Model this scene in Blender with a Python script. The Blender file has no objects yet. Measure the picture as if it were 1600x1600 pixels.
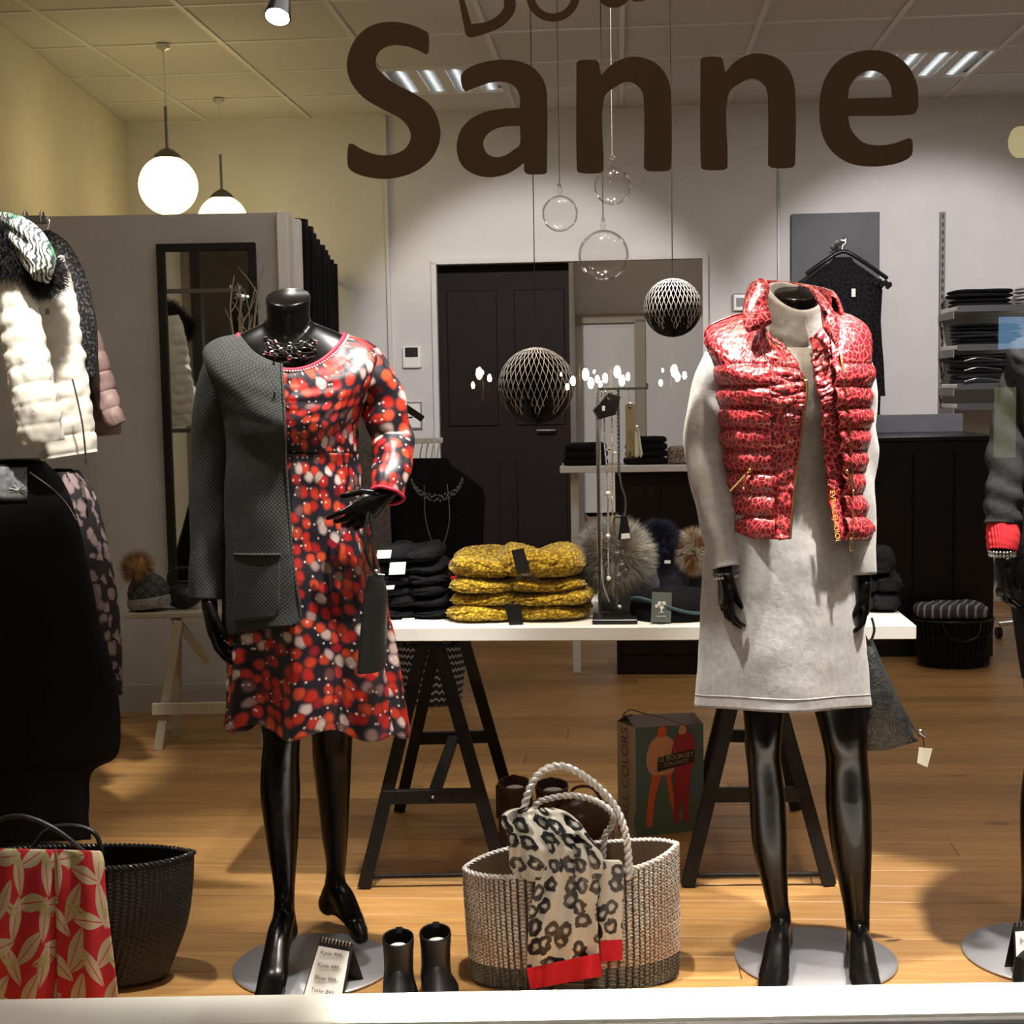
import bpy, bmesh, math, random
from math import pi, sin, cos, tan, atan, radians, sqrt
from mathutils import Vector, Matrix, noise
random.seed(7)
SC = bpy.context.scene
COL = SC.collection

# ---------------------------------------------------------------- camera
FPX, PITCH, ROLL, EYE = 2250.0, atan(197 / 2250), 0.0175, 1.285
CF = Vector((0, cos(PITCH), -sin(PITCH)))
cu0 = Vector((0, sin(PITCH), cos(PITCH))); cx0 = Vector((1, 0, 0))
CR = cx0 * cos(ROLL) - cu0 * sin(ROLL)
CU = cu0 * cos(ROLL) + cx0 * sin(ROLL)
cam_d = bpy.data.cameras.new('camera')
cam = bpy.data.objects.new('camera', cam_d); COL.objects.link(cam)
cam_d.sensor_width = 36; cam_d.lens = 36 * FPX / 1600; cam_d.clip_start = 0.05; cam_d.clip_end = 100
cam.matrix_world = Matrix(((CR.x, CU.x, -CF.x, 0), (CR.y, CU.y, -CF.y, 0), (CR.z, CU.z, -CF.z, EYE), (0, 0, 0, 1)))
SC.camera = cam
SC.view_settings.view_transform = 'Standard'
SC.view_settings.look = 'None'
SC.view_settings.gamma = 1.0
SC.view_settings.use_curve_mapping = False
SC.view_settings.exposure = 0.0

# ---------------------------------------------------------------- night outside
world = bpy.data.worlds.new('night'); SC.world = world; world.use_nodes = True
world.node_tree.nodes['Background'].inputs[0].default_value = (0.10, 0.085, 0.07, 1)
world.node_tree.nodes['Background'].inputs[1].default_value = 0.25

def ray(px, py): return CF + CR * ((px - 800) / FPX) - CU * ((py - 800) / FPX)
def P(px, py, D):                       # point at world depth D
    r = ray(px, py); return Vector((0, 0, EYE)) + r * (D / r.y)
def PZ(px, py, z):                      # point at height z
    r = ray(px, py); return Vector((0, 0, EYE)) + r * ((z - EYE) / r.z)
YAW = radians(4.3)
RX = Vector((cos(YAW), -sin(YAW), 0)); RY = Vector((sin(YAW), cos(YAW), 0)); RZ = Vector((0, 0, 1))
def RM(a, b, z=0.0): return RX * a + RY * b + RZ * z
ROOM = Matrix(((RX.x, RY.x, 0), (RX.y, RY.y, 0), (0, 0, 1)))
CEIL = 2.85; BACK = 8.42; GLASS = 2.58

# ---------------------------------------------------------------- lights
def light(name, kind, loc, energy, color=(1, .86, .68), target=None, size=.06, spot=60, blend=.5, size_y=None):
    d = bpy.data.lights.new(name, kind); d.energy = energy; d.color = color
    o = bpy.data.objects.new(name, d); COL.objects.link(o); o.location = loc
    if kind == 'SPOT': d.spot_size = radians(spot); d.spot_blend = blend; d.shadow_soft_size = size
    elif kind == 'POINT': d.shadow_soft_size = size
    elif kind == 'AREA':
        d.size = size
        if size_y: d.shape = 'RECTANGLE'; d.size_y = size_y
    if target is not None:
        o.rotation_euler = (Vector(target) - Vector(loc)).to_track_quat('-Z', 'Y').to_euler()
    return o
WARM = (1, .80, .56); NEUT = (1, .94, .87); COOL = (.94, .95, 1)
# display spots over the window (the lamp heads are built further down from this list)
SPOTS = [  # location, target, watts, cone, colour, blend
    ((-1.00, 3.00, 2.66), (-0.52, 3.20, 1.00), 110, 34, NEUT, .6),
    ((0.02, 2.78, 2.66), (-0.38, 3.15, 1.15), 330, 34, NEUT, .6),
    ((0.55, 2.92, 2.66), (0.20, 3.15, 0.05), 110, 40, WARM, .7),
    ((0.06, 2.78, 2.66), (0.42, 3.05, 1.00), 340, 20, NEUT, .35),
    ((1.12, 2.75, 2.66), (0.86, 3.10, 0.99), 500, 25, NEUT, .35),
    ((1.60, 2.95, 2.66), (1.15, 3.25, 0.30), 60, 46, WARM, .6),
    ((-0.95, 3.3, 2.66), (-1.34, 4.0, 1.42), 330, 24, NEUT, .5),
    ((0.30, 3.1, 2.66), (0.05, 3.6, 0.75), 110, 40, NEUT, .6),
]
# wall washers further back
WASH = [
    (tuple(RM(-0.45, 5.15, 2.66)), tuple(RM(-0.45, 8.42, 1.3)), 300, 42, (1, .95, .93), .45),
    (tuple(RM(1.65, 5.15, 2.66)), tuple(RM(1.75, 8.42, 1.3)), 300, 44, (1, .93, .97), .45),
    (tuple(P(432, 34, 4.8)), tuple(P(270, 860, 3.9)), 22, 40, NEUT, .6),
]
for i, (l, t, w, c, col_, bl) in enumerate(SPOTS + WASH):
    light('spot_lamp', 'SPOT', l, w, col_, t, .03, c, bl)
for a, b, e_w in ((-0.9, 7.25, 4), (1.45, 6.95, 11), (-0.9, 4.9, 3.5), (1.45, 4.7, 11)):
    light('luminaire_lamp', 'AREA', RM(a, b, 2.82), e_w, (1, .92, .86), RM(a, b, 0), .55)
sill_fill = light('added_sill_fill', 'AREA', (0.60, 2.685, 2.74), 20, NEUT, (0.60, 2.685, 0), 1.6, size_y=.04); sill_fill.data.spread = radians(11)  # unseen strip light, added above the window head to brighten the sill
light('street_lamp', 'POINT', (-1.5, -2.5, 3.6), 110, (1, .72, .45), size=.2)

# ---------------------------------------------------------------- materials
def nt(m): return m.node_tree.nodes, m.node_tree.links
def mat(name, color, rough=.6, metal=0, spec=.5, emit=None, estr=0, trans=0, ior=1.45, sheen=0, alpha=1):
    m = bpy.data.materials.new(name); m.use_nodes = True
    b = m.node_tree.nodes['Principled BSDF']
    b.inputs['Base Color'].default_value = (*color, 1); b.inputs['Roughness'].default_value = rough
    b.inputs['Metallic'].default_value = metal; b.inputs['Specular IOR Level'].default_value = spec
    b.inputs['Transmission Weight'].default_value = trans; b.inputs['IOR'].default_value = ior
    b.inputs['Sheen Weight'].default_value = sheen
    if emit: b.inputs['Emission Color'].default_value = (*emit, 1); b.inputs['Emission Strength'].default_value = estr
    return m
def N(m, t, **kw):
    n = m.node_tree.nodes.new(t)
    for k, v in kw.items():
        if k.startswith('_'): n.inputs[k[1:].replace('_', ' ')].default_value = v
        else: setattr(n, k, v)
    return n
def L(m, a, b): m.node_tree.links.new(a, b)
def coords(m, scale=(1, 1, 1), kind='Object', rot=(0, 0, 0)):
    tc = N(m, 'ShaderNodeTexCoord'); mp = N(m, 'ShaderNodeMapping')
    mp.inputs['Scale'].default_value = scale; mp.inputs['Rotation'].default_value = rot
    L(m, tc.outputs[kind], mp.inputs[0]); return mp.outputs[0]
def ramp(m, fac, stops, interp='LINEAR'):
    r = N(m, 'ShaderNodeValToRGB'); r.color_ramp.interpolation = interp
    e = r.color_ramp.elements
    while len(e) < len(stops): e.new(.5)
    for i, (p, c) in enumerate(stops): e[i].position = p; e[i].color = (*c, 1)
    L(m, fac, r.inputs[0]); return r.outputs[0]
def mixc(m, fac, a, b):
    n = N(m, 'ShaderNodeMix', data_type='RGBA')
    for s, v in ((n.inputs[0], fac), (n.inputs[6], a), (n.inputs[7], b)):
        if hasattr(v, 'links'): L(m, v, s)
        elif isinstance(v, (int, float)): s.default_value = v
        else: s.default_value = (*v, 1)
    return n.outputs[2]
def math_(m, op, a, b=0.0, c=None):
    n = N(m, 'ShaderNodeMath', operation=op)
    for i, v in enumerate((a, b) if c is None else (a, b, c)):
        if hasattr(v, 'links'): L(m, v, n.inputs[i])
        else: n.inputs[i].default_value = v
    return n.outputs[0]
def base(m): return m.node_tree.nodes['Principled BSDF']
def setc(m, out): L(m, out, base(m).inputs['Base Color'])
def bump(m, h, strength=.3, dist=.005):
    b = N(m, 'ShaderNodeBump'); b.inputs['Strength'].default_value = strength; b.inputs['Distance'].default_value = dist
    L(m, h, b.inputs['Height']); L(m, b.outputs[0], base(m).inputs['Normal'])
def noise_(m, vec, scale=5, detail=3, rough=.5, dist=0):
    n = N(m, 'ShaderNodeTexNoise'); n.inputs['Scale'].default_value = scale; n.inputs['Detail'].default_value = detail
    n.inputs['Roughness'].default_value = rough; n.inputs['Distortion'].default_value = dist
    L(m, vec, n.inputs['Vector']); return n
def cloth(name, c1, c2=None, scale=40, rough=.9, bstr=.3, bd=.004, kind='Object', spec=.3, sheen=0.):
    m = mat(name, c1, rough, spec=spec, sheen=sheen)
    v = coords(m, kind=kind); n = noise_(m, v, scale, 4, .6)
    if c2 is None: c2 = tuple(min(1, x * 1.5 + .003) for x in c1)
    setc(m, ramp(m, n.outputs[0], [(.35, c1), (.65, c2)]))
    bump(m, n.outputs[0], bstr, bd)
    return m

M = {}
M['wall'] = cloth('wall_paint', (.60, .585, .575), (.63, .615, .60), 6, .85, .05, .001)
M['wall_yellow'] = cloth('wall_paint_cream', (.62, .57, .43), (.65, .60, .46), 6, .85, .05, .001)
M['partition'] = cloth('partition_paint', (.43, .42, .405), (.46, .45, .435), 5, .7, .04, .001)
M['white'] = mat('white_paint', (.8, .79, .76), .45)
M['sill'] = cloth('sill_paint', (.82, .81, .74), (.86, .85, .78), 12, .5, .04, .001)
M['ceiling'] = cloth('ceiling_tile', (.60, .575, .54), (.66, .635, .60), 160, .9, .15, .001)
M['grid'] = mat('ceiling_grid', (.72, .69, .64), .5)
M['black'] = mat('black_plastic', (.006, .0055, .006), .35)
M['black_matte'] = mat('black_matte', (.0035, .003, .004), .8, spec=.12)
M['black_wood'] = cloth('black_wood', (.007, .006, .0055), (.012, .010, .009), 30, .55, .1, .001)
M['chrome'] = mat('chrome', (.75, .75, .75), .15, 1)
M['silver'] = mat('brushed_silver', (.62, .62, .62), .3, 1)
M['steel_dark'] = mat('dark_steel', (.16, .16, .16), .4, .9)
M['gold'] = mat('gold', (.75, .52, .22), .25, 1)
M['paper'] = mat('cream_paper', (.76, .72, .60), .8)
M['ink'] = mat('ink', (.02, .02, .025), .8)
M['red_plain'] = cloth('red_cloth', (.50, .012, .030), (.60, .02, .04), 60, .85)
M['mannequin'] = mat('mannequin_gloss_black', (.0022, .0018, .0018), .24, spec=.24)
M['base_metal'] = mat('base_plate_metal', (.50, .50, .54), .38, .8)
M['mirror'] = mat('mirror_glass', (.82, .84, .80), .02, 1)
M['thread'] = mat('black_thread', (.01, .01, .01), .8)
M['thread_white'] = mat('clear_thread', (.35, .35, .34), .5)
M['rack_grey'] = mat('grey_rack_paint', (.16, .155, .155), .5)
M['edge_grey'] = mat('dark_shelf_edge', (.05, .05, .052), .5)
M['door_dark'] = cloth('dark_doorway', (.013, .008, .007), (.016, .010, .009), 12, .6, .05, .001, spec=.15)
M['beige'] = mat('beige_panel', (.30, .26, .19), .6)

def glow(name, color, strength):
    m = bpy.data.materials.new(name); m.use_nodes = True; n, l = nt(m); n.clear()
    e = n.new('ShaderNodeEmission'); e.inputs[0].default_value = (*color, 1); e.inputs[1].default_value = strength
    o = n.new('ShaderNodeOutputMaterial'); l.new(e.outputs[0], o.inputs[0]); return m
M['tube_glow'] = glow('fluorescent_tube', (.93, .97, 1), 3.2)
M['globe_glow'] = glow('opal_globe_lit', (1, .77, .34), 10.0)
M['lamp_face'] = glow('spot_lens_lit', (1, .95, .86), 170.0)

def pane_mat():
    m = bpy.data.materials.new('window_glass'); m.use_nodes = True; n, l = nt(m); n.clear()
    t = n.new('ShaderNodeBsdfTransparent'); t.inputs[0].default_value = (.97, .98, .97, 1)
    g = n.new('ShaderNodeBsdfGlossy'); g.inputs['Roughness'].default_value = .0
    f = n.new('ShaderNodeFresnel'); f.inputs[0].default_value = 1.5
    mx = n.new('ShaderNodeMixShader'); o = n.new('ShaderNodeOutputMaterial')
    l.new(f.outputs[0], mx.inputs[0]); l.new(t.outputs[0], mx.inputs[1]); l.new(g.outputs[0], mx.inputs[2]); l.new(mx.outputs[0], o.inputs[0])
    return m
M['pane'] = pane_mat()
def bauble_mat():
    m = bpy.data.materials.new('bauble_glass'); m.use_nodes = True; n, l = nt(m); n.clear()
    t = n.new('ShaderNodeBsdfTransparent'); t.inputs[0].default_value = (.975, .97, .965, 1)
    g = n.new('ShaderNodeBsdfGlossy'); g.inputs['Roughness'].default_value = .07
    f = n.new('ShaderNodeLayerWeight'); f.inputs[0].default_value = .10
    mm = n.new('ShaderNodeMath'); mm.operation = 'MULTIPLY_ADD'; mm.inputs[1].default_value = .6; mm.inputs[2].default_value = .045
    mx = n.new('ShaderNodeMixShader'); o = n.new('ShaderNodeOutputMaterial')
    l.new(f.outputs['Fresnel'], mm.inputs[0]); l.new(mm.outputs[0], mx.inputs[0])
    l.new(t.outputs[0], mx.inputs[1]); l.new(g.outputs[0], mx.inputs[2]); l.new(mx.outputs[0], o.inputs[0])
    return m
M['bauble'] = bauble_mat()

def pine():
    m = mat('pine_boards', (.5, .3, .13), .42, spec=.4)
    v = coords(m, (1, 1, 1)); oi = N(m, 'ShaderNodeObjectInfo')
    add = N(m, 'ShaderNodeVectorMath', operation='ADD'); L(m, v, add.inputs[0])
    sc = N(m, 'ShaderNodeVectorMath', operation='SCALE'); L(m, oi.outputs['Random'], sc.inputs['Scale']); sc.inputs[0].default_value = (37, 19, 11)
    L(m, sc.outputs[0], add.inputs[1])
    mp = N(m, 'ShaderNodeMapping'); mp.inputs['Scale'].default_value = (.9, 12, 12); L(m, add.outputs[0], mp.inputs[0])
    g = noise_(m, mp.outputs[0], 4, 5, .6, .6)
    c = ramp(m, g.outputs[0], [(.3, (.30, .150, .050)), (.55, (.40, .215, .072)), (.75, (.47, .265, .098))])
    mp2 = N(m, 'ShaderNodeMapping'); mp2.inputs['Scale'].default_value = (2.6, 5.5, 5.5); L(m, add.outputs[0], mp2.inputs[0])
    vo = N(m, 'ShaderNodeTexVoronoi'); L(m, mp2.outputs[0], vo.inputs['Vector']); vo.inputs['Scale'].default_value = 1.0
    k = ramp(m, vo.outputs['Distance'], [(.04, (1, 1, 1)), (.16, (0, 0, 0))])
    w = N(m, 'ShaderNodeTexWhiteNoise'); L(m, vo.outputs['Position'], w.inputs[0])
    pick = math_(m, 'GREATER_THAN', w.outputs[0], .30)
    km = math_(m, 'MULTIPLY', k, pick)
    c2 = mixc(m, math_(m, 'MULTIPLY', km, .8), c, (.13, .055, .022))
    hs = N(m, 'ShaderNodeHueSaturation'); L(m, c2, hs.inputs['Color'])
    val = math_(m, 'MULTIPLY_ADD', oi.outputs['Random'], .28, .86); L(m, val, hs.inputs['Value'])
    setc(m, hs.outputs[0]); bump(m, g.outputs[0], .08, .002)
    return m
M['pine'] = pine()

# ---------------------------------------------------------------- geometry helpers
ORG = {}
class MB:
    def __init__(s): s.v = []; s.f = []; s.uv = {}; s.mi = []; s.cur = 0
    def add(s, vs, fs, uvs=None):
        o = len(s.v); s.v += [Vector(p) for p in vs]
        for i, f in enumerate(fs):
            if uvs: s.uv[len(s.f)] = uvs[i]
            s.f.append(tuple(o + k for k in f)); s.mi.append(s.cur)
        return s
    def box(s, c, size, rot=None, bev=0):
        c = Vector(c); h = [x / 2 for x in size]; R_ = rot or Matrix.Identity(3)
        if bev <= 0:
            vs = [c + R_ @ Vector((sx * h[0], sy * h[1], sz * h[2])) for sz in (-1, 1) for sy in (-1, 1) for sx in (-1, 1)]
            return s.add(vs, [(0, 2, 3, 1), (4, 5, 7, 6), (0, 1, 5, 4), (2, 6, 7, 3), (0, 4, 6, 2), (1, 3, 7, 5)])
        vs = []; b = bev
        for sz in (-1, 1):
            for sy in (-1, 1):
                for sx in (-1, 1):
                    for ax in range(3):
                        q = [sx * h[0], sy * h[1], sz * h[2]]
                        for k in range(3):
                            if k != ax: q[k] -= (sx, sy, sz)[k] * b
                        vs.append(c + R_ @ Vector(q))
        I = lambda x, y, z, a: ((z * 2 + y) * 2 + x) * 3 + a
        fs = [(I(0,0,0,2), I(0,1,0,2), I(1,1,0,2), I(1,0,0,2)), (I(0,0,1,2), I(1,0,1,2), I(1,1,1,2), I(0,1,1,2)),
              (I(0,0,0,1), I(1,0,0,1), I(1,0,1,1), I(0,0,1,1)), (I(0,1,0,1), I(0,1,1,1), I(1,1,1,1), I(1,1,0,1)),
              (I(0,0,0,0), I(0,0,1,0), I(0,1,1,0), I(0,1,0,0)), (I(1,0,0,0), I(1,1,0,0), I(1,1,1,0), I(1,0,1,0))]
        for y in (0, 1):
            for z in (0, 1): fs.append((I(0,y,z,1), I(1,y,z,1), I(1,y,z,2), I(0,y,z,2)))
        for x in (0, 1):
            for z in (0, 1): fs.append((I(x,0,z,0), I(x,1,z,0), I(x,1,z,2), I(x,0,z,2)))
            for y in (0, 1): fs.append((I(x,y,0,0), I(x,y,1,0), I(x,y,1,1), I(x,y,0,1)))
        for x in (0, 1):
            for y in (0, 1):
                for z in (0, 1): fs.append((I(x,y,z,0), I(x,y,z,1), I(x,y,z,2)))
        return s.add(vs, fs)
    def bar(s, p, q, w, h, up=(0, 0, 1), bev=0):
        p = Vector(p); q = Vector(q); z = (q - p); ln = z.length; z.normalize()
        x = Vector(up).cross(z)
        if x.length < 1e-4: x = Vector((1, 0, 0)).cross(z)
        x.normalize(); y = z.cross(x)
        return s.box((p + q) / 2, (w, h, ln), Matrix((x, y, z)).transposed(), bev)
    def loft(s, rings, closed=True, cap0=False, cap1=False, uvs=None):
        n = len(rings[0]); m = len(rings); vs = [p for r in rings for p in r]; fs = []; us = []
        # arc-length uv
        if uvs is None:
            mid = rings[m // 2]; uu = [0]
            for j in range(n if closed else n - 1): uu.append(uu[-1] + (Vector(mid[(j + 1) % n]) - Vector(mid[j])).length)
            vv = [0]
            for i in range(m - 1):
                k = n // 4; vv.append(vv[-1] + max((Vector(rings[i + 1][k]) - Vector(rings[i][k])).length, 1e-6))
        else: uu, vv = uvs
        for i in range(m - 1):
            for j in range(n if closed else n - 1):
                k = (j + 1) % n
                fs.append((i * n + j, i * n + k, (i + 1) * n + k, (i + 1) * n + j))
                us.append([(uu[j], vv[i]), (uu[j + 1], vv[i]), (uu[j + 1], vv[i + 1]), (uu[j], vv[i + 1])])
        if cap0: fs.append(tuple(reversed(range(n)))); us.append([(0, 0)] * n)
        if cap1: fs.append(tuple(range((m - 1) * n, m * n))); us.append([(0, 0)] * n)
        return s.add(vs, fs, us)
    def tube(s, pts, rad, seg=10, cap=True, flat=1.0, up=None, off=None):
        pts = [Vector(p) for p in pts]; n = len(pts)
        if not isinstance(rad, (list, tuple)): rad = [rad] * n
        rings = []; prev = None
        for i, p in enumerate(pts):
            t = (pts[min(i + 1, n - 1)] - pts[max(i - 1, 0)]).normalized()
            if up is not None: x = Vector(up).cross(t)
            elif prev is None:
                a = Vector((0, 0, 1)) if abs(t.z) < .9 else Vector((0, 1, 0)); x = a.cross(t)
            else: x = prev - t * prev.dot(t)
            x.normalize(); prev = x; y = t.cross(x)
            rr = rad[i]
            if isinstance(rr, (tuple, list)): rx, ry = rr
            else: rx, ry = rr, rr * flat
            ring = []
            for j in range(seg):
                a = 2 * pi * j / seg; d = 1 + (off(i / max(1, n - 1), a) if off else 0)
                ring.append(p + x * cos(a) * rx * d + y * sin(a) * ry * d)
            rings.append(ring)
        return s.loft(rings, True, cap, cap)
    def lathe(s, prof, c, seg=24, axis=None, cap=False):
        c = Vector(c); R_ = axis or Matrix.Identity(3); rings = []
        for r, z in prof: rings.append([c + R_ @ Vector((r * cos(2 * pi * j / seg), r * sin(2 * pi * j / seg), z)) for j in range(seg)])
        return s.loft(rings, True, cap, cap)
    def ball(s, c, r, seg=12, rings=8, sc=(1, 1, 1)):
        prof = [(max(1e-4, sin(pi * i / rings)) , -cos(pi * i / rings)) for i in range(rings + 1)]
        R_ = Matrix.Diagonal((r * sc[0], r * sc[1], r * sc[2])).to_3x3()
        return s.lathe(prof, c, seg, R_)
    def poly(s, pts, thick=0, nrm=None):
        pts = [Vector(p) for p in pts]; n = len(pts)
        if thick == 0: return s.add(pts, [tuple(range(n))])
        nrm = Vector(nrm) * thick; vs = pts + [p + nrm for p in pts]
        fs = [tuple(range(n)), tuple(reversed(range(n, 2 * n)))] + [(i, (i + 1) % n, n + (i + 1) % n, n + i) for i in range(n)]
        return s.add(vs, fs)
    def build(s, name, m, parent=None, smooth=True, weld=0, origin=None, mods=None):
        mats = m if isinstance(m, (list, tuple)) else [m]
        if parent is not None: org = ORG[parent.name]
        elif origin is not None: org = Vector(origin)
        else:
            xs = [p.x for p in s.v]; ys = [p.y for p in s.v]; zs = [p.z for p in s.v]
            org = Vector(((min(xs) + max(xs)) / 2, (min(ys) + max(ys)) / 2, min(zs)))
        me = bpy.data.meshes.new(name)
        me.from_pydata([p - org for p in s.v], [], s.f)
        for mm in mats: me.materials.append(mm if not isinstance(mm, str) else M[mm])
        if s.uv:
            ul = me.uv_layers.new(name='UVMap'); k = 0; data = [0.0] * (2 * len(me.loops))
            for i, f in enumerate(s.f):
                u = s.uv.get(i)
                for j in range(len(f)):
                    if u: data[2 * k] = u[j][0]; data[2 * k + 1] = u[j][1]
                    k += 1
            ul.data.foreach_set('uv', data)
        me.polygons.foreach_set('material_index', s.mi)
        me.polygons.foreach_set('use_smooth', [smooth] * len(s.f)); me.update()
        if weld:
            bm = bmesh.new(); bm.from_mesh(me); bmesh.ops.remove_doubles(bm, verts=bm.verts, dist=weld); bm.to_mesh(me); bm.free()
        if smooth:
            try: me.set_sharp_from_angle(angle=radians(50))
            except Exception: pass
        o = bpy.data.objects.new(name, me); COL.objects.link(o)
        if parent is not None: o.parent = parent
        else: o.location = org
        ORG[o.name] = org
        return o
def tag(o, label=None, cat=None, group=None, kind=None):
    if label: o['label'] = label
    if cat: o['category'] = cat
    if group: o['group'] = group
    if kind: o['kind'] = kind
    return o
def thing(name, label, cat, loc, group=None):
    o = bpy.data.objects.new(name, None); COL.objects.link(o); o.location = loc; o.empty_display_size = .05
    ORG[o.name] = Vector(loc); return tag(o, label, cat, group)
def kids(o): return [c for c in bpy.data.objects if c.parent == o]
def dup(root, delta, label=None, rotz=0, group=None, parent=None):
    c = root.copy(); COL.objects.link(c)
    if parent is not None: c.parent = parent
    else:
        c.location = root.location + Vector(delta); c.rotation_euler.z += rotz
        if label: c['label'] = label
        if group: c['group'] = group
    ORG[c.name] = Vector(c.location)
    for ch in kids(root): dup(ch, (0, 0, 0), parent=c)
    return c
def solid(o, t, off=0):
    md = o.modifiers.new('thickness', 'SOLIDIFY'); md.thickness = t; md.offset = off; return o
def sub(o, n=1):
    md = o.modifiers.new('smooth', 'SUBSURF'); md.levels = n; md.render_levels = n; return o
def crom(pts, k=8, closed=False):
    pts = [Vector(p) for p in pts]; n = len(pts); out = []
    R_ = range(n if closed else n - 1)
    for i in R_:
        g = (lambda q: pts[q % n]) if closed else (lambda q: pts[max(0, min(n - 1, q))])
        a, b, c, d = g(i - 1), g(i), g(i + 1), g(i + 2)
        for j in range(k):
            t = j / k
            out.append(.5 * ((2 * b) + (c - a) * t + (2 * a - 5 * b + 4 * c - d) * t * t + (3 * b - 3 * c + d - a) * t ** 3))
    if not closed: out.append(pts[-1])
    return out
def lerp(a, b, t): return a + (b - a) * t
def interp(tab, x):           # tab = [(x, v...)], smooth interpolation
    if x <= tab[0][0]: return tab[0][1:]
    for a, b in zip(tab, tab[1:]):
        if x <= b[0]:
            t = (x - a[0]) / (b[0] - a[0])
            return tuple(lerp(p, q, t) for p, q in zip(a[1:], b[1:]))
    return tab[-1][1:]
def nz(x, y=0, z=0): return noise.noise(Vector((x, y, z)))
def text(name, s, size, mtx, m, parent=None, extrude=0.0, align='CENTER', space=1.0):
    cu = bpy.data.curves.new(name, 'FONT'); cu.body = s; cu.size = size; cu.align_x = align; cu.align_y = 'CENTER'
    cu.extrude = extrude; cu.space_line = space
    t = bpy.data.objects.new(name + '_tmp', cu); COL.objects.link(t)
    dg = bpy.context.evaluated_depsgraph_get(); me = bpy.data.meshes.new_from_object(t.evaluated_get(dg))
    bpy.data.objects.remove(t); me.transform(mtx)
    org = ORG[parent.name] if parent is not None else Vector((0, 0, 0))
    me.transform(Matrix.Translation(-org)); me.materials.clear(); me.materials.append(M[m])
    o = bpy.data.objects.new(name, me); COL.objects.link(o)
    if parent is not None: o.parent = parent
    ORG[o.name] = org; return o
def frame(o, x, y):            # 4x4 with given axes
    x = Vector(x).normalized(); y = Vector(y); z = x.cross(y).normalized(); y = z.cross(x); o = Vector(o)
    return Matrix(((x.x, y.x, z.x, o.x), (x.y, y.y, z.y, o.y), (x.z, y.z, z.z, o.z), (0, 0, 0, 1)))

# ================================================================ THE ROOM
# floor: boards run across the room
b = MB(); b.box(RM(.4, 5.55, -.03), (6.8, 6.6, .03), ROOM); floor = tag(b.build('floor', 'pine', smooth=False, origin=(0, 0, 0)), kind='structure')
bw = .118; y0 = 2.45; row = 0
while y0 < BACK:
    a0 = -2.7 - random.random() * 2.0
    while a0 < 3.4:
        ln = random.choice((2.6, 3.2, 3.8)); a1 = min(a0 + ln, 3.45); s0 = max(a0, -2.7)
        if a1 - s0 > .05:
            q = MB(); q.box(((s0 + a1) / 2, 0, -.0085), (a1 - s0 - .0015, bw - .0022, .017), bev=.0015)
            # built in board axes so the grain follows the board
            o = q.build('floor_board', 'pine', smooth=False, origin=(0, 0, 0))
            o.parent = floor; o.location = RM(0, y0 + bw / 2, 0); o.rotation_euler = (0, 0, -YAW)
        a0 += ln
    y0 += bw; row += 1

def wall(name, pts, m='wall', th=.1, base_z=0, top=CEIL):
    (x0, y0_), (x1, y1_) = pts; b = MB(); p = Vector((x0, y0_, 0)); q = Vector((x1, y1_, 0)); d = (q - p); ln = d.length; d.normalize()
    nrm = Vector((d.y, -d.x, 0))
    b.box((p + q) / 2 + nrm * th / 2 + Vector((0, 0, (base_z + top) / 2)), (ln, th, top - base_z), Matrix((d, Vector((-d.y, d.x, 0)), Vector((0, 0, 1)))).transposed())
    return tag(b.build(name, m, smooth=False), kind='structure')
# left wall runs slightly off square
cornerL = RM(-2.84, BACK)
LW = [( -2.035, 2.62), (cornerL.x, cornerL.y)]
b = MB(); p0 = Vector((-1.985, 2.62, 0)); p1 = Vector((-2.225, 8.75, 0))
d = (p1 - p0).normalized(); nr = Vector((-d.y, d.x, 0))
b.box((p0 + p1) / 2 + nr * .05 + Vector((0, 0, CEIL / 2)), ((p1 - p0).length, .1, CEIL), Matrix((d, nr, RZ)).transposed())
tag(b.build('wall_left', 'wall_yellow', smooth=False), kind='structure')
# right wall (beyond the frame)
b = MB(); b.box(RM(3.2, 5.5, CEIL / 2), (.1, 6.4, CEIL), ROOM); tag(b.build('wall_right', 'wall', smooth=False), kind='structure')
# back wall with the wide doorway
dl = RM(0, BACK); P1 = P(676, 415, 8.4); P2 = P(1103, 399, 8.25)
aL = P1.dot(RX); aR = P2.dot(RX); DT = 2.0; aM = P(889, 600, 8.35).dot(RX)
b = MB()
b.box(RM((-3.1 + aL) / 2, BACK + .06, CEIL / 2), (aL + 3.1, .12, CEIL), ROOM)
b.box(RM((3.3 + aR) / 2, BACK + .06, CEIL / 2), (3.3 - aR, .12, CEIL), ROOM)
b.box(RM((aL + aR) / 2, BACK + .06, (CEIL + DT) / 2), (aR - aL, .12, CEIL - DT), ROOM)
wb = tag(b.build('wall_back', 'wall', smooth=False), kind='structure')
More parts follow.
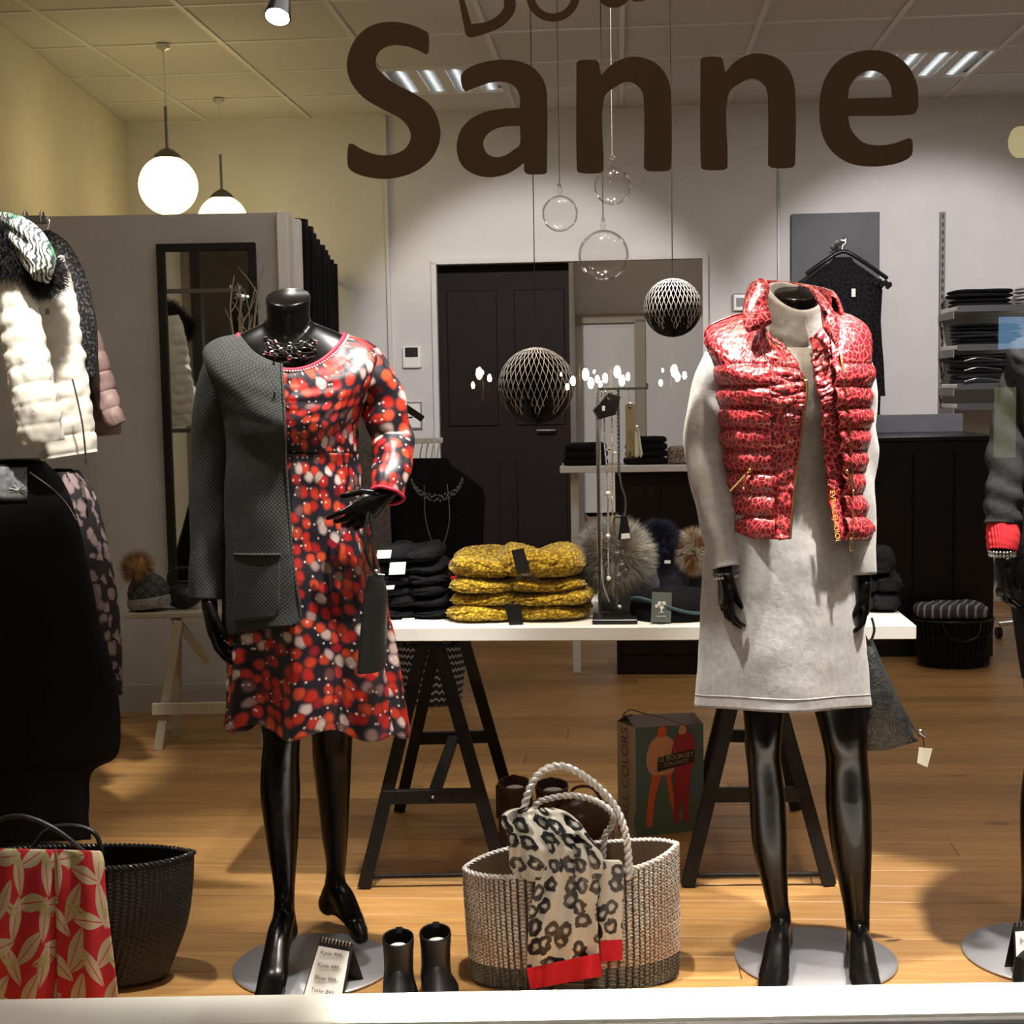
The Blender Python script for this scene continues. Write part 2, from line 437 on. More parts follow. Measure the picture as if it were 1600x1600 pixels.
# ceiling slab + grid + tiles
b = MB(); b.box(RM(.3, 5.5, CEIL + .04), (7.0, 6.6, .04), ROOM); ceil_ = tag(b.build('ceiling', 'ceiling', smooth=False, origin=(0, 0, 0)), kind='structure')
cols = [-1.768 + .6 * k for k in range(-2, 9)]; rows = [BACK - .625 * k for k in range(0, 10)]
for a in cols:
    q = MB(); q.box(RM(a, 5.6, CEIL + .002), (.024, 5.8, .010), ROOM); q.build('grid_rail', 'grid', ceil_, smooth=False)
for bb in rows[:-1]:
    q = MB(); q.box(RM(.4, bb, CEIL + .004), (6.6, .024, .008), ROOM); q.build('grid_rail', 'grid', ceil_, smooth=False)
LUM = [(3, 2), (8, 2)] ; LUMC = []
tile_me = None
for i in range(len(cols) - 1):
    for j in range(len(rows) - 1):
        ca = (cols[i] + cols[i + 1]) / 2; cb = (rows[j] + rows[j + 1]) / 2
        if (i, j) in ((3, 1), (7, 1)) or (i, j) in ((3, 5), (7, 5)):
            LUMC.append((ca, cb)); continue
        if tile_me is None:
            q = MB(); q.box((0, 0, .011), (.576, .601, .014), ROOM, bev=.002); o = q.build('ceiling_tile', 'ceiling', smooth=False, origin=(0, 0, 0)); tile_me = o.data
        else:
            o = bpy.data.objects.new('ceiling_tile', tile_me); COL.objects.link(o); ORG[o.name] = Vector((0, 0, 0))
        o.parent = ceil_; o.location = RM(ca, cb, CEIL - .001 + .002 * random.random()); o.rotation_euler = (0, 0, 0)
# louvred luminaires recessed in the grid
def luminaire(ca, cb, label):
    t = thing('ceiling_luminaire', label, 'ceiling light', RM(ca, cb, CEIL - .02), 'louvred luminaires recessed in the tile ceiling')
    q = MB()
    for s_ in (-1, 1):
        q.box(RM(ca + s_ * .285, cb, CEIL - .002), (.014, .6, .02), ROOM); q.box(RM(ca, cb + s_ * .298, CEIL - .002), (.584, .014, .02), ROOM)
    q.build('frame', 'grid', t, smooth=False)
    q = MB(); q.box(RM(ca, cb, CEIL + .03), (.57, .59, .006), ROOM); q.build('reflector_tray', 'silver', t, smooth=False)
    for k in range(4):
        x = ca - .21 + .14 * k
        q = MB(); q.tube([RM(x, cb - .27, CEIL + .018), RM(x, cb + .27, CEIL + .018)], .011, 8); q.build('tube', 'tube_glow', t)
        if k < 3:
            q = MB(); q.box(RM(x + .07, cb, CEIL + .004), (.055, .57, .012), ROOM); q.build('baffle', 'grid', t, smooth=False)
    q = MB()
    for k in range(4):
        x = ca - .21 + .14 * k
        for j in range(13):
            q.box(RM(x, cb - .27 + .045 * j, CEIL + .002), (.08, .0025, .012), ROOM)
    q.build('louvre', 'silver', t, smooth=False)['kind'] = 'stuff'
for i, (ca, cb) in enumerate(LUMC):
    luminaire(ca, cb, ['white louvred ceiling luminaire nearest the globe lamps, behind the letter S', 'white louvred ceiling luminaire over the front left of the shop',
                       'white louvred ceiling luminaire at the right, beside the letter e', 'white louvred ceiling luminaire over the front right of the shop'][i])
# ---------------------------------------------------------------- doorway in the back wall
b = MB(); x0, x1 = aL, aR
b.box(RM(x0 - .0, BACK - .02, DT / 2), (.03, .05, DT), ROOM); b.box(RM(x1 + .0, BACK - .02, DT / 2), (.03, .05, DT), ROOM)
b.box(RM((x0 + x1) / 2, BACK - .02, DT + .008), (x1 - x0 + .03, .05, .03), ROOM)
tag(b.build('trim_1', 'wall', smooth=False), kind='structure')
# dark corridor door leaf (left) and lit passage (right)
b = MB(); b.box(RM((x0 + aM) / 2, BACK + .16, 1.0), (aM - x0, .04, 2.0), ROOM)
d1 = tag(b.build('door_1', 'door_dark', smooth=False), kind='structure')
for cz, hh in ((1.45, .8), (.5, .7)):
    for k in (0, 1):
        q = MB(); q.box(RM(x0 + .2 + .40 * k, BACK + .135, cz), (.30, .014, hh), ROOM, bev=.006); q.build('door_panel', 'door_dark', d1, smooth=False)
q = MB(); q.tube([RM(aM - .09, BACK + .13, 1.02), RM(aM - .09, BACK + .09, 1.02), RM(aM - .2, BACK + .09, 1.02)], .009, 8); q.build('door_handle', 'steel_dark', d1)
b = MB(); b.box(RM((aM + x1) / 2 + .1, BACK + 1.3, 1.2), (x1 - aM + .9, .05, 2.4), ROOM)
b.box(RM(x1 + .5, BACK + .75, 1.2), (.05, 1.2, 2.4), ROOM); b.box(RM(aM - .02, BACK + .7, 1.2), (.04, 1.1, 2.4), ROOM)
b.box(RM((aM + x1) / 2 + .2, BACK + .72, 2.42), (1.6, 1.3, .04), ROOM); b.box(RM((aM + x1) / 2 + .2, BACK + .72, -.02), (1.6, 1.3, .04), ROOM)
tag(b.build('wall_passage', 'wall', smooth=False), kind='structure')
light('passage_lamp', 'POINT', RM(aM + .5, BACK + .55, 2.2), 1.6, (1, .8, .55), size=.08)
# inner doorway seen through the opening
b = MB(); xa = P(1000, 560, 9.6).dot(RX)
b.box(RM(xa, BACK + 1.25, .85), (.07, .03, 1.72), ROOM); b.box(RM(xa - .42, BACK + 1.25, 1.72), (.9, .03, .06), ROOM)
tag(b.build('trim_2', 'beige', smooth=False), kind='structure')
# baseboards
b = MB(); b.box(RM((x0 - 2.9) / 2, BACK - .012, .05), (x0 + 2.75, .02, .10), ROOM); tag(b.build('baseboard_back', 'white', smooth=False), kind='structure')
b = MB(); b.box(RM((x1 + 3.15) / 2, BACK - .012, .05), (3.15 - x1, .02, .10), ROOM); tag(b.build('baseboard_right', 'white', smooth=False), kind='structure')
# vertical pipe/strip on the wall
p = P(600, 300, 8.4); a = p.dot(RX)
b = MB(); b.box(RM(a, BACK - .015, 1.425), (.022, .03, 2.85), ROOM, bev=.004); b.box(RM(a + .05, BACK - .006, .7), (.03, .02, 1.0), ROOM)
tag(b.build('trim_3', 'wall', smooth=False), kind='structure')
a = P(1217, 300, 8.3).dot(RX)
b = MB(); b.box(RM(a, BACK - .004, 1.42), (.012, .012, 2.84), ROOM); tag(b.build('trim_4', 'steel_dark', smooth=False), kind='structure')

# thermostat
p = P(640, 558, 8.38); a = p.dot(RX)
t = thing('thermostat', 'small white thermostat with dark screen on the back wall', 'thermostat', RM(a, BACK - .02, p.z - .06))
b = MB(); b.box(RM(a, BACK - .012, p.z), (.11, .024, .125), ROOM, bev=.006); b.build('housing', 'white', t, smooth=False)
b = MB(); b.box(RM(a, BACK - .026, p.z + .03), (.075, .004, .055), ROOM); b.build('screen', 'black', t, smooth=False)
p = P(1157, 472, 8.3); a = p.dot(RX)
t = thing('wall_socket', 'grey wall socket box behind the red quilted vest', 'socket', RM(a, BACK - .02, p.z - .05))
b = MB(); b.box(RM(a, BACK - .015, p.z), (.085, .03, .10), ROOM, bev=.006); b.build('housing', 'silver', t, smooth=False)
b = MB(); b.box(RM(a, BACK - .032, p.z), (.045, .004, .05), ROOM); b.build('rocker', 'steel_dark', t, smooth=False)
p = P(640, 650, 8.38); a = p.dot(RX)
t = thing('notice_frame', 'small pale framed notice on the back wall below the thermostat', 'frame', RM(a, BACK - .01, p.z - .1))
b = MB(); b.box(RM(a, BACK - .008, p.z), (.12, .012, .16), ROOM); b.build('frame', 'silver', t, smooth=False)
b = MB(); b.box(RM(a, BACK - .0155, p.z), (.10, .004, .14), ROOM); b.build('sheet', 'white', t, smooth=False)

# ---------------------------------------------------------------- fitting room partition, mirror, curtain, globe lamps
PY = 5.74
pl_, pr_ = -2.05, PZ(440, 1110, 0).x
PX1 = P(437, 330, PY).x
b = MB(); b.box(((-2.06 + PX1) / 2, PY + .04, .99), (PX1 + 2.06, .08, 1.98)); part = tag(b.build('wall_partition', 'partition', smooth=False), kind='structure')
b = MB(); b.box((PX1 + .012, PY + .05, .99), (.045, .16, 1.985), bev=.004); b.box((PX1 + .045, PY + .12, .985), (.04, .05, 1.96), bev=.004)
tag(b.build('trim_5', 'white', smooth=False), kind='structure')
b = MB(); b.box(((-2.06 + PX1) / 2, PY - .008, .055), (PX1 + 2.0, .016, .11)); tag(b.build('baseboard_partition', 'partition', smooth=False), kind='structure')
# mirror
ma = P(243, 381, PY - .03); mb = P(398, 379, PY - .03); mz0 = .50; mz1 = ma.z; fw = .030
mirror = thing('wall_mirror', 'tall black-framed mirror hanging on the grey fitting-room partition', 'mirror', ((ma.x + mb.x) / 2, PY - .02, mz0))
q = MB(); q.box(((ma.x + mb.x) / 2, PY - .008, (mz0 + mz1) / 2), (mb.x - ma.x - fw, .008, mz1 - mz0 - fw)); q.build('glass', 'mirror', mirror, smooth=False)
for nm, c, s_ in (('frame_side', (ma.x + fw / 2, (mz0 + mz1) / 2), (fw, mz1 - mz0)), ('frame_side', (mb.x - fw / 2, (mz0 + mz1) / 2), (fw, mz1 - mz0)),
                  ('frame_rail', ((ma.x + mb.x) / 2, mz1 - fw / 2), (mb.x - ma.x - 2 * fw, fw)), ('frame_rail', ((ma.x + mb.x) / 2, mz0 + fw / 2), (mb.x - ma.x - 2 * fw, fw))):
    q = MB(); q.box((c[0], PY - .016, c[1]), (s_[0], .03, s_[1]), bev=.003); q.build(nm, 'black_wood', mirror, smooth=False)
# curtain: grommet-top black curtain running back from the partition
M['curtain'] = cloth('black_curtain', (.004, .0035, .0045), (.008, .007, .009), 80, .9, .1, .001, spec=.15)
t = thing('fitting_room_curtain', 'black pleated curtain with metal eyelets closing the fitting room', 'curtain', (-.92, 6.9, .04))
rings = []; NX = 160; c0 = Vector((PX1 - .035, 5.98, 0)); c1 = RM(-1.71, 8.30)
for z in (.04, .6, 1.2, 1.7, 1.90, 1.985):
    r_ = []
    for j in range(NX + 1):
        u = j / NX; p = c0.lerp(c1, u); w = sin(u * pi * 2 * 9) 
        w = math.copysign(abs(w) ** .6, w)
        r_.append((p.x + .045 * w * (1 + .1 * sin(z * 3 + j * .1)) + .06, p.y, z))
    rings.append(r_)
b = MB(); b.loft(rings, closed=False); solid(b.build('drape', 'curtain', t), .004)
q = MB()
q.tube([c0 + Vector((.06, -.1, 1.92)), c1 + Vector((.06, .1, 1.92))], .012, 8); q.build('rail', 'steel_dark', t)
for k in range(18):
    u = (k + .5) / 18; p = c0.lerp(c1, u) + Vector((.06, 0, 1.92))
    q = MB(); q.tube([p + Vector((.0, .022 * cos(v_), .022 * sin(v_))) for v_ in [2 * pi * i / 12 for i in range(13)]], .004, 6); q.build('eyelet', 'silver', t)

def globe(px, pyt, D, cx, cy, r, label):
    top = P(px, pyt, D); c = P(cx, cy, D)
    t = thing('globe_pendant', label, 'pendant lamp', (c.x, c.y, c.z - r), 'opal globe pendants over the fitting rooms')
    cap = Vector((c.x, c.y, c.z + r * .93))
    q = MB(); q.lathe([(0.001, CEIL - .0), (.03, CEIL - .002), (.03, CEIL - .02), (.006, CEIL - .03)], (c.x, c.y, 0), 16); q.build('ceiling_rose', 'silver', t)
    q = MB(); q.tube([(c.x, c.y, CEIL - .02), (c.x, c.y, c.z + r + .20)], .0025, 6); q.build('cord', 'grid', t)
    q = MB(); q.tube([(c.x, c.y, c.z + r + .22), (c.x, c.y, c.z + r)], .007, 8); q.build('stem', 'steel_dark', t)
    q = MB(); q.lathe([(.008, .045), (.03, .035), (.058, .012), (.064, -.004)], (c.x, c.y, c.z + r * .93), 20); q.build('cap', 'steel_dark', t)
    q = MB(); q.lathe([(r * sin(a_), -r * cos(a_)) for a_ in [pi * (.0 + .86 * i / 16) + .12 for i in range(17)]], c, 32); q.build('globe', 'globe_glow', t)
    return c
g1 = globe(251, 75, 6.67, 263, 290, .133, 'lit white globe pendant, the nearer and fully visible of two')
g2 = globe(340, 160, 7.9, 348, 345, .133, 'lit white globe pendant, further back and half hidden behind the partition')

# ---------------------------------------------------------------- spot on the ceiling track
def spot_head(loc, target, label, first=None):
    loc = Vector(loc); d = (Vector(target) - loc).normalized(); Q = d.to_track_quat('-Z', 'Y').to_matrix()
    t = thing('track_spotlight', label, 'spotlight', loc, 'black cone spotlights on the ceiling tracks')
    q = MB(); q.lathe([(.004, .15), (.022, .148), (.026, .10), (.044, .0), (.040, .0), (.036, .03)], loc, 20, Q); q.build('shade', 'black', t)
    q = MB(); q.lathe([(.001, .012), (.036, .012)], loc, 20, Q); q.build('lens', 'lamp_face', t)
    k = loc - d * .09
    q = MB(); q.tube([k, Vector((k.x, k.y, CEIL - .02))], .007, 8); q.build('stem', 'black', t)
    q = MB(); q.box((k.x, k.y, CEIL - .02), (.035, .10, .03), bev=.004); q.build('adapter', 'black', t, smooth=False)
WHERE = ['far left', 'left', 'middle left', 'middle', 'right', 'far right', 'left rear', 'centre rear']
for i, sp in enumerate(SPOTS):
    l = Vector(sp[0]); d = (Vector(sp[1]) - l).normalized(); spot_head(l - d * .02, sp[1], 'black cone spotlight above the window display, %s of its row' % WHERE[i])
for i, sp in enumerate(WASH):
    l = Vector(sp[0]); d = (Vector(sp[1]) - l).normalized()
    spot_head(l - d * .02, sp[1], ['black cone spotlight washing the back wall left of the doorway', 'black cone spotlight washing the back wall at the dark panel', 'black cone spotlight seen lit at the top left, beside the shop name'][i])

# ---------------------------------------------------------------- window frame, glass, lettering
b = MB(); xs0, xs1 = -1.9, 2.1
c0 = PZ(800, 1548, .10); c1 = PZ(800, 1593, .10)
b.box(((xs0 + xs1) / 2, (c0.y + c1.y) / 2 + .002, .05), (xs1 - xs0, c0.y - c1.y, .10), Matrix.Rotation(-.002, 3, 'Z'), bev=.003)
tag(b.build('trim_window_sill', 'sill', smooth=False), kind='structure')
M['win_dark'] = mat('dark_window_frame', (.035, .032, .030), .4, .3)
b = MB(); b.box(((xs0 + xs1) / 2, 2.585, .045), (xs1 - xs0, .035, .10), bev=.003)
b.box(((xs0 + xs1) / 2, 2.555, .028), (xs1 - xs0, .03, .09), bev=.003); b.box((xs0, 2.58, 1.4), (.06, .08, 2.8)); b.box((xs1, 2.58, 1.4), (.06, .08, 2.8)); b.box(((xs0 + xs1) / 2, 2.58, 2.80), (xs1 - xs0, .08, .10))
wf = tag(b.build('window_1', 'win_dark', smooth=False), kind='structure')
b = MB(); b.add([(xs0, 2.585, .06), (xs1, 2.585, .06), (xs1, 2.585, 2.8), (xs0, 2.585, 2.8)], [(0, 1, 2, 3)]); b.build('pane', 'pane', wf, smooth=False)
b = MB(); b.box((-3.0, 2.55, 1.4), (2.16, .12, 2.9)); b.box((3.2, 2.55, 1.4), (2.16, .12, 2.9)); b.box((.1, 2.55, 3.0), (8.4, .12, .32)); b.box((.1, 2.50, -.26), (8.4, .14, .5))
tag(b.build('wall_front', 'beige', smooth=False), kind='structure')
b = MB(); b.box((.1, -3.5, -.50), (14, 12, .1)); M['paving'] = cloth('street_paving', (.05, .048, .045), (.07, .066, .06), 8, .8); tag(b.build('ground', 'paving', smooth=False), kind='structure')

M['vinyl'] = mat('brown_vinyl', (.26, .17, .12), .7, spec=.2)
def z2(pts, ox): return [(x / 2.963 + ox, y / 2.963) for x, y in pts]
S_ = z2([(415,160),(397,143),(330,114),(245,101),(150,118),(75,180),(36,285),(52,375),(112,452),(200,505),(290,555),(330,615),(316,675),(260,712),(180,717),(110,694),(62,665),(44,668),(39,690),(40,768),(62,795),(130,820),(230,828),(340,800),(425,738),(466,650),(464,575),(425,490),(345,432),(260,388),(200,342),(170,300),(182,245),(230,213),(300,212),(368,234),(400,252),(414,245)], 530)
A_ = z2([(950,806),(962,798),(962,440),(945,370),(900,315),(830,283),(740,277),(650,293),(590,320),(564,350),(570,405),(585,425),(640,402),(710,381),(780,383),(820,410),(836,455),(836,500),(760,503),(660,523),(580,577),(545,660),(558,750),(610,800),(690,821),(770,808),(820,782),(855,755),(857,792),(872,806)], 530)
A_c = z2([(836,583),(760,587),(700,610),(668,655),(680,705),(720,727),(770,718),(805,695),(836,668)], 530)
N_ = z2([(1098,290),(1113,279),(1188,279),(1202,294),(1212,350),(1260,300),(1330,266),(1400,266),(1470,296),(1520,360),(1537,450),(1536,775),(1520,791),(1430,792),(1411,780),(1410,470),(1395,412),(1350,381),(1300,390),(1225,458),(1224,785),(1208,801),(1117,801),(1100,786)], 530)
E_ = z2([(1107,505),(1085,530),(785,538),(800,600),(850,655),(910,672),(985,667),(1068,638),(1083,648),(1083,710),(1060,737),(990,762),(890,771),(790,755),(710,700),(665,620),(652,510),(665,400),(710,312),(780,256),(880,233),(980,246),(1060,302),(1104,390),(1110,470)], 1060)
E_c = z2([(785,456),(792,405),(830,352),(890,327),(945,345),(980,392),(988,451)], 1060)
def smooth_poly(pts, k=5):        # rounds gentle bends, keeps tight corners tight
    n = len(pts); out = []
    for i in range(n):
        a, b_, c, d = (Vector((*pts[(i + q) % n], 0)) for q in (-1, 0, 1, 2))
        t0 = (c - a).normalized() if (b_ - a).angle(c - b_, 0) < .90 else (c - b_).normalized()
        t1 = (d - b_).normalized() if (c - b_).angle(d - c, 0) < .90 else (c - b_).normalized()
        ln = (c - b_).length
        for j in range(k):
            t = j / k; h00 = 2 * t ** 3 - 3 * t * t + 1; h10 = t ** 3 - 2 * t * t + t; h01 = -2 * t ** 3 + 3 * t * t; h11 = t ** 3 - t * t
            p = b_ * h00 + t0 * ln * h10 + c * h01 + t1 * ln * h11; out.append((p.x, p.y))
    return out
def letter(name, outs, label, flatpoly=False):
    cu = bpy.data.curves.new(name, 'CURVE'); cu.dimensions = '2D'; cu.fill_mode = 'BOTH'; cu.extrude = .0004
    for pts in outs:
        sp = cu.splines.new('POLY'); pts = smooth_poly(pts); sp.points.add(len(pts) - 1); sp.use_cyclic_u = True
        for i, (x, y) in enumerate(pts):
            w = P(x, y, 2.5775); sp.points[i].co = (w.x, w.z, 0, 1)
    t = bpy.data.objects.new(name, cu); COL.objects.link(t)
    dg = bpy.context.evaluated_depsgraph_get(); me = bpy.data.meshes.new_from_object(t.evaluated_get(dg)); bpy.data.objects.remove(t)
    me.transform(Matrix(((1, 0, 0, 0), (0, 0, -1, 2.5775), (0, 1, 0, 0), (0, 0, 0, 1))))
    me.materials.clear(); me.materials.append(M['vinyl'])
    o = bpy.data.objects.new(name, me); COL.objects.link(o)
    return tag(o, label, 'lettering', 'brown vinyl letters on the window glass')
letter('window_letter', [S_], 'large brown vinyl letter S on the window glass')
letter('window_letter', [A_, A_c], 'large brown vinyl letter a on the window glass')
letter('window_letter', [N_], 'large brown vinyl letter n, the first after the a')
letter('window_letter', [[(x + 193.8, y - 5) for x, y in N_]], 'large brown vinyl letter n, right before the e')
letter('window_letter', [E_, E_c], 'large brown vinyl letter e on the window glass')
def arc(cx, cy, r, a0, a1, n=24): return [(cx + r * cos(radians(a0 + (a1 - a0) * i / n)), cy + r * sin(radians(a0 + (a1 - a0) * i / n))) for i in range(n)]
letter('window_letter', [[(701,-92),(760,-96),(795,-72),(795,-42),(782,-28),(803,-8),(804,18),(783,42),(745,57),(733,58),(727,52)], [(737,38),(766,32),(786,14),(787,-6),(768,-18),(722,-12)], [(718,-30),(766,-38),(779,-58),(764,-80),(716,-78)]], 'small brown vinyl letter B cut off at the top of the picture')
letter('window_letter', [arc(864, -8, 42, 0, 360), arc(864, -8, 29, 0, 360)], 'small brown vinyl letter o cut off at the top, above the a')
letter('window_letter', [[(928,-70),(942,-70),(946,-20),(958,-6),(976,-10),(986,-24),(984,-70),(998,-70),(1004,-8),(1006,2),(990,3),(985,-3),(972,9),(955,12),(940,5),(932,-12)]], 'small brown vinyl letter u cut off at the top, above the first n')

# ---------------------------------------------------------------- across the street (seen only as reflections in the glass)
M['facade'] = cloth('facade_render', (.10, .09, .08), (.13, .115, .10), 5, .9)
b = MB(); b.box((0, -6.6, 3), (16, .3, 7)); fac = tag(b.build('wall_street', 'facade', smooth=False), kind='structure')
def mirrored(px, py, Yv): p = P(px, py, Yv); return Vector((p.x, 2 * 2.585 - p.y, p.z))
M['candle_glow'] = glow('candle_bulb', (1, .92, .75), 60); M['street_win'] = glow('lit_window_far', (.30, .62, 1.0), 8)
M['brass'] = mat('brass', (.6, .45, .2), .3, 1)
def chandelier(px, py, w, nb, label):
    c = mirrored(px, py, 10.2); t = thing('chandelier', label, 'chandelier', c, 'chandeliers across the street')
    q = MB(); q.tube([c + Vector((0, 0, .8)), c - Vector((0, 0, .12))], .012, 8); q.ball(c - Vector((0, 0, .12)), .035); q.build('stem', 'brass', t)
    for i in range(nb):
        a_ = 2 * pi * i / nb + .2; e = c + Vector((cos(a_) * w, sin(a_) * w * .6, .02 + .05 * sin(i * 2.4)))
        q = MB(); q.tube(crom([c - Vector((0, 0, .1)), c + (e - c) * .6 - Vector((0, 0, .12)), e - Vector((0, 0, .03))], 4), .007, 6); q.build('arm', 'brass', t)
        q = MB(); q.ball(e + Vector((0, 0, .03)), .018 + .009 * sin(i * 1.7), 8, 6, (1, 1, 1.7)); q.build('bulb', 'candle_glow', t)
chandelier(905, 604, .13, 6, 'brass candle chandelier reflected in the glass beside the large paper ball')
chandelier(955, 600, .12, 6, 'brass candle chandelier reflected in the glass above the jewellery stand')
chandelier(752, 602, .06, 4, 'brass candle chandelier reflected in the dark doorway')
chandelier(1050, 598, .09, 5, 'brass candle chandelier reflected left of the grey knit sleeve')
c = mirrored(1584, 520, 11.5); c2_ = mirrored(1570, 660, 11.5); b = MB(); b.box((c.x, c.y, c.z), (.24, .02, .25)); sw = thing('lit_street_window', 'blue lit window across the street, reflected at the right', 'window', (c.x, c.y, c.z))
b.build('pane', 'street_win', sw, smooth=False); b = MB(); b.box((c.x, c.y - .02, c.z), (.3, .03, .32)); b.build('frame', 'facade', sw, smooth=False)
M['street_win2'] = glow('lit_shopfront_far', (.80, .85, .42), 2.2)
sw = thing('lit_shopfront', 'narrow green-yellow lit doorway across the street, reflected beside the dark sleeve', 'window', (c2_.x, c2_.y, c2_.z - .3)); b = MB(); b.box((c2_.x, c2_.y, c2_.z), (.17, .02, .56)); b.build('pane', 'street_win2', sw, smooth=False); b = MB(); b.box((c2_.x, c2_.y - .02, c2_.z), (.24, .03, .62)); b.build('frame', 'facade', sw, smooth=False)

c = mirrored(1594, 222, 9.0); t = thing('street_wall_lamp', 'glowing yellow wall lamp across the street, reflected at the right edge', 'lamp', c)
M['street_glow'] = glow('yellow_lamp_glow', (1, .85, .35), 9)
b = MB(); b.ball(c, .075, 16, 12, (1, .6, 1.3)); b.build('shade', 'street_glow', t); b = MB(); b.box(c - Vector((0, .08, 0)), (.06, .06, .2), bev=.005); b.build('bracket', 'brass', t)
# ---------------------------------------------------------------- threads, baubles, paper balls
def hang_line(top, end, r, m, t, knots=None):
    q = MB(); q.tube([top, end], r, 5); q.build('thread', m, t)
def bauble(px, py, rp, D, label, tm='thread', trad=.0009):
    c = P(px, py, D); r = rp * (c - Vector((0, 0, EYE))).dot(CF) / FPX
    t = thing('glass_bauble', label, 'bauble', (c.x, c.y, c.z - r), 'clear glass baubles hanging in the window')
    q = MB(); q.ball(c, r, 32, 20); q.build('sphere', 'bauble', t)
    q = MB(); q.lathe([(.006, 0), (.0045, .006), (.007, .012), (.002, .018)], c + Vector((0, 0, r - .002)), 12); q.build('neck', 'bauble', t)
    h = c + Vector((0, 0, r + .020)); q = MB(); q.tube([h + Vector((.004 * cos(v_), 0, .004 * sin(v_))) for v_ in [2 * pi * i / 10 for i in range(11)]], .0012, 6); q.build('loop', 'silver', t)
    hang_line(Vector((c.x, c.y, CEIL)), h, trad, tm, t)
bauble(875, 334, 28, 3.0, 'smallest clear glass bauble, left of the three', 'thread', .0007)
bauble(957, 291, 29, 2.95, 'topmost clear glass bauble, over the largest one', 'thread_white', .0005)
bauble(943, 399, 39.5, 3.02, 'largest clear glass bauble, lowest of the three', 'thread', .0011)
M['honey'] = mat('honeycomb_paper', (.035, .032, .033), .8); M['honey_edge_lit'] = mat('paper_edge_lit', (.50, .47, .44), .7)
def paper_ball(px, py, rp, D, label):
    c = P(px, py, D); r = rp * (c - Vector((0, 0, EYE))).dot(CF) / FPX
    t = thing('honeycomb_ball', label, 'paper ball', (c.x, c.y, c.z - r), 'black honeycomb paper balls on threads')
    # honeycomb: wavy leaves glued alternately, each a thin standing sheet; light from above painted pale on upper edges
    NL = 76; NS = 56
    def leafpt(k, i, rr):
        th = pi * i / NS; z = cos(th); rad = sin(th)
        ph = (i / NS) * 14 * pi
        tri = abs(((ph / pi) % 2) - 1) * 2 - 1
        dphi = (1 if k % 2 else -1) * tri * (pi / NL) * .96
        a_ = 2 * pi * (k + .5) / NL + dphi
        return c + Vector((cos(a_) * rad, sin(a_) * rad, z)) * r * rr
    q = MB()
    for k in range(NL):
        q.cur = 0
        o = [leafpt(k, i, 1) for i in range(NS + 1)]; n_ = [leafpt(k, i, .55) for i in range(NS + 1)]
        q.loft([o, n_], closed=False)
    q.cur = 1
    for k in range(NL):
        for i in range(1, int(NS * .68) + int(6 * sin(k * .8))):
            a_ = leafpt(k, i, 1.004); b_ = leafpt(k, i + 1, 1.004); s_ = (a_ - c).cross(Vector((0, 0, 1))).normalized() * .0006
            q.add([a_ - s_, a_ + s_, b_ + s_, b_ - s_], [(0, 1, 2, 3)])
    q.build('honeycomb', ['honey', 'honey_edge_lit'], t, smooth=False)
    q = MB(); q.ball(c, r * .56, 24, 14); q.build('core', 'honey', t)
    hang_line(Vector((c.x, c.y, CEIL)), c + Vector((0, 0, r * .98)), .0011, 'thread', t)
paper_ball(838, 603, 59.5, 3.05, 'larger black honeycomb paper ball, in front of the dark doorway')
paper_ball(1051, 481, 45.5, 3.0, 'smaller black honeycomb paper ball, left of the red vest')

# ---------------------------------------------------------------- wall panel with lace top, shelves, counter
a0 = P(1238, 334, 8.25).dot(RX); a1 = P(1375, 330, 8.25).dot(RX); zt = P(1300, 332, 8.25).z; zb = P(1300, 560, 8.25).z - .25
M['slate'] = cloth('slate_panel', (.075, .078, .085), (.09, .093, .10), 9, .5, .1, .001)
t = thing('display_board', 'dark grey display board on the back wall behind the red vest', 'panel', RM((a0 + a1) / 2, BACK - .03, zb))
b = MB(); b.box(RM((a0 + a1) / 2, BACK - .015, (zt + zb) / 2), (a1 - a0, .03, zt - zb), ROOM, bev=.003); b.build('board', 'slate', t, smooth=False)
hk = P(1312, 382, 8.2); ha = hk.dot(RX)
b = MB(); b.lathe([(.001, .0), (.03, .0), (.03, .012), (.012, .02)], RM(ha - .01, BACK - .032, hk.z), 16, Matrix((RX, RZ, -RY)).transposed() ); b.build('hook_plate', 'silver', t)
b = MB(); b.tube([RM(ha - .01, BACK - .04, hk.z), RM(ha + .02, BACK - .12, hk.z + .015)], .012, 10); b.ball(RM(ha + .025, BACK - .13, hk.z + .02), .022); b.build('hook', 'silver', t)
def lace():
    m = mat('black_lace', (.012, .011, .013), .8, spec=.15); v = coords(m, kind='UV'); vo = N(m, 'ShaderNodeTexVoronoi', feature='DISTANCE_TO_EDGE'); L(m, v, vo.inputs['Vector']); vo.inputs['Scale'].default_value = 34
    setc(m, ramp(m, vo.outputs[0], [(.05, (.016, .015, .016)), (.16, (.004, .004, .005))])); bump(m, vo.outputs[0], .5, .003); return m
M['lace'] = lace()
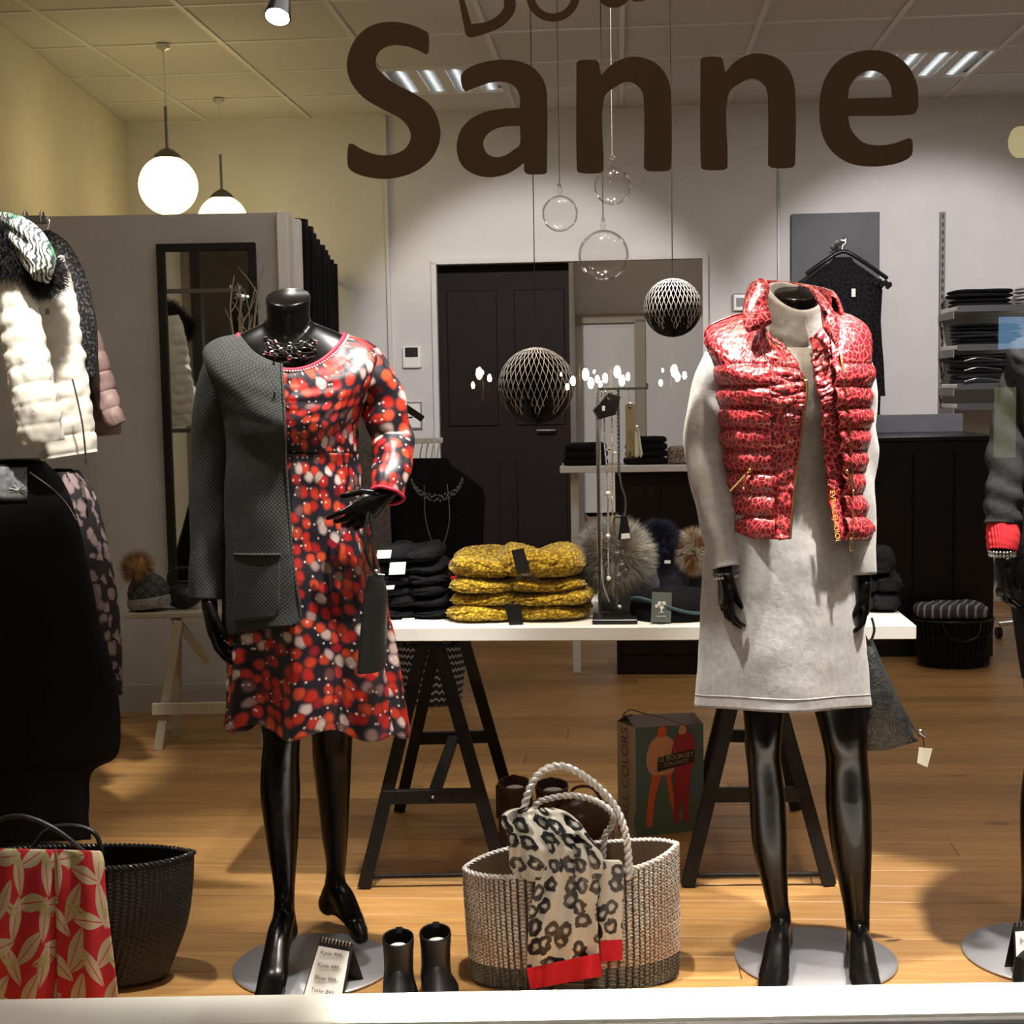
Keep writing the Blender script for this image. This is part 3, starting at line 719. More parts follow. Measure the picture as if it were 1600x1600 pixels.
def hanging_top(cx, cy_top, hw, D, y_bot, name, label, mt, group=None, parent=None, cat='top', sleeveless=True, flare=1.0, depth=.07):
    """a garment hanging from a hanger: shoulders slope, body falls with soft folds (px outline at depth D)"""
    s = D / FPX; c = P(cx, cy_top, D); zb_ = P(cx, y_bot, D).z
    t = thing(name, label, cat, (c.x, c.y, zb_), group)
    rows_ = [(0, .22, .6), (.04, .30, .8), (.10, .62, .9), (.17, .95, 1), (.24, 1.0, 1), (.45, .93, 1), (.75, .96 * flare, 1.1), (1, 1.0 * flare, 1.15)]
    rings = []; h = c.z - zb_; seed = random.random() * 50
    for i in range(29):
        v = i / 28; w, dd = interp(rows_, v); ring = []
        for j in range(40):
            a_ = 2 * pi * j / 40; f_ = 1 + .10 * v * sin(a_ * 7 + seed) + .05 * nz(a_ * 2, v * 4, seed)
            ring.append((c.x + cos(a_) * hw * s * w * f_, c.y + sin(a_) * depth * dd * f_ * min(1, .4 + v * 4), c.z - v * h))
        rings.append(ring)
    q = MB(); q.loft(rings, True, True, False); q.build('body', mt, t); return t, c
t, c = hanging_top(1316, 402, 62, 8.05, 620, 'lace_blouse', 'black lace top on a hanger in front of the grey display board', 'lace', cat='top', depth=.06)
q = MB(); q.tube(crom([c + Vector((-.20, 0, -.09)), c + Vector((-.1, -.02, -.02)), c + Vector((0, -.02, .03)), c + Vector((.1, -.02, -.02)), c + Vector((.25, 0, -.12))], 6), .012, 8); q.build('hanger', 'black', t)
q = MB(); q.tube(crom([c + Vector((0, 0, .03)), c + Vector((0, 0, .06)), c + Vector((.02, 0, .085)), c + Vector((-.01, 0, .095))], 5), .003, 6); q.build('hanger_hook', 'silver', t)
q = MB()
for k in range(46):
    u = k / 45; x = lerp(-.24, .25, u); z = -.10 - .06 * abs(u - .5) * 2
    q.ball(c + Vector((x, -.05, z + .01 * sin(k * 2.1))), .014, 6, 4, (1, .6, 1.2))
q.build('ruffle', 'lace', t)
q = MB(); q.box(c + Vector((.045, -.075, -.20)), (.022, .002, .045)); q.build('price_tag', 'white', t, smooth=False)
t2, c2 = hanging_top(1325, 522, 50, 8.20, 905, 'lace_dress', 'black lace dress hanging below the lace top on the back wall', 'lace', cat='dress', depth=.05)

# slotted wall standard + shelves on the right
a = P(1475, 400, 8.2).dot(RX); zt = P(1475, 330, 8.2).z; zb = .5
t = thing('shelf_standard', 'slotted steel wall standard left of the folded clothes', 'shelf standard', RM(a, BACK - .02, zb))
b = MB(); b.box(RM(a, BACK - .012, (zt + zb) / 2), (.030, .022, zt - zb), ROOM); b.build('rail', 'rack_grey', t, smooth=False)
b = MB(); zz = zb + .03
while zz < zt: b.box(RM(a, BACK - .0245, zz), (.010, .003, .022), ROOM); zz += .045
b.build('slots', 'black', t, smooth=False)['kind'] = 'stuff'
SH = []
def shelf(py, label, Dr=7.82):
    z = P(1500, py, Dr).z; xl = P(1490, py, Dr).dot(RX)
    t = thing('wall_shelf', label, 'shelf', RM(xl + .5, BACK - .3, z - .03), 'shelves on the back wall at the right')
    q = MB(); q.box(RM(xl + .60, BACK - .21, z - .012), (1.15, .40, .024), ROOM, bev=.002); q.build('board', 'white', t, smooth=False)
    q = MB(); q.box(RM(xl + .60, BACK - .42, z - .014), (1.15, .012, .034), ROOM); q.build('front_edge', 'edge_grey', t, smooth=False)
    for k in (0, 1):
        q = MB(); q.box(RM(xl + .015 + 1.1 * k, BACK - .2, z - .045), (.006, .36, .04), ROOM); q.build('bracket', 'rack_grey', t, smooth=False)
    SH.append((xl, z))
shelf(478, 'top wall shelf at the right, carrying a black and a white stack')
shelf(539, 'second wall shelf from the top at the right')
shelf(600, 'third wall shelf from the top at the right')
shelf(632, 'lowest wall shelf at the right, just above the black counter')
FOLD = {}
def folded(name, label, cat, c, w, d, h, m, group=None, rot=0, seed=0, layers=2, droop=.1, edge=None):
    """a folded garment: rounded fold at the front edge, soft uneven top"""
    c = Vector(c); R_ = Matrix.Rotation(rot, 3, 'Z'); q = MB()
    def blob(z0, z1, s0, w_, d_):
        rings = []; nn = 44; mm = 9
        for i in range(mm + 1):
            ph = -pi / 2 + pi * i / mm; ring = []
            cr = abs(cos(ph)) ** .22; zz = math.copysign(abs(sin(ph)) ** .8, sin(ph))
            for j in range(nn):
                a_ = 2 * pi * j / nn; e = 3.6
                k = (abs(cos(a_)) ** e + abs(sin(a_)) ** e) ** (-1 / e)
                x = cos(a_) * k * w_ / 2 * (.10 + .90 * cr); y = sin(a_) * k * d_ / 2 * (.10 + .90 * cr)
                n1 = nz(x * 14 + s0, y * 14, i * .25); n2 = nz(x * 5, y * 5 + s0, 3.3)
                zc = (z0 + z1) / 2 + zz * (z1 - z0) / 2 * (1 + .18 * n1) + (z1 - z0) * .25 * n2 * (zz > 0)
                zc -= droop * (z1 - z0) * (abs(x) / (w_ / 2)) ** 3
                ring.append(c + R_ @ Vector((x * (1 + .05 * n2), y * (1 + .05 * n1), max(z0 - .0, zc))))
            rings.append(ring)
        q.loft(rings, True, True, True)
    for k in range(layers): blob(h * k / layers + .0005, h * (k + 1) / layers, seed + k * 3.1, w * (1 - .03 * k), d * (1 - .03 * k))
    o = q.build(name, m); tag(o, label, cat, group); return o
M['knit_black'] = cloth('black_knit', (.004, .004, .005), (.009, .0085, .010), 120, .95, .6, .003, spec=.12)
M['knit_dark'] = cloth('charcoal_knit', (.014, .015, .017), (.026, .027, .029), 120, .95, .6, .003, spec=.12)
M['knit_white'] = cloth('pale_knit', (.5, .49, .47), (.62, .60, .58), 90, .9, .5, .003)
names = ['lowest', 'middle', 'top']
def stack(xl, z, n, w, d, h, mts, grp, lab, Y=BACK - .22):
    for k in range(n):
        folded('folded_sweater', lab % names[min(k, 2) if n == 3 else (0 if k == 0 else 2)], 'sweater', RM(xl, Y, z + k * h * 1.1), w * random.uniform(.94, 1.04), d, h, mts[k % len(mts)], grp, -YAW, random.random() * 90, 2)
stack(SH[0][0] + .19, SH[0][1], 2, .34, .3, .046, ['knit_black'], 'black knits on the top shelf', 'black folded sweater at the left end of the top shelf, %s of its pile')
stack(SH[0][0] + .58, SH[0][1], 3, .38, .3, .033, ['knit_white'], 'pale knits on the top shelf', 'pale folded sweater on the top shelf at the right edge, %s of its pile')
stack(SH[1][0] + .22, SH[1][1], 3, .36, .3, .036, ['knit_black', 'knit_dark'], 'dark knits on the second shelf', 'dark folded sweater on the second shelf, %s of its pile')
stack(SH[2][0] + .22, SH[2][1], 3, .38, .3, .050, ['knit_dark', 'knit_black'], 'dark knits on the third shelf', 'dark folded trousers on the third shelf, %s of its pile')
xx = SH[1][0] + .24
b = MB()
for k, py in enumerate((560, 575, 592)):
    p = P(1535, py, 7.78); t = MB(); t.tube(crom([P(1507, py + 4, 7.80), P(1530, py - 1, 7.78), P(1565, py + 2, 7.8)], 6), .003, 6)
    tag(t.build('wire_hanger', 'silver'), ['white wire hanger bar, upper of three on the shelf wall', 'white wire hanger bar, middle of three on the shelf wall', 'white wire hanger bar, lowest of three on the shelf wall'][k], 'hanger', 'pale hanger bars among the dark folded clothes')

# black counter
cx0_, cx1_ = P(1362, 700, 6.62).dot(RX), P(1562, 690, 6.5).dot(RX); bF = 6.72; zt = 1.02
t = thing('sales_counter', 'glossy black sales counter with raised rear ledge at the right', 'counter', RM((cx0_ + cx1_) / 2, bF + .3, 0))
M['counter'] = mat('black_laminate', (.004, .0032, .004), .3)
b = MB(); b.box(RM((cx0_ + cx1_) / 2, bF + .3, zt / 2 - .01), (cx1_ - cx0_, .6, zt - .02), ROOM, bev=.004); b.build('body', 'counter', t, smooth=False)
b = MB(); b.box(RM((cx0_ + cx1_) / 2, bF + .3, zt - .01), (cx1_ - cx0_ + .02, .62, .022), ROOM, bev=.003); b.build('top', 'counter', t, smooth=False)
b = MB(); b.box(RM((cx0_ + cx1_) / 2 + .02, bF + .55, zt + .045), (cx1_ - cx0_ - .08, .03, .09), ROOM, bev=.003); b.box(RM(cx0_ + .02, bF + .4, zt + .03), (.02, .3, .06), ROOM); b.build('rear_ledge', 'slate', t, smooth=False)
for k in range(3):
    q = MB(); q.box(RM(cx0_ + (cx1_ - cx0_) * (k + .5) / 3, bF - .004, .5), ((cx1_ - cx0_) / 3 - .006, .012, .9), ROOM, bev=.003); q.build('front_panel', 'counter', t, smooth=False)
# ================================================================ MANNEQUINS
def spow(x, e): return math.copysign(abs(x) ** e, x)
class Shell:
    """closed garment/body surface: loops of (cx, hw, side_y, front_y, back_y, df, db[, tilt]) in picture units at depth D0,
       a = 0 right side, -90 front, 180 left, 90 back"""
    def __init__(s, D0, loops, e=1.0):
        s.D = D0; s.L = [tuple(l) + (0,) * (8 - len(l)) for l in loops]; s.e = e; s.n = len(s.L) - 1
    def par(s, v):
        v = max(0, min(s.n - 1e-6, v)); i = int(v); t = v - i; g = lambda k: s.L[max(0, min(s.n, k))]
        a, b, c, d = g(i - 1), g(i), g(i + 1), g(i + 2)
        return [.5 * (2 * q + (r - p) * t + (2 * p - 5 * q + 4 * r - w) * t * t + (3 * q - 3 * r + w - p) * t ** 3) for p, q, r, w in zip(a, b, c, d)]
    def pt(s, a, v, off=0, dyp=0):
        cx, hw, sy, fy, by, df, db, tl = s.par(v)
        sa, ca = sin(a), cos(a); k = abs(sa) ** 1.6
        py = lerp(sy, fy if sa < 0 else by, k) + tl * ca + dyp
        D = s.D + (df if sa > 0 and False else 0) + (-df * abs(sa) ** s.e if sa < 0 else db * abs(sa) ** s.e)
        p = P(cx + hw * spow(ca, s.e), py, D)
        if off:
            c = P(cx, py, s.D); dd = Vector((p.x - c.x, p.y - c.y, 0)); dd = Vector((ca, sa, 0)).lerp(dd.normalized(), .5).normalized(); p = p + dd * off
        return p
    def a_of(s, x, v):            # front-side angle whose picture x is x
        cx, hw = s.par(v)[:2]; return -math.acos(max(-1, min(1, (x - cx) / hw)))
    def v_of(s, py, a=0):
        lo, hi = 0, s.n
        def Y(v):
            q = s.par(v); return lerp(q[2], q[3] if sin(a) < 0 else q[4], abs(sin(a)) ** 1.6)
        for _ in range(22):
            m_ = (lo + hi) / 2
            if Y(m_) < py: lo = m_
            else: hi = m_
        return lo
    def surf(s, mb, a0, a1, v0, v1, na, nv, off=None, hem=None, closed=False):
        rings = []; us = []; vs_ = []
        for i in range(nv + 1):
            v = lerp(v0, v1, i / nv); r = []
            aa0 = a0(v) if callable(a0) else a0; aa1 = a1(v) if callable(a1) else a1
            for j in range(na if closed else na + 1):
                a = lerp(aa0, aa1, j / na)
                o = off(a, v) if callable(off) else (off or 0); h = hem(a, v) if hem else 0
                r.append(s.pt(a, v, o, h))
            rings.append(r)
        q0 = s.par((v0 + v1) / 2); w = q0[1] * s.D / FPX * 1.1; A0 = a0((v0+v1)/2) if callable(a0) else a0; A1 = a1((v0+v1)/2) if callable(a1) else a1
        us = [lerp(A0, A1, j / na) * w for j in range(na + 1)]
        vs_ = [-(s.par(lerp(v0, v1, i / nv))[2] + s.par(lerp(v0, v1, i / nv))[3]) / 2 * s.D / FPX for i in range(nv + 1)]
        return mb.loft(rings, closed, False, False, (us, vs_))
def limb_pts(spec, k=5):         # spec (px, py, D, r_px) -> points, radii
    pts = [P(x, y, D) for x, y, D, r in spec]; out = crom(pts, k); rr = crom([Vector((r * D / FPX, 0, 0)) for x, y, D, r in spec], k)
    return out, [q.x for q in rr]
def remesh(o, vs, it=6, fac=.5):
    m_ = o.modifiers.new('skin', 'REMESH'); m_.mode = 'VOXEL'; m_.voxel_size = vs; m_.use_smooth_shade = True
    s_ = o.modifiers.new('soften', 'SMOOTH'); s_.iterations = it; s_.factor = fac
    return o

def hand(parent, W, d, side, nrm, size=1.0, curl=(.25, .3, .3), spread=.10, thumb=.5, name='hand', m='mannequin', wr=.021, ind=None):
    """slender mannequin hand: palm, four unequal fingers bent at three joints, thumb off the side near the base"""
    W = Vector(W); d = Vector(d).normalized(); side = Vector(side); side = (side - d * side.dot(d)).normalized(); n = d.cross(side)
    if n.dot(Vector(nrm)) < 0: n = -n
    S = size; q = MB()
    ringsp = []
    for t, hw, ht, sh in ((-.035, wr, wr * .85, 0), (0, wr * .98, wr * .8, 0), (.02, .028, .017, .001), (.045, .034, .0145, .002), (.07, .036, .0125, .001), (.086, .034, .010, 0), (.093, .028, .007, 0)):
        c = W + d * t * S + side * sh * S
        ringsp.append([c + side * cos(2 * pi * j / 20) * hw * S + n * sin(2 * pi * j / 20) * ht * S for j in range(20)])
    q.loft(ringsp, True, True, True)
    lens = (.072, .081, .076, .060); offs = (.026, .009, -.009, -.025); base_ = (.084, .088, .085, .078)
    for i in range(4):
        a = spread * (1.5 - i) * .6; c = W + (d * base_[i] + side * offs[i]) * S - n * .002 * S
        dirv = (d + side * a).normalized(); pts = [c - dirv * .012 * S, c]; seg = [lens[i] * .42, lens[i] * .32, lens[i] * .26]
        cur = 0; cc = c; cl = curl if not ind or i else ind
        for k in range(3):
            cur += cl[k] * (1 + .12 * (i - 1)); dv = dirv * cos(cur) - n * sin(cur)
            mid = cc + dv * seg[k] * S * .5; cc = cc + dv * seg[k] * S; pts += [mid, cc]
        rr = [.0085, .0088, .0080, .0078, .0071, .0068, .0060, .0042]
        q.tube(pts, [r * S for r in rr], 10)
    c = W + (d * .018 + side * .020) * S; dv = (d * cos(thumb) + side * sin(thumb) - n * .35).normalized(); dv2 = (d * cos(thumb * .4) + side * sin(thumb * .4) - n * .45).normalized()
    p1 = c + dv * .036 * S; p2 = p1 + dv2 * .028 * S; p3 = p2 + (dv2 - n * .1).normalized() * .022 * S
    q.tube([c - dv * .012 * S, c, (c + p1) / 2, p1, (p1 + p2) / 2, p2, (p2 + p3) / 2, p3], [x * S for x in (.012, .014, .012, .0098, .0088, .0085, .0076, .0045)], 10)
    return remesh(q.build(name, m, parent), .0024 * S, 3, .5)

def foot(q, A, B, T, w=.034):
    """arched foot on tiptoe: ankle -> heel, instep -> ball -> toe"""
    A, B, T = Vector(A), Vector(B), Vector(T); f = (B - A); f.z = 0; f.normalize(); up = Vector((0, 0, 1)); s_ = f.cross(up)
    heel = A - f * .022 - up * .05
    q.ball(heel, .027, 14, 10, (1, 1, 1.15))
    q.tube([A, A * .5 + heel * .5, heel], [.024, .026, .024], 12)
    path = crom([A + up * .03, A - up * .01 + f * .008, A.lerp(B, .38) + up * .010, A.lerp(B, .72) + up * .004, B + up * .004, T], 4)
    n_ = len(path); rr = []
    for i in range(n_):
        t = i / (n_ - 1); x = interp([(0, .022, .022), (.25, .026, .027), (.5, .029, .024), (.75, w, .017), (.9, w * .93, .013), (1, w * .55, .009)], t); rr.append(x)
    rings = []
    for i, p in enumerate(path):
        t = (path[min(i + 1, n_ - 1)] - path[max(i - 1, 0)]).normalized(); y = s_.cross(t).normalized()
        rings.append([p + s_ * cos(2 * pi * j / 16) * rr[i][0] + y * sin(2 * pi * j / 16) * rr[i][1] for j in range(16)])
    q.loft(rings, True, True, True)
    q.tube([heel, heel.lerp(B, .5) + up * .012, B], [(.022, .022), (.022, .022), (.02, .016)], 10)

def neck_cap(parent, x, y, r, tilt, D):
    c = P(x, y, D + .005); R_ = r * D / FPX; q = MB(); rr = []
    for k_, h_ in ((.001, .003), (.93, .003), (.985, .0015), (1.0, -.002), (1.0, -.012), (.9, -.013)):
        rr.append([c + Vector((cos(2 * pi * j / 48) * R_ * k_, sin(2 * pi * j / 48) * R_ * k_, sin(2 * pi * j / 48) * R_ * k_ * tilt + h_)) for j in range(48)])
    q.loft(rr, True); q.build('neck_cap', 'mannequin', parent)

def disc(parent, c, r=.178):
    q = MB(); q.lathe([(.0, .0005), (r - .003, .0005), (r, .003), (r, .006), (r - .004, .009), (.0, .009)], c, 64)
    q.build('base_plate', 'base_metal', parent)

# ---------------------------------------------------------------- patterned cloths
def print_dress():
    m = mat('red_stone_print_jersey', (.3, .02, .02), .36, spec=.55)
    v = coords(m, kind='UV'); n = noise_(m, v, 26, 2, .5); add = N(m, 'ShaderNodeMixRGB') if False else N(m, 'ShaderNodeVectorMath', operation='MULTIPLY_ADD')
    L(m, n.outputs['Color'], add.inputs[0]); add.inputs[1].default_value = (.016, .016, 0); L(m, v, add.inputs[2])
    vo = N(m, 'ShaderNodeTexVoronoi'); L(m, add.outputs[0], vo.inputs['Vector']); vo.inputs['Scale'].default_value = 35; vo.inputs['Randomness'].default_value = .9
    w = N(m, 'ShaderNodeSeparateColor'); L(m, vo.outputs['Color'], w.inputs[0])
    stone = ramp(m, w.outputs[0], [(.0, (.40, .014, .012)), (.3, (.55, .028, .016)), (.55, (.66, .085, .030)), (.72, (.38, .016, .026)), (.80, (.10, .012, .020)), (.93, (.70, .54, .50))])
    rim = ramp(m, vo.outputs['Distance'], [(.26, (1, 1, 1)), (.54, (0, 0, 0))])
    c = mixc(m, rim, (.014, .012, .020), stone)
    vo2 = N(m, 'ShaderNodeTexVoronoi'); L(m, v, vo2.inputs['Vector']); vo2.inputs['Scale'].default_value = 62
    hi = ramp(m, vo2.outputs['Distance'], [(.08, (1, 1, 1)), (.22, (0, 0, 0))]); w2 = N(m, 'ShaderNodeSeparateColor'); L(m, vo2.outputs['Color'], w2.inputs[0])
    hh = math_(m, 'MULTIPLY', hi, math_(m, 'GREATER_THAN', w2.outputs[1], .72))
    setc(m, mixc(m, hh, c, (.78, .62, .58))); bump(m, noise_(m, v, 16, 3).outputs[0], .25, .01)
    return m
M['stones'] = print_dress()
def knit_dots():
    m = mat('charcoal_pointelle_knit', (.03, .032, .03), .85)
    v = coords(m, (1, 1, 1), 'UV', (0, 0, .785)); vo = N(m, 'ShaderNodeTexVoronoi'); L(m, v, vo.inputs['Vector']); vo.inputs['Scale'].default_value = 150; vo.inputs['Randomness'].default_value = 0
    n = noise_(m, v, 90, 3)
    c = ramp(m, n.outputs[0], [(.3, (.016, .0175, .017)), (.7, (.028, .030, .0285))])
    d = ramp(m, vo.outputs['Distance'], [(.15, (1, 1, 1)), (.34, (0, 0, 0))])
    setc(m, mixc(m, math_(m, 'MULTIPLY', d, .75), c, (.085, .08, .072))); bump(m, vo.outputs['Distance'], .4, .002); return m
M['dots'] = knit_dots()
def red_leopard():
    m = mat('red_leopard_nylon', (.5, .03, .04), .26, spec=.6)
    v = coords(m, kind='UV'); n = noise_(m, v, 60, 2); ad = N(m, 'ShaderNodeVectorMath', operation='MULTIPLY_ADD'); L(m, n.outputs['Color'], ad.inputs[0]); ad.inputs[1].default_value = (.006, .006, 0); L(m, v, ad.inputs[2])
    e = N(m, 'ShaderNodeTexVoronoi', feature='DISTANCE_TO_EDGE'); L(m, ad.outputs[0], e.inputs['Vector']); e.inputs['Scale'].default_value = 78
    f = N(m, 'ShaderNodeTexVoronoi'); L(m, ad.outputs[0], f.inputs['Vector']); f.inputs['Scale'].default_value = 78
    c = ramp(m, f.outputs['Distance'], [(.10, (.40, .03, .045)), (.20, (.07, .006, .012)), (.32, (.12, .008, .016)), (.42, (.44, .018, .032))])
    net = ramp(m, e.outputs['Distance'], [(.03, (1, 1, 1)), (.09, (0, 0, 0))])
    setc(m, mixc(m, math_(m, 'MULTIPLY', net, .62), c, (.66, .24, .19)))
    w = noise_(m, coords(m, (1, .35, 1), 'UV'), 70, 3, .6, 1.2); bump(m, w.outputs[0], .45, .006); return m
M['leopard'] = red_leopard()
M['grey_knit'] = cloth('grey_wool_knit', (.34, .33, .325), (.43, .42, .41), 70, .95, .35, .003, sheen=.2)
M['red_piping'] = mat('red_piping', (.60, .015, .05), .6)
M['bead'] = mat('bright_beads', (.85, .83, .80), .2, .3)

def tubeloop(sh, v, a0, a1, n, r, off, m, name, parent, flat=1):
    q = MB(); q.tube([sh.pt(lerp(a0, a1, i / n), v, off) for i in range(n + 1)], r, 8); return q.build(name, m, parent)

# ================================================================ left mannequin (red print dress, charcoal cardigan)
D1 = 3.15
def body_core(q, D, loops, neck):
    sh = Shell(D, loops); rings = []
    for i in range(46):
        v = sh.n * i / 45; rings.append([sh.pt(2 * pi * j / 36, v) for j in range(36)])
    q.loft(rings, True, True, True)
    # neck: (px,py,r px) rows, cut on the slant so the flat top faces forward
    rr = []
    for k, (x, y, r, tilt) in enumerate(neck):
        c = P(x, y, D + .005); R_ = r * D / FPX
        rr.append([c + Vector((cos(2 * pi * j / 28) * R_, sin(2 * pi * j / 28) * R_ * 1.0, sin(2 * pi * j / 28) * R_ * tilt)) for j in range(28)])
    q.loft(rr, True, True, True)
m1 = thing('mannequin', 'headless glossy black mannequin at the left, one heel raised, on a round plate', 'mannequin', PZ(490, 1510, 0), 'headless black mannequins in the window')
q = MB()
body_core(q, D1, [(452, 38, 503, 538, 508, .045, .045), (455, 84, 524, 560, 528, .060, .06), (458, 110, 548, 580, 550, .07, .066), (459, 116, 570, 595, 570, .078, .075), (459, 108, 610, 625, 610, .095, .085),
                  (459, 88, 660, 665, 660, .10, .085), (459, 78, 720, 720, 720, .082, .08), (460, 96, 800, 800, 800, .09, .09), (468, 108, 870, 870, 870, .095, .10), (474, 96, 930, 930, 930, .085, .09)],
          [(450, 468, 33.5, .46), (450, 474, 34.5, .40), (450, 495, 34, .25), (451, 525, 34, .1), (452, 545, 40, 0), (452, 560, 50, 0)])
for spec in ([(436, 880, D1, 50), (434, 980, D1, 48), (436, 1080, D1, 38), (440, 1150, D1 - .005, 30), (438, 1190, D1, 30.5), (438, 1240, D1 + .01, 32), (441, 1310, D1 + .01, 26), (444, 1380, D1 - .01, 18), (445, 1425, D1 - .03, 16)],
             [(512, 880, D1 + .02, 50), (516, 980, D1 + .04, 46), (519, 1080, D1 + .06, 37), (519, 1150, D1 + .09, 33), (519, 1190, D1 + .12, 31), (521, 1240, D1 + .15, 27), (523, 1300, D1 + .18, 22), (525, 1350, D1 + .2, 16.5), (522, 1385, D1 + .2, 15.5)]):
    p_, r_ = limb_pts(spec); q.tube(p_, r_, 18)
foot(q, P(444, 1425, D1 - .03), PZ(424, 1540, .030), PZ(412, 1580, .020))
foot(q, P(523, 1382, D1 + .2), PZ(557, 1447, .018), PZ(569, 1470, .014), .030)
for spec in ([(352, 575, D1, 26), (338, 640, D1, 23), (330, 730, D1, 21), (326, 830, D1 - .02, 17), (326, 925, D1 - .05, 13)],
             [(570, 575, D1, 26), (598, 625, D1 + .01, 23), (618, 685, D1, 20), (614, 720, D1 - .05, 19), (606, 755, D1 - .09, 16), (600, 778, D1 - .12, 14)]):
    p_, r_ = limb_pts(spec); q.tube(p_, r_, 16)
remesh(q.build('body', 'mannequin', m1), .0055, 8)
hand(m1, P(326, 932, D1 - .05), (.12, -.15, -1), (.1, -1, -.1), (-1, 0, 0), 1.0, (.25, .35, .3), thumb=.35)
hand(m1, P(600, 776, D1 - .12), (-.72, -.45, -.50), (-.25, -.1, .9), (.1, -1, .2), .86, (.5, .8, .6), thumb=.75, ind=(.25, .4, .3))
disc(m1, PZ(490, 1510, 0))
neck_cap(m1, 450, 465, 34.5, .46, D1)

DR = Shell(D1, [(455, 83, 523, 578, 530, .078, .066), (458, 116, 533, 598, 536, .095, .085), (461, 135, 556, 620, 555, .108, .095), (461, 121, 605, 645, 605, .118, .10), (460, 103, 655, 670, 655, .122, .10),
                (460, 101, 708, 708, 705, .108, .10), (461, 106, 765, 765, 765, .112, .105), (466, 115, 860, 860, 860, .13, .12), (479, 122, 960, 960, 960, .145, .14), (489, 128, 1050, 1052, 1050, .155, .15), (493, 136, 1140, 1146, 1140, .165, .16)])
t = thing('print_dress', 'knee-length dress in red, orange and black stone print with red neckline piping', 'dress', P(490, 1140, D1), 'garments worn by the mannequins')
def dfold(a, v):
    k = max(0, (v - 5.2) / 4.8); s_ = sin(a * 7 + .9 + .5 * sin(a * 2)) 
    return k ** 1.3 * .020 * s_ + .004 * sin(a * 15 + v) * k + (.004 * nz(a * 3, v * 2.2, 4) if v < 5 else .006 * nz(a * 2, v * 1.5, 9))
def dhem(a, v): return max(0, v - 8.5) / 1.5 * (9 * sin(a * 7 + 2.2 + .5 * sin(a * 2)) + 6 * cos(a + .6))
q = MB(); DR.surf(q, 0, 2 * pi, 0, 5, 96, 46, dfold, None, True); solid(q.build('bodice', 'stones', t), .002)
q = MB(); DR.surf(q, 0, 2 * pi, 5, 10, 168, 70, dfold, dhem, True); solid(q.build('skirt', 'stones', t), .002)
tubeloop(DR, 5, 0, -pi, 60, .0016, .001, 'black_matte', 'waist_seam', t)
tubeloop(DR, 0.02, 0, 2 * pi, 90, .0048, .0, 'red_piping', 'neckline_piping', t)
q = MB()
for k in range(58):
    a = lerp(-2.5, .35, k / 57); q.ball(DR.pt(a, .17, .003), .0024, 6, 4)
q.build('neckline_beads', 'bead', t)['kind'] = 'stuff'
def sleeve(parent, spec, m, name='sleeve', wr=.0035, seed=0, seg=32, k=9, cuff=None, fl=.9, wfreq=26, capend=False):
    pts, rad = limb_pts(spec, k); q = MB(); n = len(pts)
    rings = []; prev = None
    for i, p in enumerate(pts):
        tt = (pts[min(i + 1, n - 1)] - pts[max(i - 1, 0)]).normalized(); x = Vector((0, -1, 0)).cross(tt).normalized(); y = tt.cross(x); ring = []
        for j in range(seg):
            a = 2 * pi * j / seg; u = i / (n - 1)
            w = wr * (sin(u * wfreq + sin(a + seed) * 2.2) * .6 + 1.6 * nz(cos(a) * 1.3 + seed, sin(a) * 1.3, u * 6)) * min(1, u * 6) * (1 - .4 * u)
            ring.append(p + x * cos(a) * (rad[i] + w) + y * sin(a) * (rad[i] * fl + w))
        rings.append(ring)
    q.loft(rings, True, True, capend); o = solid(q.build(name, m, parent), .0025, -1)
    if cuff: 
        q = MB(); q.tube(rings[-1] + rings[-1][:2], .0038, 8); q.build('cuff_piping', cuff, parent)
    return rings
rs = sleeve(t, [(562, 560, D1, 34), (585, 598, D1, 36), (602, 640, D1, 35), (614, 685, D1 - .01, 34), (614, 715, D1 - .05, 31), (609, 745, D1 - .09, 28), (603, 774, D1 - .12, 26)], 'stones', wr=.005, seed=3, cuff='red_piping')
rs = sleeve(t, [(358, 570, D1, 30), (340, 640, D1, 25), (330, 730, D1, 23), (328, 830, D1 - .02, 19), (328, 905, D1 - .04, 17)], 'stones', seed=5)

CD = Shell(D1, [(455, 77, 522, 570, 530, .088, .075), (457, 118, 531, 600, 536, .112, .09), (460, 140, 552, 630, 555, .128, .105), (460, 124, 605, 655, 605, .138, .11), (459, 108, 660, 680, 660, .14, .11),
                (459, 104, 720, 720, 720, .128, .115), (460, 108, 790, 790, 790, .132, .12), (464, 112, 870, 870, 870, .15, .135), (469, 117, 940, 938, 940, .165, .15), (472, 120, 1000, 978, 1055, .172, .165)])
t = thing('charcoal_cardigan', 'charcoal pointelle-knit long cardigan draped over one half of the left mannequin', 'cardigan', P(400, 990, D1), 'garments worn by the mannequins')
edge = lambda v: CD.a_of(interp([(0, 441), (2, 445), (5, 447), (7, 457), (8, 468), (8.6, 471), (9, 458)], v)[0], v)
q = MB(); CD.surf(q, edge, lambda v: -pi - 1.9, 0, 9, 70, 60, lambda a, v: .004 + .004 * nz(a * 2, v * 1.2, 2) + .006 * max(0, v - 5) / 4 * sin(a * 6)); solid(q.build('body', 'dots', t), .003)
q = MB(); q.tube([CD.pt(edge(v), v, .006) for v in [9 * i / 60 for i in range(61)]], .003, 8); q.build('front_band', 'dots', t)
rs = sleeve(t, [(362, 556, D1, 30), (345, 590, D1, 33), (332, 640, D1, 31), (327, 720, D1, 30), (325, 810, D1 - .02, 28), (324, 880, D1 - .04, 27), (323, 936, D1 - .05, 27)], 'dots', wr=.003, seed=8)
va, vb = CD.v_of(866, -1.9), CD.v_of(966, -1.9)
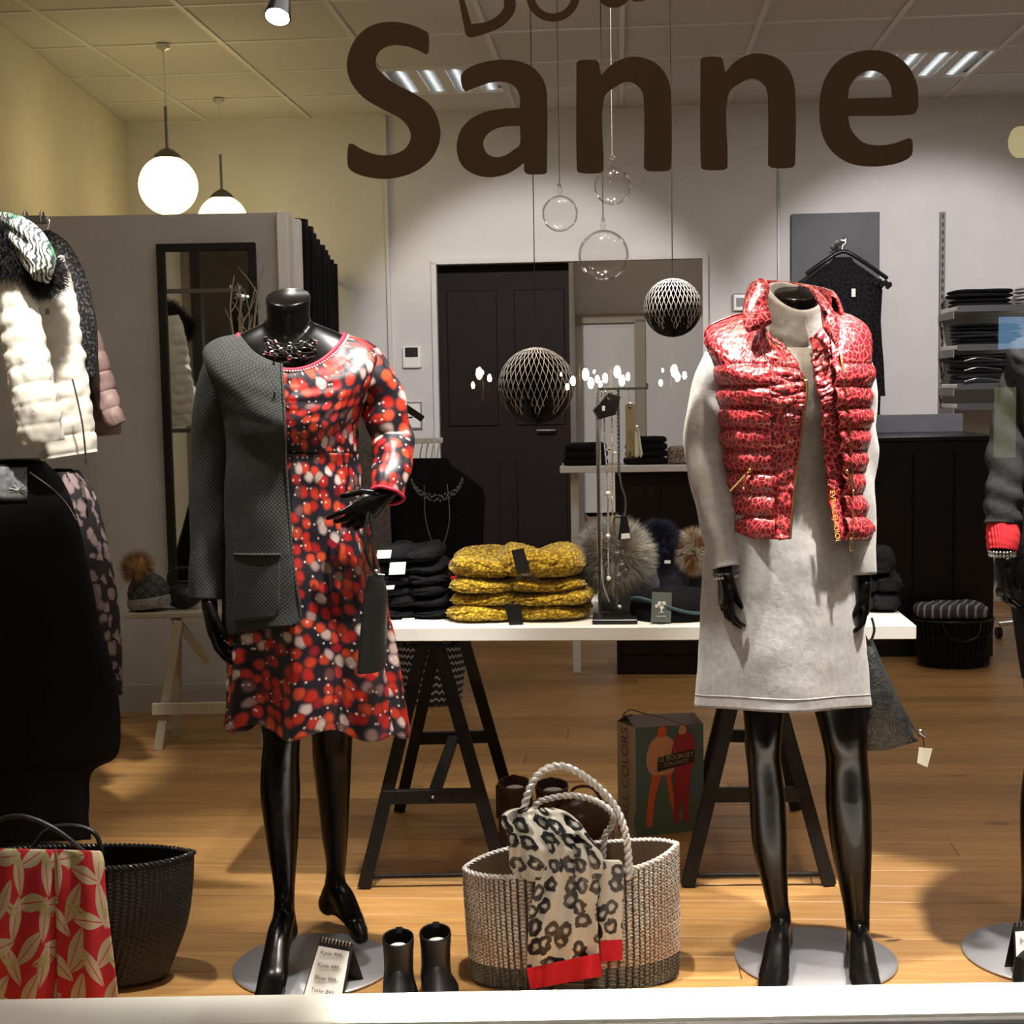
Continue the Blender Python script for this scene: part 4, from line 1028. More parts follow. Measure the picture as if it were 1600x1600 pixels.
q = MB(); CD.surf(q, lambda v: CD.a_of(372, v), lambda v: CD.a_of(440 - max(0, v - 8.2) * 22, v), va, vb, 20, 14, .0085); solid(q.build('patch_pocket', 'dots', t), .003)
q = MB(); q.tube([CD.pt(CD.a_of(lerp(372, 441, i / 14), va), va, .010 + .003 * sin(i / 14 * pi)) for i in range(15)], .0032, 8); q.build('pocket_welt', 'dots', t)
for y in (566, 618):
    v = CD.v_of(y, -1.75); p = CD.pt(CD.a_of(431, v), v, .009)
    q = MB(); q.box(p, (.0035, .003, .013)); q.build('buttonhole', 'black_matte', t, smooth=False)
# necklace of the left mannequin: coiled silver wires with square beads
t = thing('necklace', 'silver multi-strand choker with square beads on the left mannequin', 'necklace', P(455, 560, D1 - .05))
for k, (rr_, dz, dp) in enumerate(((44, 0, 0), (46, 5, .004), (48, 9, .006), (51, 15, .010), (54, 20, .012))):
    q = MB(); pts = []
    for i in range(49):
        a = 2 * pi * i / 48; c = P(453 + rr_ * 1.08 * cos(a), 520 + dz * .2 + (24 + dz * 1.0) * (.5 - .5 * sin(a)) * 1.0 - 8 + 2 * sin(a * 3 + k), D1 + sin(a) * (.06 + dp)); pts.append(c)
    q.tube(pts, .0013, 6); q.build('strand', 'chrome', t)
    for j in range(5):
        a = -pi / 2 + (j - 2) * .42 + .13 * k; i = (a % (2 * pi)) / (2 * pi) * 48; p = pts[int(i) % 48]
        q = MB(); q.box(p, (.010, .009, .010), Matrix.Rotation(j + k, 3, 'Y'), bev=.002); q.build('bead', 'chrome' if (j + k) % 2 else 'black', t, smooth=False)
# bag held by the left mannequin
def lzd():
    m = mat('black_embossed_leather', (.008, .009, .0085), .38, spec=.5); v = coords(m); vo = N(m, 'ShaderNodeTexVoronoi'); L(m, v, vo.inputs['Vector']); vo.inputs['Scale'].default_value = 260; bump(m, vo.outputs['Distance'], .35, .0015); return m
M['leather'] = lzd()
t = thing('wristlet_bag', 'slim black leather wristlet hanging from the left mannequin’s raised hand', 'bag', P(582, 1045, D1 - .19))
q = MB(); rings = []
for i in range(15):
    v = i / 14; y = lerp(897, 1044, v); x0_ = interp([(0, 578), (.12, 572), (.5, 567), (1, 561)], v)[0]; x1_ = interp([(0, 592), (.1, 600), (.25, 604), (1, 600)], v)[0]
    c = P((x0_ + x1_) / 2, y, D1 - .19); hw = (x1_ - x0_) / 2 * D1 / FPX; dp = .012 + .045 * v
    rings.append([c + Vector((spow(cos(2 * pi * j / 24), .6) * hw, spow(sin(2 * pi * j / 24), .7) * dp + .02 * cos(2 * pi * j / 24), 0)) for j in range(24)])
q.loft(rings, True, True, True); q.build('pouch', 'leather', t)
q = MB(); q.tube([P(579, 897, D1 - .19), P(601, 899, D1 - .185)], .003, 8); q.build('zip', 'steel_dark', t)
q = MB(); q.tube(crom([P(576, 800, D1 - .17), P(571, 830, D1 - .18), P(574, 870, D1 - .19), P(588, 899, D1 - .19)], 6), (.0035), 8); q.tube(crom([P(579, 803, D1 - .17), P(583, 840, D1 - .18), P(584, 870, D1 - .19), P(588, 899, D1 - .19)], 6), .0035, 8); q.build('wrist_strap', 'leather', t)
q = MB(); q.ball(P(588, 893, D1 - .195), .005, 8, 6); q.build('ring', 'silver', t)

# ================================================================ right mannequin (grey knit dress, red quilted vest)
D2 = 3.13
m2 = thing('mannequin', 'headless glossy black mannequin under a grey knit dress, standing on a grey round plate', 'mannequin', PZ(1274, 1500, 0), 'headless black mannequins in the window')
q = MB()
body_core(q, D2, [(1242, 44, 530, 550, 528, .045, .045), (1236, 90, 545, 570, 540, .06, .06), (1232, 108, 568, 595, 570, .075, .07), (1232, 100, 615, 625, 615, .09, .085), (1230, 84, 665, 668, 665, .095, .08),
                  (1225, 74, 740, 740, 740, .08, .078), (1221, 92, 820, 820, 820, .09, .09), (1221, 106, 880, 880, 880, .09, .095), (1222, 108, 950, 950, 950, .09, .09)],
          [(1244, 462, 33, .38), (1244, 468, 34, .34), (1244, 490, 33, .2), (1243, 520, 34, .1), (1242, 540, 42, 0), (1242, 556, 52, 0)])
for spec in ([(1190, 900, D2, 50), (1192, 1000, D2, 44), (1193, 1090, D2 - .01, 35), (1193, 1150, D2 - .02, 29), (1194, 1190, D2 - .01, 27), (1199, 1250, D2, 29), (1203, 1320, D2, 28), (1212, 1390, D2 - .01, 20), (1220, 1440, D2 - .02, 15.5)],
             [(1270, 900, D2, 52), (1290, 1000, D2, 50), (1310, 1090, D2, 43), (1319, 1150, D2 - .01, 36), (1323, 1190, D2, 33.5), (1326, 1260, D2 + .01, 36), (1331, 1330, D2 + .01, 32), (1338, 1410, D2, 22), (1341, 1452, D2 - .01, 19)]):
    p_, r_ = limb_pts(spec); q.tube(p_, r_, 18)
foot(q, P(1220, 1442, D2 - .02), PZ(1208, 1535, .028), PZ(1203, 1570, .018))
foot(q, P(1341, 1452, D2 - .01), PZ(1352, 1538, .028), PZ(1366, 1568, .018))
for spec in ([(1124, 560, D2, 24), (1110, 620, D2, 23), (1104, 690, D2, 21), (1112, 760, D2 - .03, 18), (1124, 830, D2 - .06, 15), (1133, 890, D2 - .09, 13)],
             [(1335, 560, D2, 24), (1345, 620, D2, 22), (1346, 700, D2, 20), (1344, 780, D2 - .01, 17), (1346, 850, D2 - .02, 14), (1350, 900, D2 - .03, 13)]):
    p_, r_ = limb_pts(spec); q.tube(p_, r_, 16)
remesh(q.build('body', 'mannequin', m2), .0055, 8)
hand(m2, P(1133, 892, D2 - .09), (-.02, -.12, -1), (.30, -1, -.05), (-1, -.3, 0), .84, (.22, .55, .5), thumb=.16, spread=.16)
hand(m2, P(1351, 905, D2 - .03), (.02, -.05, -1), (-.2, -1, 0), (1, 0, 0), .84, (.35, .55, .5), thumb=.2)
disc(m2, PZ(1274, 1500, 0)); neck_cap(m2, 1244, 459, 34, .38, D2)

GD = Shell(D2, [(1242, 48, 522, 542, 512, .062, .06), (1235, 92, 533, 566, 530, .085, .08), (1231, 118, 556, 592, 560, .098, .09), (1231, 108, 610, 630, 610, .108, .095), (1230, 96, 665, 670, 665, .112, .095), (1225, 88, 740, 740, 740, .10, .092),
                (1222, 103, 815, 815, 815, .108, .105), (1220, 119, 880, 880, 880, .12, .115), (1222, 123, 960, 962, 960, .128, .12), (1223, 128, 1040, 1044, 1040, .135, .125), (1224, 132, 1104, 1112, 1100, .14, .13)])
t = thing('knit_dress', 'light grey wool knit dress with folded turtleneck, worn under the red vest', 'dress', P(1224, 1108, D2), 'garments worn by the mannequins')
def gf(a, v):
    return .003 * nz(a * 2, v * 1.2, 7) + (.010 * ((v - 6) / 4) * sin(a * 4 + 1.2) + .0015 * nz(a * 3, v * 2.5, 1) if v > 6 else 0)
q = MB(); GD.surf(q, 0, 2 * pi, 0, 10, 110, 90, gf, None, True); solid(q.build('body', 'grey_knit', t), .003)
q = MB(); q.tube([GD.pt(lerp(0, 2 * pi, i / 100), 9.62, .001 + gf(lerp(0, 2 * pi, i / 100), 9.62)) for i in range(101)], .0018, 6); q.build('hem_seam', 'grey_knit', t)
q = MB(); q.tube([GD.pt(GD.a_of(1166, v), v, .0005 + gf(GD.a_of(1166, v), v)) for v in [9 + i / 10 for i in range(11)]], .0010, 6); q.build('side_seam', 'grey_knit', t)
TN = Shell(D2, [(1242, 52, 522, 545, 512, .066, .062), (1241, 50, 508, 530, 500, .066, .062), (1240, 47, 490, 514, 480, .062, .058), (1239, 45, 468, 492, 450, .058, .054, 8), (1239, 43, 461, 484, 444, .055, .050, 13), (1240, 39, 462, 483, 446, .050, .046, 13), (1241, 37, 476, 500, 462, .047, .044, 10), (1242, 36, 500, 525, 490, .045, .043, 5)])
q = MB(); TN.surf(q, 0, 2 * pi, 0, 7, 56, 34, lambda a, v: .0015 * nz(a * 2, v, 5), None, True); q.build('turtleneck', 'grey_knit', t)
q = MB(); rr = [P(1242 + 53 * cos(a), 522 + (14 if sin(a) < 0 else 5) * abs(sin(a)) ** 1.3 * (1 if sin(a) < 0 else -1), D2 + sin(a) * .072) for a in [2 * pi * i / 40 for i in range(41)]]
sleeve(t, [(1128, 560, D2, 28), (1116, 590, D2, 30), (1106, 635, D2, 31), (1103, 690, D2, 34), (1107, 735, D2 - .02, 33), (1117, 790, D2 - .05, 30), (1126, 840, D2 - .07, 26), (1134, 888, D2 - .09, 23)], 'grey_knit', wr=.004, seed=2)
sleeve(t, [(1330, 556, D2, 26), (1341, 590, D2, 27), (1345, 640, D2, 25), (1346, 700, D2, 25), (1344, 760, D2 - .01, 24), (1344, 830, D2 - .02, 24), (1348, 898, D2 - .03, 20)], 'grey_knit', wr=.004, seed=6)

VS = Shell(D2, [(1240, 54, 488, 540, 488, .085, .075), (1236, 90, 497, 566, 500, .118, .10), (1230, 120, 520, 598, 534, .142, .11), (1238, 114, 572, 625, 575, .152, .12), (1240, 110, 612, 645, 612, .150, .12), (1240, 109, 660, 672, 660, .142, .118),
                (1240, 102, 720, 722, 720, .13, .115), (1241, 100, 770, 772, 770, .132, .118), (1251, 104, 842, 842, 836, .142, .125)])
t = thing('quilted_vest', 'shiny red leopard-print quilted vest with gold zips, worn open over the grey dress', 'vest', P(1240, 845, D2), 'garments worn by the mannequins')
BAF = [568, 604, 636, 670, 704, 738, 772, 806, 842]
def baf_off(y, amp=.0155):
    if y < 568: return .006
    for a_, b_ in zip(BAF, BAF[1:]):
        if y < b_:
            t_ = (y - a_) / (b_ - a_); return amp * max(0, sin(pi * max(0, min(1, t_)))) ** .55
    return 0
def yof(sh, a, v): q_ = sh.par(v); return lerp(q_[2], q_[3] if sin(a) < 0 else q_[4], abs(sin(a)) ** 1.6)
LE = [(500, 1200), (515, 1204), (540, 1226), (566, 1244), (600, 1257), (621, 1257), (664, 1251), (706, 1247), (761, 1240), (842, 1235)]
RE = [(500, 1262), (521, 1264), (557, 1267), (600, 1273), (642, 1283), (685, 1285), (761, 1291), (845, 1304)]
def edge_a(tab):
    def f(v):
        a = -1.6
        for _ in range(8): a = VS.a_of(interp(tab, yof(VS, a, v))[0], v)
        return a
    return f
eL, eR = edge_a(LE), edge_a(RE)
eLp = edge_a([(y, min(x - 6, lerp(1196, 1207, (y - 500) / 340))) for y, x in LE]); eRp = edge_a([(y, max(x + 8, lerp(1296, 1322, (y - 500) / 340))) for y, x in RE])
def vo_(a, v):
    y = yof(VS, a, v); return .004 + baf_off(y) + .0035 * nz(a * 14, v * 5, 3) * (1 if v < 8 else .3)
def vo_flat(a, v): return .007 + .0075 * nz(a * 4, v * 3.3, 8) + .004 * nz(a * 12, v * 8, 2)
eLq = edge_a([(y, min(x - 2, lerp(1203, 1214, (y - 500) / 340))) for y, x in LE]); eRq = edge_a([(y, max(x + 3, lerp(1289, 1315, (y - 500) / 340))) for y, x in RE])
q = MB(); VS.surf(q, eLq, lambda v: -pi, 0, 8, 40, 150, vo_); solid(q.build('front_panel', 'leopard', t), .004, -1)
q = MB(); VS.surf(q, eRq, lambda v: 0, 0, 8, 34, 150, vo_); solid(q.build('front_panel', 'leopard', t), .004, -1)
q = MB(); VS.surf(q, eLp, eL, 0, 8, 14, 150, vo_flat); solid(q.build('placket', 'leopard', t), .005, -1)
q = MB(); VS.surf(q, eRp, eR, 0, 8, 14, 150, vo_flat); M['gold_thread'] = mat('gold_thread', (.80, .50, .12), .5); plR = solid(q.build('placket', 'leopard', t), .005, -1)
q = MB(); VS.surf(q, 0, pi, 0, 8, 50, 100, vo_); solid(q.build('back_panel', 'leopard', t), .004, -1)
def zipline(f, v0, v1, off, name, dx=0):
    q = MB(); q.tube([VS.pt(f(v) , v, off) for v in [lerp(v0, v1, i / 60) for i in range(61)]], .0028, 6); return q.build(name, 'gold', t)
zL_ = zipline(eL, 1.8, 7.98, .015, 'front_zip')
zR = edge_a([(500, 1290), (560, 1302), (640, 1312), (740, 1317), (845, 1320)]); zR_ = zipline(zR, 1.4, 8, .021, 'front_zip')
# zip pulls and pocket zips
def gbar(a_, b_, D, r=.0028, nm='pocket_zip'):
    q = MB(); q.tube([P(*a_, D), P(*b_, D)], r, 8); q.ball(P(*b_, D - .002), r * 1.9, 8, 6); q.build(nm, 'gold', t)
dzl = VS.pt(-2.3, VS.v_of(755, -2.3), .02).y
gbar((1141, 768), (1172, 735), dzl - .006); gbar((1166, 738), (1162, 764), dzl - .012, .0022, 'zip_pull')
dzr = VS.pt(-.65, VS.v_of(755, -.65), .02).y
gbar((1335, 762), (1323, 737), dzr - .012); gbar((1326, 742), (1333, 768), dzr - .02, .0022, 'zip_pull')
p = VS.pt(zR(7.9), 7.95, .016); q = MB(); q.box(p + Vector((0, -.003, -.012)), (.008, .004, .03), bev=.001); q.build('zip_pull', 'gold', zR_)
p = VS.pt(eL(2.0), 2.0, .012); q = MB(); q.box(p + Vector((0, -.003, -.004)), (.008, .005, .014), bev=.001); q.build('zip_pull', 'gold', zL_)
# vertical lettering on the facing
va = VS.v_of(806, -1.0); va = VS.v_of(806, -1.0); pc = P(1304.5, 806, VS.pt(VS.a_of(1304.5, va), va, .016).y - .008)
text('facing_lettering', 'EVRACEJAUIOI', .0165, frame(pc, (0.12, 0, -1), (1, .35, .12)), 'gold_thread', plR, .0006)
# stand-up collar with folded wings
q = MB(); rings = []
prof = [(53, 514, 0, .0), (56, 490, 0, .0), (57, 462, 0, .0), (60, 448, 0, .004), (66, 452, 0, .008), (72, 468, 0, .008), (76, 484, 1, .010), (77, 496, 1, .012)]
for k, (hw, y, w, o_) in enumerate(prof):
    r_ = []
    for j in range(61):
        en = (-20, -18, -14, -10, -10, -12, -14, -16)[k]; a = lerp(radians(en), radians(180 - en), j / 60); fr = max(0, -sin(a)) ; bk = max(0, sin(a))
        yy = y + fr * (26 if k < 5 else 30 + 14 * w * fr) + (8 * cos(a) if k in (2, 3, 4, 5) else 0) - bk * 8
        ww = hw * (1 + .05 * nz(a * 4, k * .8, 2))
        D = D2 + (sin(a) * (.080 + .022 * (k >= 4) + .010 * w)); r_.append(P(1240 + ww * cos(a), yy, D))
    rings.append(r_)
q.loft(rings, closed=False); o = q.build('collar', 'leopard', t); solid(o, .007, 0); sub(o, 1)
def pillow(name, poly, Df, bulge, m, parent, uvk=D2 / FPX):
    """quilted flat piece with a soft bulge; poly in picture units"""
    pp = [p for p in smooth_poly(poly, 6)]; cx = sum(p[0] for p in pp) / len(pp); cy = sum(p[1] for p in pp) / len(pp); rings = []; n = len(pp); q = MB()
    ss = (1, .985, .93, .8, .6, .35, .02)
    for s_ in ss:
        rings.append([P(cx + (x - cx) * s_, cy + (y - cy) * s_, Df(cx + (x - cx) * s_, cy + (y - cy) * s_) - bulge * sqrt(max(0, 1 - s_ * s_)) * (1 + .35 * nz(x * .06 * s_, y * .06 * s_, 3))) for x, y in pp])
    k = len(q.f); 
    for i in range(len(ss) - 1):
        for j in range(n):
            j2 = (j + 1) % n; f_ = [rings[i][j], rings[i][j2], rings[i + 1][j2], rings[i + 1][j]]
            pr = [((cx + (pp[jj][0] - cx) * s_) * uvk, -(cy + (pp[jj][1] - cy) * s_) * uvk) for jj, s_ in ((j, ss[i]), (j2, ss[i]), (j2, ss[i + 1]), (j, ss[i + 1]))]
            q.add(f_, [(0, 1, 2, 3)], [pr])
    return solid(q.build(name, m, parent, weld=1e-6), .005, 1)
pillow('collar_wing', [(1186, 438), (1176, 456), (1166, 480), (1165, 505), (1169, 516), (1186, 511), (1203, 504), (1199, 488), (1195, 470), (1199, 448), (1194, 440)], lambda x, y: D2 - .060 - (y - 440) * .0008, .014, 'leopard', t)
pillow('collar_wing', [(1262, 446), (1280, 456), (1296, 474), (1308, 497), (1312, 522), (1308, 545), (1298, 530), (1287, 515), (1283, 495), (1281, 476), (1272, 458)], lambda x, y: D2 - .060 - (y - 440) * .0008, .014, 'leopard', t)
# bracelets
def bracelet(name, label, c, ax, r, n, parts_m, group=None):
    t = thing(name, label, 'bracelet', c, group); c = Vector(c); ax = Vector(ax).normalized(); x = ax.cross(Vector((0, 1, 0))).normalized(); y = ax.cross(x)
    for k in range(n):
        cc = c + ax * .0075 * k; q = MB()
        for j in range(22):
            a = 2 * pi * j / 22; q.ball(cc + x * cos(a) * r + y * sin(a) * r * .85, .0036, 6, 5)
        q.build('bead_strand', parts_m[k % len(parts_m)], t)
bracelet('bracelet', 'dark silver beaded bracelets on the wrist below the white-lit grey sleeve', P(1134, 895, D2 - .09), (.1, 0, -1), .026, 2, ['steel_dark', 'silver'])
# clutch on the right
def croc():
    m = mat('charcoal_croc_leather', (.022, .023, .023), .42, spec=.5); v = coords(m); vo = N(m, 'ShaderNodeTexVoronoi', feature='DISTANCE_TO_EDGE'); L(m, v, vo.inputs['Vector']); vo.inputs['Scale'].default_value = 120
    n = noise_(m, v, 40, 4); setc(m, ramp(m, n.outputs[0], [(.35, (.018, .02, .02)), (.65, (.040, .042, .042))])); bump(m, vo.outputs[0], .8, .003); return m
M['croc'] = croc()
t = thing('triangular_clutch', 'charcoal textured triangular clutch hanging behind the grey dress hem', 'bag', P(1390, 1170, D2 + .02))
q = MB(); rings = []
for i in range(17):
    v = i / 16; y0_ = lerp(1000, 1172, v); xa = lerp(1346, 1338, v); xb = interp([(0, 1362), (.2, 1376), (.5, 1400), (.8, 1428), (.88, 1437), (1, 1388)], v)[0]
    c = P((xa + xb) / 2, y0_, D2 + .02); hw = (xb - xa) / 2 * D2 / FPX; dp = .006 + .03 * sin(pi * min(1, v * 1.05)) ** .8 + .002
    rings.append([c + Vector((spow(cos(2 * pi * j / 28), .8) * hw, sin(2 * pi * j / 28) * dp + .004 * nz(j, v * 4), -.018 * cos(2 * pi * j / 28) * (v > .8) * (1 - v) * 5)) for j in range(28)])
q.loft(rings, True, True, True); q.build('pouch', 'croc', t)
q = MB(); q.tube([P(interp([(0, 1362), (.2, 1376), (.5, 1400), (.8, 1428), (.88, 1438)], v)[0], lerp(1000, 1172, v), D2 + .015) for v in [i / 20 * .88 for i in range(21)]], .0025, 6); zc_ = q.build('zip', 'silver', t)
q = MB(); q.tube(crom([P(1353, 965, D2), P(1349, 985, D2), P(1358, 1004, D2 + .01), P(1366, 985, D2), P(1362, 965, D2)], 5), .003, 6); q.build('wrist_strap', 'croc', t)
q = MB(); q.ball(P(1438, 1143, D2 + .01), .006, 8, 6); q.tube([P(1439, 1145, D2 + .01), P(1446, 1150, D2 + .01)], .004, 8); q.build('zip_pull', 'silver', zc_)
q = MB(); q.tube([P(1442, 1148, D2 + .01), P(1444, 1168, D2 + .01)], .0012, 5); q.build('tag_cord', 'black', t)
q = MB(); q.poly([P(1436, 1168, D2), P(1457, 1170, D2 + .01), P(1449, 1199, D2 + .005), P(1433, 1192, D2 - .005)], .0012, (0, 1, 0)); q.build('price_tag', 'paper', t, smooth=False)

# ================================================================ third mannequin, cut by the right edge
D3 = 3.15
m3 = thing('mannequin', 'headless black mannequin cut off by the right edge of the picture', 'mannequin', PZ(1633, 1493, 0), 'headless black mannequins in the window')
q = MB()
body_core(q, D3, [(1680, 44, 530, 550, 528, .045, .045), (1680, 90, 545, 570, 540, .06, .06), (1682, 100, 568, 595, 570, .075, .07), (1684, 90, 615, 625, 615, .09, .085), (1685, 80, 665, 668, 665, .095, .08),
                  (1685, 74, 740, 740, 740, .08, .078), (1684, 92, 820, 820, 820, .09, .09), (1684, 102, 880, 880, 880, .09, .095), (1684, 100, 950, 950, 950, .09, .09)],
          [(1682, 462, 33, .38), (1682, 468, 34, .34), (1682, 490, 33, .2), (1682, 520, 34, .1), (1681, 540, 42, 0), (1681, 556, 52, 0)])
for dx_, x_ in ((-45, 1640), (45, 1705)):
    p_, r_ = limb_pts([(1684 + dx_, 900, D3, 50), (1680 + dx_ * .9, 1000, D3, 44), (1674 + dx_ * .8, 1090, D3, 37), (1668 + dx_ * .8, 1190, D3, 31), (1662 + dx_ * .8, 1260, D3 + .01, 32), (1652 + dx_ * .8, 1380, D3, 21), (1646 + dx_ * .8, 1440, D3 - .02, 16)]); q.tube(p_, r_, 16)
    foot(q, P(1646 + dx_ * .8, 1440, D3 - .02), PZ(1642 + dx_ * .8, 1535, .028), PZ(1642 + dx_ * .8, 1568, .018))
p_, r_ = limb_pts([(1600, 565, D3, 24), (1582, 640, D3, 22), (1570, 720, D3 - .02, 20), (1566, 800, D3 - .06, 16), (1566, 868, D3 - .1, 13)]); q.tube(p_, r_, 14)
p_, r_ = limb_pts([(1772, 565, D3, 24), (1790, 640, D3, 22), (1798, 720, D3, 20), (1796, 800, D3 - .02, 16), (1792, 900, D3 - .05, 13)]); q.tube(p_, r_, 14)
remesh(q.build('body', 'mannequin', m3), .007, 6)
hand(m3, P(1566, 868, D3 - .1), (.0, -.1, -1), (.35, -1, 0), (-1, 0, 0), .82, (.25, .8, .55), thumb=.15, spread=.2)
hand(m3, P(1792, 900, D3 - .05), (.0, -.1, -1), (-.3, -1, 0), (1, 0, 0), .84, (.3, .5, .5), thumb=.2)
disc(m3, PZ(1633, 1493, 0)); neck_cap(m3, 1682, 459, 34, .38, D3)
M['charcoal'] = cloth('charcoal_jersey', (.014, .0145, .015), (.024, .025, .0255), 60, .9, .4, .004, spec=.15)
t = thing('dark_outfit', 'charcoal sweater and black skirt on the mannequin at the right edge', 'outfit', P(1684, 1080, D3), 'garments worn by the mannequins')
OF = Shell(D3, [(1682, 60, 520, 545, 512, .07, .065), (1682, 100, 535, 566, 532, .09, .085), (1684, 112, 560, 592, 560, .10, .095), (1686, 98, 620, 640, 620, .11, .10), (1686, 94, 700, 700, 700, .11, .10), (1685, 98, 790, 790, 790, .11, .105), (1684, 106, 870, 870, 870, .12, .115)])
q = MB(); OF.surf(q, 0, 2 * pi, 0, 6, 70, 50, lambda a, v: .005 * nz(a * 2, v * 2, 3), None, True); solid(q.build('sweater', 'charcoal', t), .003)
OS = Shell(D3, [(1684, 100, 840, 840, 840, .115, .11), (1684, 107, 900, 900, 900, .12, .115), (1686, 100, 980, 980, 980, .12, .115), (1690, 92, 1060, 1062, 1060, .12, .11)])
q = MB(); OS.surf(q, 0, 2 * pi, 0, 3, 60, 20, lambda a, v: .004 * sin(a * 5), None, True); solid(q.build('skirt', 'black_matte', t), .003)
sleeve(t, [(1604, 562, D3, 28), (1588, 620, D3, 30), (1576, 690, D3 - .01, 31), (1571, 750, D3 - .04, 31), (1568, 790, D3 - .06, 29), (1567, 822, D3 - .075, 28)], 'charcoal', wr=.006, seed=4, wfreq=38)
M['red_rib'] = mat('red_rib', (.55, .012, .022), .8); v_ = coords(M['red_rib'], (1, 1, 1)); w_ = N(M['red_rib'], 'ShaderNodeTexWave'); L(M['red_rib'], v_, w_.inputs[0]); w_.inputs['Scale'].default_value = 60; bump(M['red_rib'], w_.outputs[0], .5, .004)
sleeve(t, [(1567, 818, D3 - .073, 25), (1567, 842, D3 - .085, 26), (1566, 862, D3 - .095, 23)], 'red_rib', 'cuff', wr=.001, seed=4)
sleeve(t, [(1770, 562, D3, 28), (1788, 640, D3, 28), (1796, 720, D3, 27), (1794, 800, D3 - .02, 24), (1792, 890, D3 - .05, 20)], 'charcoal', wr=.005, seed=9)
bracelet('bracelet', 'silver bead bracelets below the red cuff at the right edge', P(1566, 862, D3 - .098), (0, 0, -1), .026, 2, ['chrome', 'silver'])
# ================================================================ table on two trestles
TZ = .70; TF = PZ(1432, 977, TZ); tb0 = TF.dot(RY); ta1 = TF.dot(RX); ta0 = PZ(440, 980, TZ).dot(RX); TDEP = .60
M['tabletop'] = cloth('white_tabletop', (.74, .73, .68), (.78, .77, .72), 10, .35, .03, .001)
t = thing('display_table', 'white tabletop lying across two black trestles', 'table', RM((ta0 + ta1) / 2, tb0 + TDEP / 2, TZ - .035))
q = MB(); q.box(RM((ta0 + ta1) / 2, tb0 + TDEP / 2, TZ - .017), (ta1 - ta0, TDEP, .034), ROOM, bev=.002); q.build('tabletop', 'tabletop', t, smooth=False)
def trestle(feetF, feetR, apx, label):
    fl, fr = (PZ(*p, 0) for p in feetF); rl, rr_ = (PZ(*p, 0) for p in feetR); zt = TZ - .037
    cF = (fl + fr) / 2; cR = (rl + rr_) / 2; tF = Vector((cF.x, cF.y + .05, zt)); tR = Vector((cR.x, cR.y - .12, zt))
    aF = tF.dot(RX); 
    t = thing('trestle', label, 'trestle', ((cF.x + cR.x) / 2, (cF.y + cR.y) / 2, 0), 'black wooden trestles under the white table')
    q = MB(); q.bar(tF - RY * .05 - Vector((0, 0, .02)), tR + RY * .05 - Vector((0, 0, .02)), .045, .038, bev=.002); q.build('top_beam', 'black_wood', t, smooth=False)
    for f_, tp in ((fl, tF), (fr, tF), (rl, tR), (rr_, tR)):
        s_ = 1 if f_.x > tp.x else -1
        q = MB(); q.bar(f_ + Vector((0, 0, .003)), tp + RX * (.018 * s_) - Vector((0, 0, .035)), .034, .022, up=(0, 1, 0), bev=.0015); q.build('leg', 'black_wood', t, smooth=False)
    def onleg(f_, tp, z): return f_.lerp(tp, z / zt)
    mids = []
    for (l_, r_, tp) in ((fl, fr, tF), (rl, rr_, tR)):
        z = .235; a_, b_ = onleg(l_, tp, z), onleg(r_, tp, z)
        q = MB(); q.bar(a_ - RX * .012, b_ + RX * .012, .036, .020, up=(0, 1, 0), bev=.0015); q.build('crossbar', 'black_wood', t, smooth=False); mids.append((a_ + b_) / 2)
        q = MB(); q.ball((a_ + b_) / 2 - RY * .012, .0045, 8, 6); q.build('bolt', 'silver', t)
    q = MB(); q.bar(mids[0], mids[1], .030, .020, bev=.0015); q.build('stretcher', 'black_wood', t, smooth=False)
    q = MB(); q.bar(onleg(fl, tF, .03), onleg(fr, tF, .03), .010, .010, bev=.001); q.build('foot_rail', 'black_wood', t, smooth=False)
trestle(((569, 1388), (790, 1384)), ((624, 1268), (800, 1262)), 0, 'black trestle under the left part of the table, near the red dress')
trestle(((1074, 1386), (1296, 1384)), ((1092, 1262), (1243, 1266)), 0, 'black trestle under the right part of the table, behind the right mannequin’s legs')

